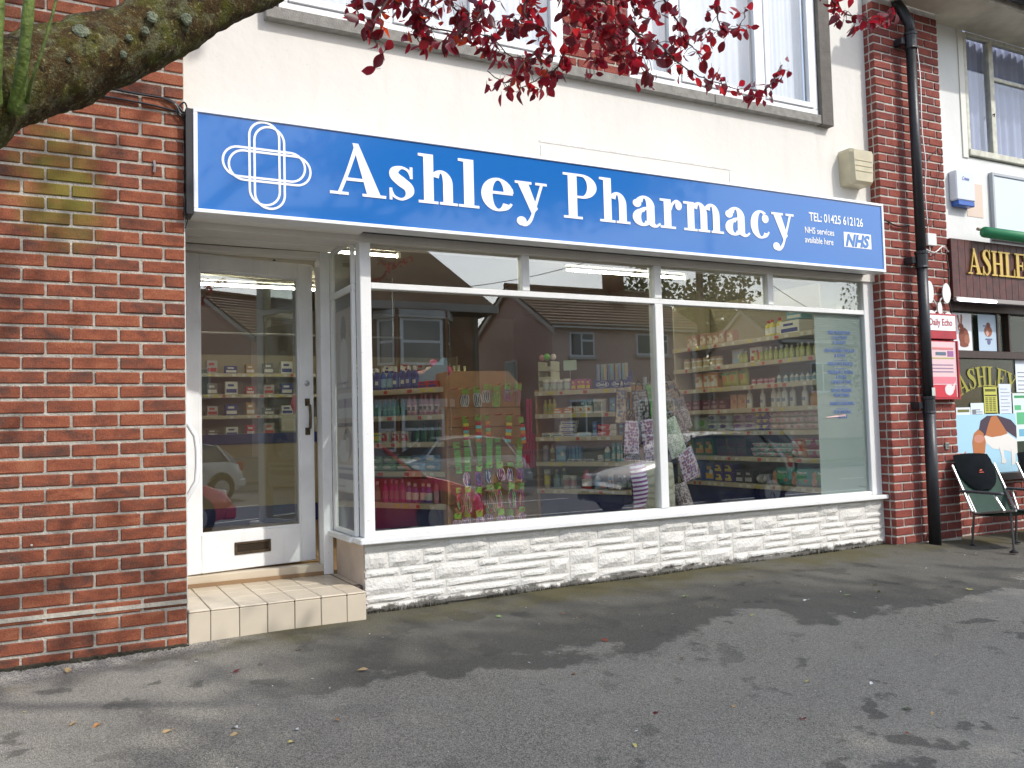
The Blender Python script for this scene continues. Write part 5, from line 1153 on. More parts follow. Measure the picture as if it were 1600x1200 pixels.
# newspaper stand on the pier
nh=thing('newspaper_rack','narrow red newspaper rack with a poster, fixed behind the drainpipe','rack',(6.12,.045,1.07))
REDP=mat('red_rack_paint',(.40,.02,.035),.4,var=.2,scale=12)
mb=MB(); mb.cbox(-.02,.40,-.045,0,0,.52,.004); mb.cbox(-.02,.40,-.05,0,.535,.76,.004); mb.build('back_box',REDP,nh)
mb=MB(); mb.cbox(-.02,-.0,-.06,-.0455,.0,.52,.002); mb.cbox(.38,.40,-.06,-.0455,.0,.52,.002); mb.cbox(.0005,.3795,-.06,-.0455,0,.015,.002); mb.build('edge_strip',REDP,nh)
mb=MB(); mb.poly(rect(.0,.385,.61,.745),-.0515,-.0502); mb.build('title_card',PAPER,nh)
text('Daily Echo',.085,REDP,nh,(.03,-.0525,.655),bold=.0014,sx=.85)
mb=MB(); mb.poly(rect(.0,.378,.02,.51),-.0475,-.0455); mb.build('poster',simple((.70,.50,.52)),nh)
for (a,b,c_,d_,cl) in ((.03,.35,.36,.37,(.4,.4,.1)),(.06,.34,.44,.46,(.6,.2,.2)),(.02,.36,.02,.13,(.55,.03,.05)),(.02,.36,.14,.20,(.68,.2,.25)),(.05,.33,.30,.31,(.3,.2,.3)),(.05,.33,.27,.28,(.3,.2,.3)),(.05,.33,.24,.25,(.3,.2,.3)),(.10,.24,.39,.42,(.1,.15,.2)),(.26,.34,.38,.43,(.3,.12,.3))):
    mb=MB(); mb.poly(rect(a,b,c_,d_),-.0490-a*.002,-.0476); mb.build('print',simple(cl),nh)
mb=MB(); mb.poly(ball(.26,.085,.06,.05),-.0505,-.0476); mb.poly([(.30,.11),(.35,.16),(.33,.08)],-.0507,-.0476); mb.build('print',simple((.7,.65,.66)),nh)
# white wall ornament of flat discs
od=thing('disc_bracket','white metal bracket with flat oval discs above the newspaper rack','bracket',(6.30,.04,1.86))
for x,z_,a,b in ((-.10,.16,.055,.10),(.13,.16,.055,.09),(.03,.02,.03,.055),(-.09,-.05,.06,.05),(.14,-.06,.055,.05)): mb=MB(); mb.poly(arc(x,z_,a,b,0,345,18),-.03,-.022); mb.build('disc',WHITE,od)
mb=MB(); mb.tube([(-.1,-.015,.16),(-.02,-.015,.08),(.03,-.015,.02),(-.09,-.015,-.06)],.006,5); mb.tube([(.13,-.015,.16),(.06,-.015,.10),(.03,-.015,.02),(.14,-.015,-.07)],.006,5); mb.tube([(-.16,-.015,-.09),(-.1,-.015,-.06),(-.06,-.015,-.13)],.01,5); mb.tube([(.10,-.015,-.16),(.14,-.015,-.09),(.19,-.015,-.12)],.01,5); mb.build('arm',WHITE,od)
vt=thing('air_vent','small dark metal vent plate in the pier near its right edge','vent',(6.38,.045,.66)); mb=MB(); mb.cbox(-.03,.02,-.008,0,-.03,.03,.002); mb.build('plate',simple((.25,.28,.26)),vt)
for k in range(3): mb=MB(); mb.cbox(-.022,.012,-.011,-.0085,-.02+k*.016,-.013+k*.016,.001); mb.build('slot',PVCBLK,vt)

# ------------------------------------------------------------------ neighbouring shop
ng=thing('neighbour_wall','cream rendered upper wall of the neighbouring shop','wall',(0,.15,0))
RN=mat('cream_white_render',(.72,.74,.72),.9,var=.10,scale=2,bump=.25,bscale=16)
mb=MB(); mb.box(PR+.0015,7.04,0,.2,2.53,4.62); mb.box(7.04,9.5,0,.2,2.53,3.37); mb.box(8.2,9.5,0,.2,3.37,4.62); mb.build('render_face',RN,ng)
mb=MB(); mb.box(6.96,7.035,-.012,-.0005,3.36,4.6); mb.build('frame_board',simple((.68,.68,.62)),ng)
mb=MB(); mb.poly(rect(6.98,7.22,2.80,3.12),-.0035,-.0005); mb.build('peeling_patch',simple((.66,.55,.46),.9),ng)
nw=thing('casement_window','old cream casement window with lilac net curtains above the neighbouring shop','window',(7.04,.15,3.385))
CW=mat('aged_cream_paint',(.60,.60,.50),.5,var=.3,scale=14)
def nf(x0,x1,z0,z1,y0=-.01,y1=.05,n_='frame'): mb=MB(); mb.cbox(x0,x1,y0,y1,z0,z1,.004); return mb.build(n_,CW,nw)
nf(0,1.15,0,.06,-.03,.06,'sill'); nf(0,.045,.0605,1.2); nf(.38,.45,.0605,1.1695); nf(0.0455,1.15,1.17,1.21); nf(.4505,1.15,.80,.835,0,.04); nf(1.10,1.15,.836,1.1695); nf(1.10,1.15,.0605,.7995)
mb=MB(); mb.box(.046,.379,.02,.024,.061,1.169); mb.build('pane',GLASS2,nw); mb=MB(); mb.box(.451,1.0995,.02,.024,.061,.7995); mb.box(.451,1.0995,.02,.024,.8355,1.1695); mb.build('pane',GLASS2,nw)
mb=MB(); n=70; v=[]
for q in range(n+1): x=.02+1.1*q/n; y=.10+.018*math.sin(q*.9)+.01*math.sin(q*.31); v+=[(x,y,.03),(x,y,1.32)]
mb.add(v,[(2*q,2*q+2,2*q+3,2*q+1) for q in range(n)]); mb.build('net_curtain',NETL,nw,smooth=True)
mb=MB(); mb.tube([(.40,-.012,.45),(.395,-.03,.45),(.385,-.03,.42)],.006,5); mb.build('catch',BLACK,nw)
mb=MB(); mb.box(-.2,1.6,.45,.5,-.2,1.4); mb.build('room_shade',simple((.3,.3,.34),.9),nw)
ev=thing('eaves','overhanging eaves with cream soffit and black gutter at the top right','eaves',(0,0,4.60))
mb=MB(); mb.box(PR+.002,12,-.33,.149,0,.03); mb.box(5.70,PR+.001,-.33,.04,0,.03); mb.build('soffit_board',mat('stained_soffit',(.56,.52,.43),.8,var=.3,scale=4),ev)
mb=MB(); mb.cbox(5.70,12,-.355,-.331,-.015,.16,.004); mb.build('fascia_board',mat('stained_soffit_edge',(.50,.47,.40),.8,var=.4,scale=9),ev)
mb=MB(); mb.tube([(5.66,-.415,.075),(12,-.415,.075)],.058,12); mb.build('gutter',BLACK,ev,smooth=True)
for x in (6.1,6.9,7.7): mb=MB(); mb.tube([(x-.02,-.415,.075),(x+.02,-.415,.075)],.066,12); mb.build('gutter_bracket',BLACK,ev)
a2=thing('alarm_box','white and blue alarm box on the wall of the neighbouring shop','alarm box',(6.87,.149,2.865))
mb=MB(); mb.cbox(-.14,.13,-.08,0,.05,.33,.01); mb.build('cover',simple((.62,.66,.74)),a2); mb=MB(); mb.cbox(-.12,.12,-.078,0,-.0,.0495,.008); mb.build('strobe',simple((.02,.10,.42),.2),a2)
text('Crime',.05,INK,a2,(-.06,-.082,.24),shear=.3,sx=.8)
pn=thing('blank_panel','pale blue panel with grey frame on the neighbouring wall','panel',(7.36,.149,2.60))
mb=MB(); mb.cbox(0,1.2,-.03,0,0,.62,.004); mb.build('board',simple((.60,.68,.76)),pn); mb=MB(); mb.cbox(-.03,-.0005,-.04,0,0,.65,.003); mb.cbox(0,1.2,-.04,0,.6205,.65,.003); mb.build('frame',simple((.40,.43,.46)),pn)
# fascia with gold letters
fs=thing('shop_fascia','dark mahogany fascia board with gold capital letters of the neighbouring shop','sign',(0,.02,0))
for i in range(26):
    mb=MB(); x=PR+.003+i*.096; mb.cbox(x,x+.0945,0,.10,1.985,2.53,.003); mb.build('board',MAHOG,fs)
x=6.74
for ch,w in (('A',.20),('S',.135),('H',.185),('L',.155),('E',.16),('Y',.18)):
    glyph(ch,x,x+w,2.215,.235,-.003,fs,GOLD,th=.014); x+=w+.006
aw=thing('rolled_awning','rolled green awning on a pole above the mahogany fascia','awning',(0,0,0))
mb=MB(); mb.tube([(6.88,-.08,2.59),(9.2,-.08,2.58)],.05,12); mb.build('rolled_cloth',GREENP,aw,smooth=True); mb=MB(); mb.tube([(6.87,-.02,2.63),(9.2,-.02,2.63)],.015,8); mb.build('pole',simple((.25,.2,.15)),aw)
lt2=thing('tube_light','lit white tube light under the mahogany fascia','light',(6.56,-.02,1.965)); mb=MB(); mb.tube([(0,0,0),(.52,0,.0)],.014,8); mb.build('tube',TUBE2,lt2); mb=MB(); mb.cbox(-.02,1.2,.015,.05,-.01,.03,.004); mb.build('batten',simple((.3,.28,.26)),lt2)
sw=thing('neighbour_window','dark framed shop window of the neighbouring shop, covered with notices','window',(0,.22,0))
FR=mat('dark_brown_frame',(.045,.025,.018),.45,var=.3,scale=20)
mb=MB(); mb.cbox(PR+.002,9.6,-.04,.05,1.90,1.984,.004); mb.build('head',FR,sw); mb=MB(); mb.cbox(PR+.002,9.6,-.03,.05,1.46,1.53,.004); mb.build('transom',FR,sw)
mb=MB(); mb.cbox(PR+.002,9.6,-.06,.05,.30,.37,.004); mb.build('sill',FR,sw)
mb=MB(); mb.cbox(PR+.002,PR+.04,-.02,.05,.3705,1.4595,.004); mb.build('post',FR,sw)
for x in (7.42,7.60): mb=MB(); mb.cbox(x,x+.03,-.02,.05,1.5305,1.8995,.004); mb.build('mullion',FR,sw)
mb=MB(); mb.box(PR+.04,9.6,.02,.026,.3705,1.459); mb.box(PR+.01,9.6,.02,.026,1.531,1.899); mb.build('pane',GLASS3,sw)
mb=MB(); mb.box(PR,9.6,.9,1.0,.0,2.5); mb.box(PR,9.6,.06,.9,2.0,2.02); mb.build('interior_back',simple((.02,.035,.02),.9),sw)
# window lettering in an arc
def arcf(cx,r,zc):
    def f(v):
        x,y,z_=v; a=(x-cx)/r; rr_=r+(z_-zc); return (cx+rr_*math.sin(a),y,zc-r+rr_*math.cos(a))
    return f
x=6.85
for ch,w in (('A',.15),('S',.11),('H',.145),('L',.125),('E',.125),('Y',.15)):
    glyph(ch,x,x+w,1.20,.19,.015,sw,mat('olive_gold_letter',(.30,.28,.04),.5),th=.001,fn=arcf(7.28,.95,1.22)); x+=w+.008
def notice(label,x0,x1,z0,z1,col,lines,y=.232,pic=None):
    x0+=.10; x1+=.10; t=thing('paper_notice',label,'notice',(x0,y,z0)); W_,H_=x1-x0,z1-z0
    mb=MB(); mb.box(0,W_,0,.0006,0,H_); mb.build('sheet',simple(col,.8),t)
    for (a,b,c_,d_,cl) in lines: mb=MB(); mb.poly(rect(a*W_,b*W_,c_*H_,d_*H_),-.0012-abs(a)*.0006,-.0004); mb.build('print',simple(cl,.8),t)
    return t
Dk=(.12,.14,.18)
def lines(n,a=.12,b=.88,z0=.08,z1=.72,cl=Dk,h=.022): return [(a,b-(.18 if i%3==2 else 0),z0+(z1-z0)*i/n,z0+(z1-z0)*i/n+h,cl) for i in range(n)]
notice('narrow pale blue notice half hidden by the newspaper rack',6.60,6.68,1.05,1.37,(.30,.55,.62),lines(3))
notice('white notice with olive heading and small rabbit drawing, second from the left',6.69,6.90,.44+.24,.44+.56,(.66,.72,.78),[(.1,.9,.86,.94,(.15,.16,.04))]+lines(7,z1=.8)+[(.12,.28,.25,.5,(.4,.15,.1))])
notice('white typed letter with a small photo, right of the olive headed notice',6.905,7.10,.72,1.04,(.64,.72,.76),lines(12,z1=.85)+[(.1,.38,.62,.8,(.2,.2,.22))])
notice('yellow green notice with a black table of times below the window lettering',7.11,7.31,.84,1.19,(.50,.50,.10),[(.1,.9,.88,.95,(.1,.1,.02)),(.05,.95,.76,.79,(.02,.02,.02)),(.05,.95,.10,.13,(.02,.02,.02)),(.05,.95,.26,.30,(.02,.02,.02))]+[(.1+.28*(i%3),.3+.28*(i%3),.34+.05*(i//3),.37+.05*(i//3),(.15,.15,.04)) for i in range(24)])
notice('tall white notice with ruled lines right of the yellow green notice',7.34,7.53,.87,1.22,(.62,.68,.78),lines(9,z1=.95,h=.012))
notice('white notice with red handwriting below the yellow green notice',7.09,7.34,.58,.832,(.66,.72,.80),[(.1,.8,.80,.83,(.6,.2,.25)),(.2,.7,.70,.73,(.6,.2,.25)),(.15,.85,.45,.47,Dk),(.2,.7,.25,.27,Dk)])
ph=notice('strip of four small landscape photographs below the ruled notice',7.35,7.52,.55,.865,(.5,.52,.5),[(.05,.95,.02+.245*i,.23+.245*i,c_) for i,c_ in enumerate([(.18,.25,.16),(.28,.18,.12),(.22,.26,.3),(.12,.14,.1)])])
notice('green and white map notice at the right edge of the picture',7.55,7.80,.66,1.13,(.62,.72,.70),[(.1,.8,.9,.95,(.05,.3,.12)),(.2,.8,.35,.6,(.1,.42,.2)),(.1,.5,.65,.75,(.1,.42,.2)),(.3,.9,.1,.25,(.15,.4,.55))])
notice('tall white notice above the map at the right edge of the picture',7.62,7.85,1.14,1.46,(.66,.72,.78),lines(5))
def silhouette(t,parts,y):
    for k,(m_,P) in enumerate(parts): mb=MB(); mb.poly(P,y-.0012-.0003*k,y-.0003); mb.build('print',m_,t)
rb=thing('rabbit_picture','square white picture of a sitting brown rabbit in the top of the neighbouring window','picture',(6.78,.212,1.535)); mb=MB(); mb.box(0,.27,0,.003,0,.35); mb.build('sheet',simple((.68,.72,.76)),rb)
bk=simple((.22,.07,.045),.8); b2=simple((.32,.13,.08),.8)
silhouette(rb,[(bk,arc(.15,.13,.075,.085,0,345,18)),(bk,arc(.11,.215,.042,.04,0,345,14)),(b2,[(.085,.24),(.06,.32),(.07,.335),(.085,.32),(.10,.25)]),(b2,[(.11,.25),(.115,.335),(.13,.34),(.138,.31),(.125,.245)]),(b2,arc(.19,.10,.04,.05,0,345,14)),(bk,rect(.09,.12,.04,.12)),(bk,arc(.15,.05,.06,.02,0,345,12)),(simple((.65,.5,.45)),arc(.085,.205,.012,.01,0,345,8))],0)
hm=thing('hamster_picture','square pale blue picture of a small brown pet in the top of the neighbouring window','picture',(7.15,.212,1.535)); mb=MB(); mb.box(0,.27,0,.003,0,.35); mb.build('sheet',simple((.42,.54,.66)),hm)
silhouette(hm,[(b2,arc(.145,.19,.06,.055,0,345,16)),(bk,arc(.15,.245,.03,.03,0,345,12)),(simple((.55,.35,.28)),arc(.13,.17,.02,.03,0,345,10)),(simple((.12,.13,.25)),rect(.07,.13,.235,.245)),(simple((.12,.13,.25)),rect(.10,.20,.105,.12)),(simple((.12,.13,.25)),arc(.15,.09,.025,.03,0,345,10))],0)
dg=thing('dog_poster','large pale blue window poster of a brown, white and black dog','poster',(6.69,.225,.372)); mb=MB(); mb.box(0,.98,0,.003,0,.56); mb.build('sheet',simple((.36,.60,.74),.5),dg)
dt=simple((.42,.15,.05),.7); dw=simple((.70,.68,.64),.7); dk2=simple((.05,.03,.05),.7); dpk=simple((.5,.22,.15),.7)
silhouette(dg,[(dw,[(.40,.36),(.52,.38),(.78,.40),(.98,.30),(.98,.16),(.84,.20),(.72,.22),(.60,.23),(.52,.28)]),(dk2,[(.40,.40),(.44,.50),(.54,.545),(.70,.545),(.90,.50),(.98,.44),(.98,.32),(.85,.38),(.76,.42),(.66,.44),(.58,.42),(.50,.36),(.44,.33)]),(dt,[(.50,.36),(.55,.46),(.60,.535),(.68,.545),(.76,.46),(.84,.37),(.74,.35),(.60,.34)]),
 (dt,[(.30,.30),(.33,.38),(.40,.42),(.47,.38),(.50,.30),(.48,.20),(.44,.12),(.36,.13),(.31,.20)]),(dpk,arc(.40,.33,.075,.04,0,345,14)),(dw,[(.70,.24),(.76,.23),(.77,.14),(.80,.10),(.78,.08),(.72,.09),(.73,.14)]),(dw,[(.88,.22),(.94,.2),(.94,.08),(.88,.06)]),(dpk,arc(.10,.17,.10,.035,0,345,14)),(dpk,[(.15,.19),(.20,.22),(.19,.15)])],0)
sb=thing('stall_riser','low brick wall under the neighbouring shop window','wall',(0,.20,-.3)); mb=MB(); mb.box(PR+.002,9.6,.008,.2,0,.60); mb.build('mortar_joint',MATS['grey_mortar'],sb)
for k in range(8):
    x=PR+.005-(.11 if k%2 else 0)
    while x<8.6:
        a=max(x,PR+.004); w=x+.215-a
        if w>.03: lay(sb,STP,a+w/2,0,.05+.0375+k*.075-.0,sx=w/.2145)
        x+=.225
# fishing chairs
def chair(label,loc,rz):
    t=thing('folding_chair',label,'chair',loc,rz)
    w=.27
    mb=MB()    # sling: seat then back (x across, -y forward)
    P=[(-.42,.40),(-.20,.355),(.02,.33),(.10,.35),(.19,.55),(.30,.80)]
    n1,n2=8,len(P)-1
    PP=catmull([(a,b) for a,b in P],3); n2=len(PP)-1
    for sg_ in (0,-.012):
        o=len(mb.v)
        for j,(y,z_) in enumerate(PP):
            for i in range(n1+1): u=2*i/n1-1; mb.v.append((u*w,y,z_-.025*(1-u*u)+sg_))
        for j in range(n2):
            for i in range(n1): a=o+j*(n1+1)+i; q=(a,a+1,a+n1+2,a+n1+1); mb.f.append(q if sg_==0 else q[::-1]); mb.mi.append(0)
    mb.build('seat_cloth',GREENC,t,smooth=True)
    mb=MB(); pr_=[]   # padded head rest, shield shaped
    for sgn in (-1,1):
        o=len(mb.v)
        for j in range(8):
            v_=j/7; z_=.90-.36*v_; y=.345-.165*v_ ; hw=(.25 if v_<.35 else .25*math.sqrt(max(.02,1-((v_-.35)/.68)**2)))*(.93+.07*min(1,v_*8))
            for i in range(9): u=2*i/8-1; mb.v.append((u*hw,y+sgn*.035*(1-u*u)*(.3+.7*math.sin(math.pi*min(1,max(0,v_*.9+.07))))-.012,z_+(.015*(1-u*u))))
        for j in range(7):
            for i in range(8): a=o+j*9+i; q=(a,a+9,a+10,a+1); mb.f.append(q if sgn<0 else q[::-1]); mb.mi.append(0)
    hp=mb.build('head_pad',DKCLOTH,t,smooth=True)
    mb=MB(); mb.poly(rect(-.03,.03,.72,.728),.20,.202); mb.poly([(-.02,.74),(.0,.755),(.025,.75),(.01,.738)],.21,.212); mb.build('badge',simple((.6,.12,.08)),hp)
    for s in (-1,1):
        x=s*(w+.012)
        mb=MB(); mb.tube([(x,-.42,.40),(x,.02,.335),(x,.10,.35)],.012,6); mb.build('seat_rail',ALU,t)
        mb=MB(); mb.tube([(x,.08,.35),(x,.30,.80)],.012,6); mb.build('back_rail',ALU,t)
        mb=MB(); mb.cbox(x-.025+s*.02,x+.025+s*.02,-.30,.20,.535,.56,.008); mb.build('armrest',mat('grey_arm_plastic',(.06,.065,.075),.5),t)
        mb=MB(); mb.tube([(x+s*.02,-.20,.535),(x,-.30,.37)],.011,6); mb.build('arm_strut',ALU,t); mb=MB(); mb.tube([(x+s*.02,.12,.535),(x,.04,.34)],.011,6); mb.build('arm_strut',ALU,t)
        for y,zt in ((-.36,.39),(.06,.34)):
            mb=MB(); mb.tube([(x,y,zt),(x+s*.01,y+(.03 if y>0 else -.02),.03)],.012,6); lg_=mb.build('leg',simple((.06,.06,.06)),t)
            mb=MB(); mb.lathe([(.04,0),(.04,.012),(.012,.03)],10); mb.build('mud_foot',PVCBLK,lg_,loc=(x+s*.01,y+(.03 if y>0 else -.02),0))
    return t
chair('green folding fishing chair with black head pad beside the brick pier',(6.56,-.30,ground_z(6.6,-.3)+.002),rad(-8)).scale=(.86,.86,.86)
chair('second green fishing chair cut off by the right edge of the picture',(7.48,-.30,ground_z(7.3,-.3)+.002),rad(-8)).scale=(.86,.86,.86)

# ------------------------------------------------------------------ overhanging plum tree on the forecourt
def bark_material():
    m=bpy.data.materials.new('mossy_bark'); m.use_nodes=True; n=m.node_tree.nodes; l=m.node_tree.links.new; b=n['Principled BSDF']; b.inputs['Roughness'].default_value=.95; b.inputs['Specular IOR Level'].default_value=.2
    g=n.new('ShaderNodeNewGeometry')
    def nt(sc,det=6,ro=.6): t=n.new('ShaderNodeTexNoise'); t.inputs['Scale'].default_value=sc; t.inputs['Detail'].default_value=det; t.inputs['Roughness'].default_value=ro; l(g.outputs['Position'],t.inputs['Vector']); return t.outputs['Fac']
    def mr(s,a,b_,c=0,d=1): x=n.new('ShaderNodeMapRange'); x.inputs['From Min'].default_value=a; x.inputs['From Max'].default_value=b_; x.inputs['To Min'].default_value=c; x.inputs['To Max'].default_value=d; l(s,x.inputs['Value']); return x.outputs[0]
    def mix(f,a,c):
        x=n.new('ShaderNodeMixRGB'); l(f,x.inputs['Fac']); (l(a,x.inputs['Color1']) if not isinstance(a,tuple) else setattr(x.inputs['Color1'],'default_value',(*a,1))); x.inputs['Color2'].default_value=(*c,1); return x.outputs[0]
    c=mix(mr(nt(7),.35,.65),(.036,.022,.010),(.095,.058,.020))
    c=mix(mr(nt(13),.48,.62,0,.85),c,(.10,.105,.018))
    c=mix(mr(nt(24,8,.75),.50,.64,0,.8),c,(.17,.18,.10))
    c=mix(mr(nt(90,4,.7),.56,.70,0,.8),c,(.36,.33,.14))
    c=mix(mr(nt(60,5,.6),.32,.44,.8,0),c,(.012,.011,.007))
    l(c,b.inputs['Base Color'])
    bu=n.new('ShaderNodeBump'); bu.inputs['Strength'].default_value=1; bu.inputs['Distance'].default_value=.012
    ad=n.new('ShaderNodeMath'); ad.operation='ADD'; l(nt(60,8,.7),ad.inputs[0]); l(nt(200,4),ad.inputs[1]); l(ad.outputs[0],bu.inputs['Height']); l(bu.outputs[0],b.inputs['Normal'])
    return m
BARK=bark_material()
LICH=mat('pale_lichen',(.17,.195,.13),.95,var=.45,scale=60,bump=1,bscale=160)
TWIG=mat('plum_twig',(.075,.045,.035),.8,var=.3,scale=30)
SHOOT=mat('green_shoot_bark',(.105,.155,.022),.7,var=.45,scale=40,bump=.5,bscale=90)
def leafm(name,c0,c1,tr):
    m=bpy.data.materials.new(name); m.use_nodes=True; n=m.node_tree.nodes; l=m.node_tree.links.new; b=n['Principled BSDF']
    b.inputs['Roughness'].default_value=.38; b.inputs['Specular IOR Level'].default_value=.5
    g=n.new('ShaderNodeNewGeometry'); t=n.new('ShaderNodeTexNoise'); t.inputs['Scale'].default_value=16; t.inputs['Detail'].default_value=3; l(g.outputs['Position'],t.inputs['Vector'])
    r=n.new('ShaderNodeValToRGB'); r.color_ramp.elements[0].position=.38; r.color_ramp.elements[1].position=.62; r.color_ramp.elements[0].color=(*c0,1); r.color_ramp.elements[1].color=(*c1,1)
    l(t.outputs['Fac'],r.inputs['Fac']); l(r.outputs[0],b.inputs['Base Color'])
    tn=n.new('ShaderNodeBsdfTranslucent'); tn.inputs['Color'].default_value=(*tr,1); ms=n.new('ShaderNodeMixShader'); ms.inputs[0].default_value=.48
    l(b.outputs[0],ms.inputs[1]); l(tn.outputs[0],ms.inputs[2]); l(ms.outputs[0],n['Material Output'].inputs['Surface']); return m
LF=[leafm('plum_leaf_dark',(.05,.010,.018),(.085,.02,.026),(.30,.012,.02)),leafm('plum_leaf_red',(.13,.012,.022),(.24,.02,.03),(.80,.03,.035)),leafm('plum_leaf_orange',(.22,.025,.015),(.28,.05,.015),(.95,.10,.02)),leafm('plum_leaf_wine',(.09,.010,.022),(.15,.015,.03),(.55,.015,.035))]
def leaf_mesh(seed,L_=.058,W_=.036,name='leaf'):
    r=random.Random(seed); mb=MB(); n=6; curl=r.uniform(-.5,.9); fold=r.uniform(.15,.55); tw=r.uniform(-.5,.5)
    prof=[0,.55,.92,1,.86,.52,.0]
    for i in range(n+1):
        u=i/n; w=W_/2*prof[i]*(1+r.uniform(-.08,.08)); y=L_*u; z=-curl*L_*u*u*.55
        for s in (-1,0,1):
            a=tw*u; xx=s*w; zz=abs(s)*w*fold
            mb.v.append((xx*math.cos(a)-zz*math.sin(a),y,z+xx*math.sin(a)+zz*math.cos(a)))
    for i in range(n):
        for s in (0,1): a=i*3+s; mb.f.append((a,a+1,a+4,a+3)); mb.mi.append(0)
    mb.tube([(0,-.016,.003),(0,0,0)],.0009,3,cap=False)
    return mb.build(name,LF[0],link=False,smooth=True).data
LM=[leaf_mesh(i) for i in range(9)]
BR=[(-1.6,-3.3,.9),(-1.2,-3.1,1.25),(-.918,-2.95,1.53),(-.813,-2.911,1.631),(-.721,-2.872,1.709),(-.608,-2.833,1.78),(-.484,-2.794,1.87),(-.347,-2.756,1.987),(-.214,-2.717,2.092),(-.086,-2.678,2.2),(.071,-2.639,2.35),(.328,-2.6,2.636),(.8,-2.7,3.1),(1.5,-3,3.6)]
RB_=[.17,.145,.118,.108,.098,.090,.085,.080,.074,.068,.062,.054,.044,.03]
tree=thing('plum_tree','purple leaved plum tree with a thick mossy branch reaching across the top left','tree',(-1.9,-3.5,-.42))
off=Vector((-1.9,-3.5,-.42))
def tloc(p): return tuple(Vector(p)-off)
P=catmull([(*p,r) for p,r in zip(BR,RB_)],14)
mb=MB(); mb.tube([tloc(p[:3]) for p in P],[p[3] for p in P],40)
V=[]
for i,v in enumerate(mb.v):
    c=Vector(tloc(P[min(i//40,len(P)-1)][:3])); d=Vector(v)-c; w=Vector(v)
    k=1+noise.noise(w*5)*.16+noise.noise(w*17)*.10+noise.noise(w*46)*.055
    V.append(tuple(c+d*k))
mb.v=V; mb.build('branch',BARK,tree,smooth=True)
mb=MB(); T_=[(-1.9,-3.5,-.5),(-1.88,-3.48,-.2),(-1.84,-3.45,.2),(-1.72,-3.37,.6),(-1.55,-3.28,.95)]; mb.tube([tloc(p) for p in T_],[.24,.19,.17,.165,.15],20); mb.build('trunk',BARK,tree,smooth=True)
mb=MB(); mb.tube([tloc(p) for p in [(-1.7,-3.36,.65),(-2.1,-3.6,1.6),(-2.0,-4.0,2.6),(-1.2,-4.4,3.6)]],[.14,.11,.09,.05],16); mb.build('branch',BARK,tree,smooth=True)
mb=MB(); mb.tube([tloc(p) for p in [(.3,-2.62,2.6),(1.2,-3.6,3.1),(2.4,-4.4,3.4),(2.8,-4.6,4.6)]],[.05,.04,.03,.02],10); mb.build('branch',BARK,tree,smooth=True)
def rough_shoot(pts,rs): 
    mb=MB(); Q=catmull([(*p,r) for p,r in zip(pts,rs)],6); mb.tube([tloc(p[:3]) for p in Q],[p[3]*(1+.06*math.sin(i*1.3)) for i,p in enumerate(Q)],12); return mb.build('shoot',SHOOT,tree,smooth=True)
rough_shoot([(-.712,-2.985,1.60),(-.702,-3.03,1.66),(-.694,-3.06,1.715),(-.686,-3.08,1.80),(-.675,-3.1,1.95)],[.017,.0125,.0112,.011,.010])
rough_shoot([(-.690,-3.00,1.62),(-.684,-3.05,1.64),(-.667,-3.08,1.687),(-.641,-3.1,1.788),(-.62,-3.1,1.9)],[.005,.0035,.003,.0026,.002])
rough_shoot([(-.750,-3.02,1.60),(-.742,-3.08,1.66),(-.737,-3.1,1.783),(-.735,-3.1,1.9)],[.016,.0105,.010,.009])
for k,(p,r) in enumerate((((-.583,-2.93,1.835),.017),((-.439,-2.885,1.905),.014),((-.452,-2.878,1.868),.010),((-.492,-2.885,1.838),.009),((-.365,-2.845,1.925),.015),((-.505,-2.885,1.800),.009),((-.62,-2.93,1.745),.006))):
    # crusty rosette hugging the bark
    c=Vector(p); qq=min(P,key=lambda q:(Vector(q[:3])-c).length); bc=Vector(qq[:3]); rr_=qq[3]
    nrm=(Vector((-.6454,-5.03,.92))-bc); ax=Vector((.75,.25,.62)).normalized(); dirv=((c-bc)-ax*((c-bc).dot(ax))).normalized(); cc=bc+dirv*rr_*1.10
    ta=dirv.orthogonal().normalized(); tb_=dirv.cross(ta); mb=MB(); n=22
    mb.v=[tuple(Vector(tloc(cc))+dirv*.0035)]
    for ring_,h in ((.35,.004),(.7,.0035),(1,-.001)):
        for i in range(n): a=2*math.pi*i/n; q=r*ring_*(1+.28*noise.noise(Vector((math.cos(a)*2.2,math.sin(a)*2.2,k*5+ring_)))+.10*math.sin(i*2.9+k)); mb.v.append(tuple(Vector(tloc(cc))+ta*q*math.cos(a)+tb_*q*math.sin(a)+dirv*(h+.002*noise.noise(Vector((i*1.7,ring_*9,k))))))
    for i in range(n): mb.f.append((0,1+i,1+(i+1)%n)); mb.mi.append(0)
    for q in (0,1):
        for i in range(n): a=1+q*n; mb.f.append((a+i,a+n+i,a+n+(i+1)%n,a+(i+1)%n)); mb.mi.append(0)
    mb.build('lichen',LICH,tree)
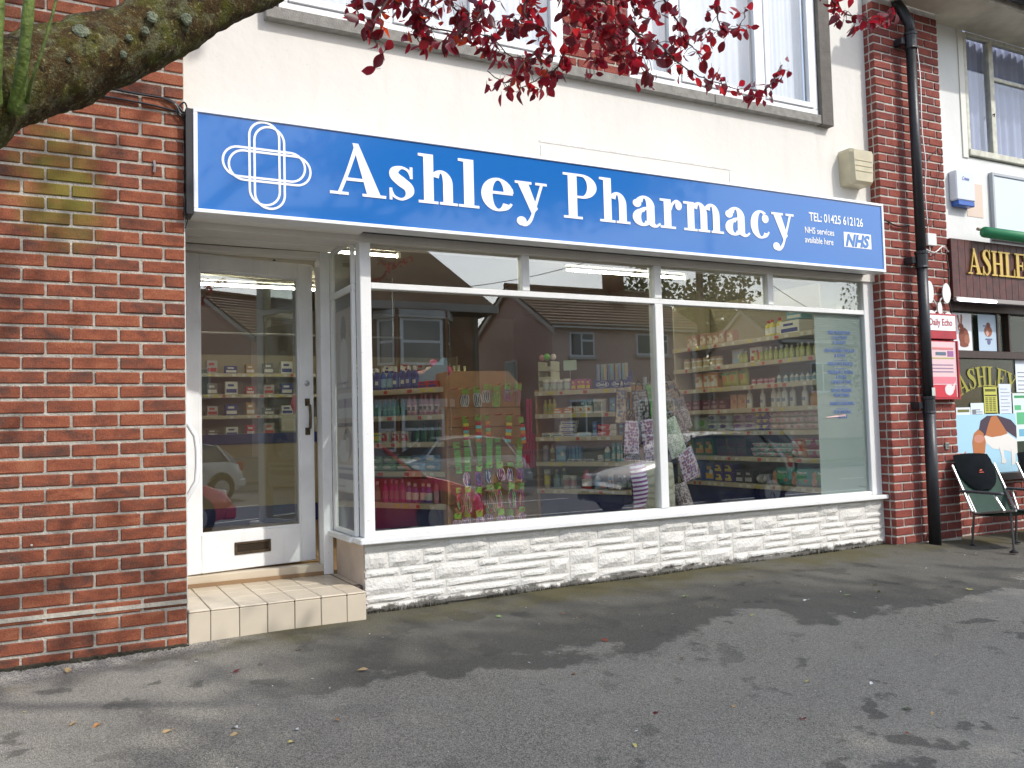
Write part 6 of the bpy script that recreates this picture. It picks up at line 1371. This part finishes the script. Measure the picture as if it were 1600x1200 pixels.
TW={'T1':[(0.255,-2.5,2.386),(0.344,-2.483,2.289),(0.415,-2.467,2.238),(0.512,-2.45,2.232),(0.662,-2.433,2.256),(0.768,-2.417,2.208),(0.906,-2.4,2.23)],'T2':[(0.322,-2.6,2.352),(0.237,-2.6,2.194),(0.191,-2.6,2.116),(0.218,-2.6,2.063)],'T3':[(0.518,-2.45,2.472),(0.427,-2.45,2.279),(0.398,-2.45,2.199),(0.436,-2.45,2.163)],'T4':[(0.858,-2.5,2.526),(0.777,-2.5,2.328),(0.871,-2.5,2.268),(0.766,-2.5,2.149),(0.708,-2.5,2.073),(0.63,-2.5,2.099)],'T5':[(0.925,-2.6,2.491),(1.08,-2.557,2.387),(1.205,-2.514,2.349),(1.366,-2.471,2.338),(1.489,-2.429,2.302),(1.65,-2.386,2.29),(1.856,-2.343,2.297),(2.058,-2.3,2.334)],'T6':[(1.269,-2.5,2.621),(1.415,-2.475,2.493),(1.523,-2.45,2.413),(1.658,-2.425,2.475),(1.746,-2.4,2.477)],'T7':[(2.058,-2.3,2.334),(2.117,-2.3,2.4),(2.165,-2.3,2.47)],'T8':[(1.029,-2.35,2.615),(1.078,-2.35,2.407),(1.012,-2.35,2.274),(0.983,-2.35,2.226),(0.907,-2.35,2.179),(0.84,-2.35,2.136)],'T9':[(1.194,-2.4,2.604),(1.215,-2.4,2.388),(1.246,-2.4,2.301),(1.328,-2.4,2.28),(1.361,-2.4,2.229)],'T10':[(2.12,-2.6,2.768),(2.19,-2.6,2.597),(2.262,-2.6,2.569),(2.377,-2.6,2.581),(2.511,-2.6,2.65)],'T11':[(1.852,-2.3,2.855),(1.815,-2.3,2.655),(1.821,-2.3,2.574),(1.909,-2.3,2.577),(1.966,-2.3,2.644)],'T12':[(0.585,-2.6,2.413),(0.562,-2.6,2.24),(0.489,-2.6,2.164),(0.444,-2.6,2.104)],'T13':[(0.895,-2.3,2.633),(0.917,-2.3,2.469),(0.834,-2.3,2.38),(0.768,-2.3,2.32)],'T14':[(1.243,-2.2,2.764),(1.251,-2.2,2.557),(1.292,-2.2,2.435),(1.244,-2.2,2.348)],'T15':[(0.192,-2.5,2.371),(0.182,-2.5,2.268),(0.189,-2.5,2.199)],'T16':[(1.252,-2.45,2.386),(1.411,-2.45,2.318),(1.476,-2.45,2.392),(1.552,-2.45,2.368),(1.597,-2.45,2.313)],'T17':[(2.12,-2.6,2.768),(2.147,-2.6,2.615),(2.19,-2.6,2.597)],'T18':[(0.515,-2.35,2.521),(0.56,-2.35,2.395),(0.643,-2.35,2.344),(0.731,-2.35,2.35)],'T19':[(0.91,-2.5,2.538),(0.958,-2.5,2.411),(1.063,-2.5,2.363),(1.17,-2.5,2.29),(1.297,-2.5,2.265)],'T20':[(1.42,-2.3,2.755),(1.367,-2.3,2.588),(1.441,-2.3,2.525),(1.492,-2.3,2.601)]}
rl_=random.Random(21); leafpos=[]
tmb=MB()
DEN={'T1':1.35,'T2':1.25,'T3':1.3,'T4':1.1,'T5':1.0,'T6':1.0,'T7':1.0,'T8':1.5,'T9':1.7,'T10':1.1,'T11':.9,'T12':1.3,'T13':1.5,'T14':1.9,'T15':.9,'T16':1.2,'T17':.3,'T18':1.5,'T19':1.9,'T20':1.1}
for nm,pts in TW.items():
    Q=catmull([Vector(p).to_tuple() for p in pts],5); Q=[Vector(q)+Vector((rl_.uniform(-.004,.004),0,rl_.uniform(-.004,.004))) for q in Q]
    L_=len(Q); tmb=MB(); tmb.tube([tloc(q) for q in Q],[.0042*(1-.65*i/L_) for i in range(L_)],5)
    step=.0125/DEN[nm]; acc=0
    for i in range(L_-1):
        d=(Q[i+1]-Q[i]); dl=d.length; acc+=dl
        while acc>step:
            acc-=step; p=Q[i]+d*rl_.random()
            if nm=='T5' and .3<i/L_<.86 and rl_.random()<.45: continue
            # side spur
            sp_=Vector((rl_.uniform(-1,1),rl_.uniform(-1,1),rl_.uniform(-1.1,.5))).normalized()*rl_.uniform(.008,.06)
            e=p+sp_
            if rl_.random()<.5: tmb.tube([tloc(p),tloc((p+e)/2+Vector((0,0,.006))),tloc(e)],.0013,3,cap=False)
            for _ in range(1 if rl_.random()<.6 else 2): leafpos.append(e+Vector((rl_.uniform(-.008,.008),rl_.uniform(-.01,.01),rl_.uniform(-.008,.008))))
    tmb.build('twig',TWIG,tree)
leafpos.append(Vector((.225,-2.55,2.02)))
def leaf_rot(r):
    # leaves hang: tip mostly downwards with free spin
    d=Vector((r.uniform(-1,1),r.uniform(-1,1),r.uniform(-1.9,.25))).normalized(); q=d.to_track_quat('Y','Z'); q=q@Vector((0,1,0)).rotation_difference(Vector((0,1,0))); from mathutils import Quaternion
    return (Quaternion(d,r.uniform(0,6.28))@q).to_euler()
camp=Vector((-.6454,-5.0324,.9209))
def vis(p):
    d=p-camp; z=d.dot(fz); return z>0 and abs(d.dot(rx)/z)<.60 and abs(d.dot(uy)/z)<.455
inv=[p for p in leafpos if vis(p)]; outv=[p for p in leafpos if not vis(p)]
inv.sort(key=lambda p:(p-camp).length)
main=inv[:300]; rest=inv[300:]+outv
wt=[0,0,0,0,0,0,1,3,3,3,3,2]
for k,p in enumerate(main):
    s=rl_.uniform(.45,.95)*(1.6 if k==299 else 1)
    inst(LM[rl_.randrange(9)],'leaf',tree,tloc(p),leaf_rot(rl_),(s*rl_.uniform(.8,1.05),s,s),LF[rl_.choice(wt)])
def stuff_leaves(pos,name,parent,o_,smin=.7,smax=1.2,label=None,mats=LF,meshes=LM):
    V=[];F_=[];MI=[]
    base=[([v.co.copy() for v in me.vertices],[tuple(p.vertices) for p in me.polygons]) for me in meshes]
    for p in pos:
        vs,fs=base[rl_.randrange(len(base))]; s=rl_.uniform(smin,smax); R=leaf_rot(rl_).to_matrix()*s; o=len(V); t=Vector(p)-o_
        V+=[tuple(R@v+t) for v in vs]; F_+=[tuple(i+o for i in f) for f in fs]; MI+=[rl_.randrange(len(mats))]*len(fs)
    mb=MB(); mb.v=V; mb.f=F_; mb.mi=MI; ob=mb.build(name,mats,parent,smooth=True); tag(ob,kind='stuff'); return ob
stuff_leaves(rest,'leaf',tree,off,.45,.95,mats=[LF[0],LF[3],LF[1],LF[0],LF[3]])
# the crown above and behind the view, which shades the forecourt
pos=[]
for (c_,r_,n_) in (((.10,-2.3,5.2),(.85,.7,1.4),2400),((1.2,-3.0,3.5),(.8,.4,.25),120),((-1.6,-4.4,3.9),(1.2,1.0,.9),500)):
    for _ in range(n_):
        d=Vector((rl_.gauss(0,.48),rl_.gauss(0,.48),rl_.gauss(0,.48))); p=Vector((c_[0]+d.x*r_[0],c_[1]+d.y*r_[1],c_[2]+d.z*r_[2]))
        if not vis(p): pos.append(p)
cl=stuff_leaves(pos,'crown',tree,off,1.2,2.2)

kt=thing('kerb_tree','leafy tree at the kerb behind the viewer whose crown shades the forecourt','tree',(1.5,-6.0,-.6)); ko=Vector((1.5,-6.0,-.6))
mb=MB(); mb.tube([(0,0,0),(.05,0,1.2),(.2,.05,2.6),(.5,0,3.8)],[.15,.11,.10,.08],12); mb.build('trunk',BARK,kt,smooth=True)
for q in ([(.4,0,3.6),(1.8,-.3,4.6),(3.8,-.2,5.2),(5.6,-.6,5.5)],[(.5,0,3.8),(1.5,-1.0,5.0),(3.2,-1.6,5.6)],[(.4,0,3.6),(2.4,.6,4.6),(4.6,.8,5.0)]):
    mb=MB(); mb.tube(q,[.07,.05,.03,.015][:len(q)],8); mb.build('branch',BARK,kt,smooth=True)
QM=[leaf_mesh(300+i,.085,.055,'crown_leaf') for i in range(3)]
pos=[]
for c_,r_,n_ in (((5.9,-6.5,5.0),(2.7,1.5,.8),5200),((3.6,-6.2,4.7),(1.2,1.1,.5),1100)):
    for _ in range(n_):
        d=Vector((rl_.gauss(0,.5),rl_.gauss(0,.5),rl_.gauss(0,.5)))
        if d.length<1.25: pos.append(Vector((c_[0]+d.x*r_[0],c_[1]+d.y*r_[1],c_[2]+d.z*r_[2])))
stuff_leaves(pos,'crown',kt,ko,1.3,2.2,meshes=QM,mats=[mat('foliage_green',(.07,.10,.025),.7,var=.3,trans=.3),mat('foliage_olive',(.11,.10,.03),.7,var=.3,trans=.3)])

# ------------------------------------------------------------------ fallen leaves and litter
DRY=mat('dry_orange_leaf',(.42,.20,.07),.7,var=.3,scale=60); DRYT=mat('dry_tan_leaf',(.48,.34,.17),.7,var=.3,scale=60); YEL=mat('yellow_leaf',(.55,.50,.16),.6,var=.25,scale=60); GRL=mat('green_leaf',(.20,.30,.12),.6,var=.3,scale=60); PLM=LF[3]; REDL=mat('dry_red_leaf',(.30,.06,.035),.7,var=.3,scale=60); WHL=mat('white_petal',(.72,.72,.70),.7)
def star_mesh(seed,R=.03):
    r=random.Random(seed); mb=MB(); pts=[]
    for i in range(10): a=i*math.pi/5; q=R*(1 if i%2==0 else .42)*r.uniform(.8,1.1); pts.append((q*math.cos(a),q*math.sin(a),r.uniform(.0,.006)))
    mb.v=[(0,0,.002)]+pts; mb.f=[(0,1+i,1+(i+1)%10) for i in range(10)]; mb.mi=[0]*10; return mb.build('leaf',GRL,link=False).data
FM=[leaf_mesh(100+i,.045,.026,'fallen') for i in range(5)]; SM=[star_mesh(i) for i in range(3)]
for lb,x,y,m,kind,s in (
('curled cream leaf on the grit below the left brick wall',-.579,-.201,DRYT,0,1.0),('left of two small orange leaves at the lower left of the forecourt',-.578,-.948,DRYT,0,.75),('right of two small orange leaves at the lower left of the forecourt',-.466,-.986,DRY,0,.7),('plain brown leaf at the lower left edge of the shade',-.217,-1.193,DRYT,0,1.0),
('white petal beside a tan leaf at the lower left',.024,-1.295,WHL,0,.75),('tan leaf just below the white petal at the lower left',.017,-1.354,DRYT,0,.6),('dark red leaf on the pale asphalt before the tiled step',.13,-.593,PLM,0,.75),('orange leaf on the damp asphalt before the tiled step',.49,-.41,DRY,0,.6),
('tan leaf on the damp asphalt below the end of the step',.668,-.851,DRYT,0,.9),('large white petal on the grey asphalt at lower centre left',.237,-1.429,WHL,0,.65),('yellow green leaf at the bottom left of a damp patch',.171,-1.533,YEL,0,.75),('small tan leaf right of the yellow green leaf and damp patch',.409,-1.394,DRY,0,.55),
('pale green star shaped leaf close to the stone plinth',1.718,-.312,GRL,1,.75),('orange leaf near the middle of the forecourt',1.576,-1.402,DRY,0,.62),('dark red leaf on the damp part of the forecourt',2.003,-1.037,REDL,0,.8),('curled tan leaf right of the middle of the forecourt',2.178,-1.435,DRYT,0,.65),
('small orange leaf close to the middle of the plinth',2.09,-.449,DRY,0,.5),('pale green leaf near the plinth below the window mullion',2.97,-.493,GRL,1,.75),('grey tan leaf below the pale green leaf',2.997,-.757,DRYT,0,.5),('small cream leaf right of the grey tan leaf',3.05,-1.039,YEL,0,.5),
('yellow leaf near the bottom centre of the picture',1.346,-2.183,YEL,0,.5),('peach coloured round leaf in the lower middle',1.962,-2.068,DRYT,1,.4),('dark purple leaf in the lower middle',1.633,-1.973,PLM,0,.6),('pale yellow leaf at lower right centre',2.464,-1.999,YEL,0,.6),
('white petal at lower right',2.691,-2.168,WHL,0,.45),('jagged green leaf at the lower right',2.585,-2.444,GRL,1,.8),('dark crumpled leaf at the lower right centre',2.105,-2.312,PLM,0,.9),('small bright red leaf at the lower right',2.362,-2.612,REDL,0,.5),
('yellow leaf on the asphalt toward the neighbouring shop',4.775,-1.222,YEL,1,.75),('yellow leaf below the right end of the plinth',4.165,-.989,YEL,0,.6),('small cream leaf above the yellow one at the right end of the plinth',4.299,-.842,YEL,0,.6),('white sliver right of the damp patch',3.603,-.928,WHL,0,.8),('green leaf at the right end of the damp patch',3.914,-.968,GRL,1,.7),('tiny tan leaf at the far lower right',2.649,-2.52,DRYT,0,.4)):
    me=(SM if kind else FM)[rl_.randrange(3 if kind else 5)]
    o=bpy.data.objects.new('fallen_leaf',me); COL.objects.link(o); s*=1.3; o.location=(x,y,ground_z(x,y)+noise.noise(Vector((x*.9,y*.9,0)))*.012+.006); o.rotation_euler=(rl_.uniform(-.15,.15),rl_.uniform(-.3,.3),rl_.uniform(0,6.28)); o.scale=(s,s,s)
    o.material_slots[0].link='OBJECT'; o.material_slots[0].material=m; tag(o,lb,'leaf','fallen leaves on the forecourt')
mb=MB()
for i in range(150):
    x=rl_.uniform(-1,7); y=-abs(rl_.gauss(0,1.3))-.12; s=rl_.uniform(.0015,.0045); z=ground_z(x,y)+noise.noise(Vector((x*.9,y*.9,0)))*.012
    a=rl_.uniform(0,3.1); e=rl_.uniform(1,3); c_,q_=math.cos(a)*s*e,math.sin(a)*s*e
    mb.m=rl_.choice([0,0,1,2]); mb.add([(x-c_,y-q_,z+.002),(x+q_*.4,y-c_*.4,z+.003),(x+c_,y+q_,z+.004),(x-q_*.4,y+c_*.4,z+.003)],[(0,1,2,3)])
tag(mb.build('litter_specks',[WHL,DRYT,YEL]),'tiny petals and crumbs scattered over the asphalt','litter',kind='stuff')

# ------------------------------------------------------------------ across the street (seen mirrored in the glass)
def gable_house(label,x0,x1,yf,dep,zb,ze,zr,wall,roof,wins,name='house',side_win=None,chim=True):
    t=thing(name,label,'house',(x0,yf,zb)); W_=x1-x0; E_=ze-zb; R2=zr-zb
    mb=MB(); mb.box(0,W_,-dep,0,0,E_); mb.add([(0,0,E_),(0,-dep,E_),(0,-dep/2,R2),(W_,0,E_),(W_,-dep,E_),(W_,-dep/2,R2)],[(0,2,1),(3,4,5)]); mb.build('wall',wall,t)
    for sgn in (0,1):
        mb=MB(); y0=.35 if sgn==0 else -dep-.35; zz=E_-.35*(R2-E_)/(dep/2); n=13
        for k in range(n):   # overlapping tile courses
            a,b=k/n,(k+1)/n; ya=y0+(-dep/2-y0)*a; yb=y0+(-dep/2-y0)*b; za=zz+(R2-zz)*a; zb2=zz+(R2-zz)*b
            mb.add([(-.18,ya,za+.09),(W_+.18,ya,za+.09),(W_+.18,yb,zb2+.05),(-.18,yb,zb2+.05),(-.18,ya,za+.03),(W_+.18,ya,za+.03)],[(0,1,2,3),(4,5,1,0)])
        mb.build('roof',roof,t)
    mb=MB(); mb.tube([(-.2,-dep/2,R2+.09),(W_+.2,-dep/2,R2+.09)],.10,8); mb.build('ridge',roof,t)
    mb=MB(); mb.box(-.1,W_+.1,.24,.34,E_-.22,E_-.06); mb.build('gutter',simple((.6,.57,.5)),t)
    for xx in (-.12,W_+.12):
        mb=MB(); v=[]; 
        for (y,z_) in ((.38,E_-.28),(-dep/2,R2+.02),(-dep-.38,E_-.28)): v+=[(xx-.03,y,z_-.16),(xx+.03,y,z_-.16),(xx+.03,y,z_),(xx-.03,y,z_)]
        mb.add(v,[(0,1,5,4),(1,2,6,5),(2,3,7,6),(3,0,4,7),(4,5,9,8),(5,6,10,9),(6,7,11,10),(7,4,8,11)]); mb.build('bargeboard',simple((.6,.57,.5)),t)
    mb=MB(); mb.tube([(W_-.2,.08,0),(W_-.2,.08,E_-.2)],.05,8); mb.build('downpipe',simple((.6,.57,.5)),t)
    for (a,b,c_,d_) in wins:
        mb=MB(); mb.box(a,b,.0,.05,c_-zb,d_-zb); w=mb.build('window',simple((.75,.76,.76)),t)
        m_=(a+b)/2-.02; q=.07; mb=MB(); mb.box(a+q,m_-q/2,.0505,.056,c_-zb+q,d_-zb-q); mb.build('pane',DARKG,w)
        mb=MB(); mb.box(m_+q/2,b-q,.0505,.056,c_-zb+q,c_-zb+(d_-c_)*.62); mb.box(m_+q/2,b-q,.0505,.056,c_-zb+(d_-c_)*.62+q,d_-zb-q); mb.build('pane',DARKG,w)
        mb=MB(); mb.box(a-.05,b+.05,.0,.12,c_-zb-.08,c_-zb-.0005); mb.build('sill',simple((.5,.47,.42)),w)
    if side_win:
        y,z_,w_,h_=side_win; mb=MB(); mb.box(-.05,0,y,y+w_,z_-zb,z_-zb+h_); w=mb.build('window',simple((.75,.76,.76)),t); mb=MB(); mb.box(-.056,-.0505,y+.07,y+w_-.07,z_-zb+.07,z_-zb+h_-.07); mb.build('pane',simple((.12,.22,.27),.1),w)
    if chim: mb=MB(); mb.box(W_*.7,W_*.7+.6,-dep/2-.3,-dep/2+.3,R2-.4,R2+.8); mb.build('chimney',BRICKB,t)
    return t
gable_house('pink rendered house with brown tiled roof across the road, mirrored in the middle panes',14.12,20.2,-19.6,5.9,-.6,4.42,6.0,PINK,ROOFB,[(.65,1.65,3.25,4.1),(3.4,4.8,3.35,4.12),(.6,1.9,.6,1.8),(3.4,5.0,.5,1.8)],side_win=(-3.4,2.2,.9,1.15))
gable_house('pale rendered house with grey roof farther right across the road, mirrored in the right pane',24.3,32,-19.6,3.9,-.6,4.08,5.45,PINKL,ROOFG,[(1.6,3.0,2.0,3.2),(4.6,6.0,2.0,3.2)],chim=False)
gable_house('low grey roofed outbuilding between the two rendered houses across the road','%f'%0 and 20.6,24.2,-23.2,4,-.6,3.1,4.3,simple((.45,.42,.36),.9),ROOFG,[],name='outbuilding',chim=False)
bh=thing('brick_house','brown brick house with bay windows and hipped roof, mirrored at the window left','house',(4.4,-19.4,-.6))
mb=MB(); mb.box(0,6.9,-7,0,0,5.4); mb.build('wall',BRICKB,bh)
mb=MB(); z0,z1=5.35,8.6; mb.add([(-.4,.45,z0),(7.3,.45,z0),(7.3,-7.4,z0),(-.4,-7.4,z0),(2.3,-2.6,z1),(4.9,-2.6,z1),(4.9,-4.4,z1),(2.3,-4.4,z1)],[(0,1,5,4),(1,2,6,5),(2,3,7,6),(3,0,4,7),(4,5,6,7),(3,2,1,0)]); mb.build('roof',ROOFB,bh)
mb=MB(); mb.box(-.42,7.32,.45,.52,5.12,5.36); mb.box(7.32,7.38,-7.4,.52,5.12,5.36); mb.build('fascia_board',simple((.35,.32,.27)),bh)
mb=MB(); mb.tube([(6.75,.08,0),(6.75,.08,5.2)],.06,8); mb.build('downpipe',simple((.05,.05,.05)),bh)
mb=MB(); bx=[(3.4,0),(3.9,.75),(5.5,.75),(6.0,0)]
for z0,z1 in ((0,.9),(2.2,3.45),(4.85,5.12)): mb.add([(x,y,z) for z in (z0,z1) for x,y in bx],[(0,1,5,4),(1,2,6,5),(2,3,7,6),(4,5,6,7),(3,2,1,0)])
mb.box(3.86,3.95,.6,.74,.9,4.85); mb.box(5.45,5.54,.6,.74,.9,4.85); mb.build('bay',BRICKB,bh)
for z0,z1 in ((.9,2.2),(3.45,4.85)):
    for (a,b) in ((bx[0],bx[1]),(bx[1],bx[2]),(bx[2],bx[3])):
        A=Vector((*a,0)); B=Vector((*b,0)); d=(B-A); L_=d.length; an=math.atan2(d.y,d.x); w_=MB(); 
        w_.box(.12,L_-.12,-.14,-.06,z0,z1); w=w_.build('window',simple((.75,.76,.76)),bh,loc=tuple(A),rotz=an)
        for q0,q1 in ((z0+.08,(z0+z1)/2-.04),((z0+z1)/2+.04,z1-.08)): mb=MB(); mb.box(.22,L_-.22,-.058,-.054,q0,q1); mb.build('pane',DARKG,w)
        mb=MB(); mb.box(.06,L_-.06,-.06,.04,z1+.0,z1+.24); mb.build('lintel',simple((.5,.48,.44)),w)
# far hedge, street tree, pole, wires
def simple_tree(label,x,y,z,h,r,seed,n=2600,name='street_tree',lm=None,tr=.16):
    t=thing(name,label,'tree',(x,y,z)); r_=random.Random(seed)
    mb=MB(); mb.tube([(0,0,0),(.1,0,h*.3),(0,.1,h*.6),(.1,0,h*.85)],[tr*1.3,tr,tr*.7,tr*.2],8)
    for k in range(7): a=k*.9; mb.tube([(0,0,h*(.35+.06*k)),(math.cos(a)*r*.4,math.sin(a)*r*.4,h*(.5+.06*k)),(math.cos(a)*r*.8,math.sin(a)*r*.8,h*(.6+.05*k))],[tr*.5,tr*.3,tr*.1],5)
    mb.build('trunk',TWIG,t)
    mb=MB(); cl_=[(r_.uniform(-.6,.6)*r,r_.uniform(-.6,.6)*r,h*.66+r_.uniform(-.28,.3)*h,r*r_.uniform(.28,.5)) for _ in range(16)]
    for _ in range(n):
        c=cl_[r_.randrange(16)]; d=Vector((r_.gauss(0,1),r_.gauss(0,1),r_.gauss(0,1))).normalized()*c[3]*r_.uniform(.5,1.05); p=Vector(c[:3])+d; s=r_.uniform(.06,.15)*r/3
        a=Vector((r_.uniform(-1,1),r_.uniform(-1,1),r_.uniform(-1,1))).normalized(); b=a.orthogonal().normalized(); mb.m=r_.randrange(2)
        mb.add([tuple(p-a*s),tuple(p+b*s*.6),tuple(p+a*s),tuple(p-b*s*.6)],[(0,1,2,3)])
    mb.build('crown',lm or [mat('foliage_green',(.07,.10,.025),.7,var=.3,trans=.3),mat('foliage_olive',(.11,.10,.03),.7,var=.3,trans=.3)],t); return t
simple_tree('tall green street tree behind the houses across the road',32.5,-36,-.6,10.2,4.4,3,n=5200,tr=.3)
simple_tree('smaller leafy tree at the roadside, mirrored in the last top pane',17.9,-9.6,-.6,5.0,1.1,5,n=2000,name='roadside_tree',tr=.10)
simple_tree('dark tree left of the brick house across the road',-2,-24,-.6,8.5,3.6,9,n=2600,name='garden_tree')
tp=thing('telegraph_pole','brown wooden telegraph pole across the road between the houses','pole',(17.2,-15.7,-.6)); mb=MB(); mb.tube([(0,0,0),(.0,0,8.2)],[.14,.10],10); mb.build('shaft',simple((.16,.10,.07),.9),tp); mb=MB(); mb.cbox(-.6,.6,-.05,.05,7.6,7.72,.01); mb.build('crossarm',simple((.16,.10,.07),.9),tp)
for k,(a,b) in enumerate((((17.0,-15.7,7.1),(8,-19.3,5.0)),((17.3,-15.7,7.1),(2,-6,6.2)),((17.2,-15.7,7.0),(30,-19.5,4.2)),((17.2,-15.7,7.15),(-4,-14,7.2)))):
    A,B=Vector(a),Vector(b); wire(['overhead wire from the pole to the brick house','overhead wire from the pole over the road towards the shops','overhead wire from the pole to the pale house','overhead wire from the pole along the road'][k],[tuple(A.lerp(B,t)-Vector((0,0,.5*math.sin(math.pi*t)))) for t in (0,.25,.5,.75,1)],.012)
hd=thing('garden_wall','low rendered garden wall in front of the houses across the road','wall',(4,-17.9,-.6)); mb=MB(); mb.box(0,30,-.15,0,0,.75); mb.build('face',simple((.38,.34,.28),.9),hd); mb=MB(); mb.box(-.03,30.03,-.2,.05,.7505,.82); mb.build('coping',KERB,hd)

# ------------------------------------------------------------------ parked cars (seen mirrored in the glass)
def car(label,x,y,z,paint,facing=1,L_=3.95,hh=1.42,name='parked_car',hatch=True):
    t=thing(name,label,'car',(x,y,z),0 if facing>0 else math.pi)
    # stations along x: (x, sill, belt, roof)
    St=[(0,.42,.62,.62),(.05,.30,.72,.72),(.18,.25,.86,.88),(.42,.22,.93,1.22),(.70,.2,.95,1.36),(1.25,.2,.95,hh),(1.9,.2,.94,hh),(2.35,.2,.92,hh-.05),(2.75,.2,.90,1.14),(3.0,.2,.88,.92),(3.4,.22,.80,.82),(3.75,.26,.68,.70),(3.90,.32,.58,.58),(3.95,.42,.5,.5)]
    k=L_/3.95; W_=.83
    def sec(s):
        x_,a,b,r=s; e=1 if .3<x_<3.3 else .80+.2*min(1,min(x_,3.95-x_)/.3); w=W_*e
        rw=w*(.74 if r-b>.1 else .93)
        return [(x_*k,-w*.93,a),(x_*k,-w,(a+b)/2),(x_*k,-w*.97,b),(x_*k,-rw,r-.03 if r-b>.1 else r),(x_*k,-rw*.55,r+.02),(x_*k,0,r+.03),(x_*k,rw*.55,r+.02),(x_*k,rw,r-.03 if r-b>.1 else r),(x_*k,w*.97,b),(x_*k,w,(a+b)/2),(x_*k,w*.93,a)]
    SS=[sec(s) for s in St]; mb=MB(); gb2=MB(); N=11
    mb.v=[p for s in SS for p in s]; gb2.v=[(p[0],p[1]*1.004,p[2]+.002) for s in SS for p in s]
    for i in range(len(SS)-1):
        for j in range(N-1):
            q=(i*N+j,(i+1)*N+j,(i+1)*N+j+1,i*N+j+1)
            cab=St[i][3]-St[i][2]>.05 or St[i+1][3]-St[i+1][2]>.05
            if cab and j in (2,7) and 2<=i<=8: gb2.f.append(q); gb2.mi.append(0)
            elif i in (8,7) and 3<=j<=6 : gb2.f.append(q); gb2.mi.append(0)
            elif i in (3,) and 3<=j<=6: gb2.f.append(q); gb2.mi.append(0)
            else: mb.f.append(q); mb.mi.append(0)
    mb.f.append(tuple(range(N))[::-1]); mb.mi.append(0); e=(len(SS)-1)*N; mb.f.append(tuple(e+q for q in range(N))); mb.mi.append(0)
    PM=mat('car_paint_'+name+str(int(paint[0]*99)),paint,.25,metal=.15,coat=1)
    mb.build('body',PM,t,smooth=True); gb2.build('window_glass',DARKG,t)
    for xx in (.72*k,3.18*k):
        for s in (-1,1):
            mb=MB(); mb.tube([(0,-.09,0),(0,.09,0)],.31,20); w=mb.build('wheel',TYRE,t,loc=(xx,s*.77,.31))
            mb=MB(); mb.tube([(0,s*.085,0),(0,s*.1,0)],.20,16)
            for q in range(6): a=q*1.047; mb.tube([(0,s*.105,0),(.18*math.cos(a),s*.105,.18*math.sin(a))],.02,4)
            mb.build('rim',ALU,w)
            mb=MB(); mb.tube([(0,s*.0,0),(0,s*.005,0)],.37,20); mb.build('wheel_arch',PVCBLK,t,loc=(xx,s*.825,.33))
    for pa in ((.50,.55),(1.62,1.70),(2.72,2.78)):
        for s in (-1,1): mb=MB(); x_=pa[0]*k; mb.tube([(x_+(.1 if pa[0]>2.5 else -.05 if pa[0]<1 else 0),s*W_*.975,.93),(x_+(-.34 if pa[0]>2.5 else .22 if pa[0]<1 else 0),s*W_*.755,hh-.05)],.03,5); mb.build('pillar',PM,t)
    for s in (-1,1):
        mb=MB(); mb.cbox(.02*k,.16*k,s*.60-.12,s*.60+.12,.72,.92,.02); mb.build('tail_light',simple((.55,.02,.03),.2),t)
        mb=MB(); mb.cbox(3.62*k,3.86*k,s*.55-.14,s*.55+.14,.56,.72,.03); mb.build('headlight',simple((.8,.8,.8),.1),t)
        mb=MB(); mb.cbox(2.65*k,2.85*k,s*.93-.08,s*.93+.08,.90,1.02,.03); mb.build('mirror',PM,t)
    mb=MB(); mb.cbox(-.05,.25*k,-.74,.74,.30,.52,.04); mb.build('bumper',PM,t); mb=MB(); mb.cbox(3.75*k,4.0*k,-.74,.74,.24,.46,.04); mb.build('bumper',PM,t)
    mb=MB(); mb.cbox(-.06,-.052,-.26,.26,.56,.67,.001); mb.build('number_plate',simple((.7,.6,.1)),t)
    mb=MB()
    for s in (-1,1): mb.box(1.15*k,1.32*k,s*.835-.012,s*.835+.012,.76,.79)
    mb.build('door_handle',PM,t)
    return t
car('silver hatchback parked on the far side of the road, mirrored left of the middle',9.7,-14.0,-.68,(.66,.67,.64),facing=-1,name='silver_hatchback')
car('red hatchback parked at the near kerb, mirrored at the left of the window',1.25,-7.4,-.68,(.75,.02,.06),facing=1,name='red_hatchback')
car('dark grey saloon parked at the near kerb, mirrored in the right pane',11.9,-7.6,-.68,(.03,.035,.035),facing=-1,name='dark_saloon')
car('pale green car parked on the far side of the road, mirrored in the right pane',18.6,-13.8,-.68,(.28,.36,.34),facing=-1,name='pale_car')
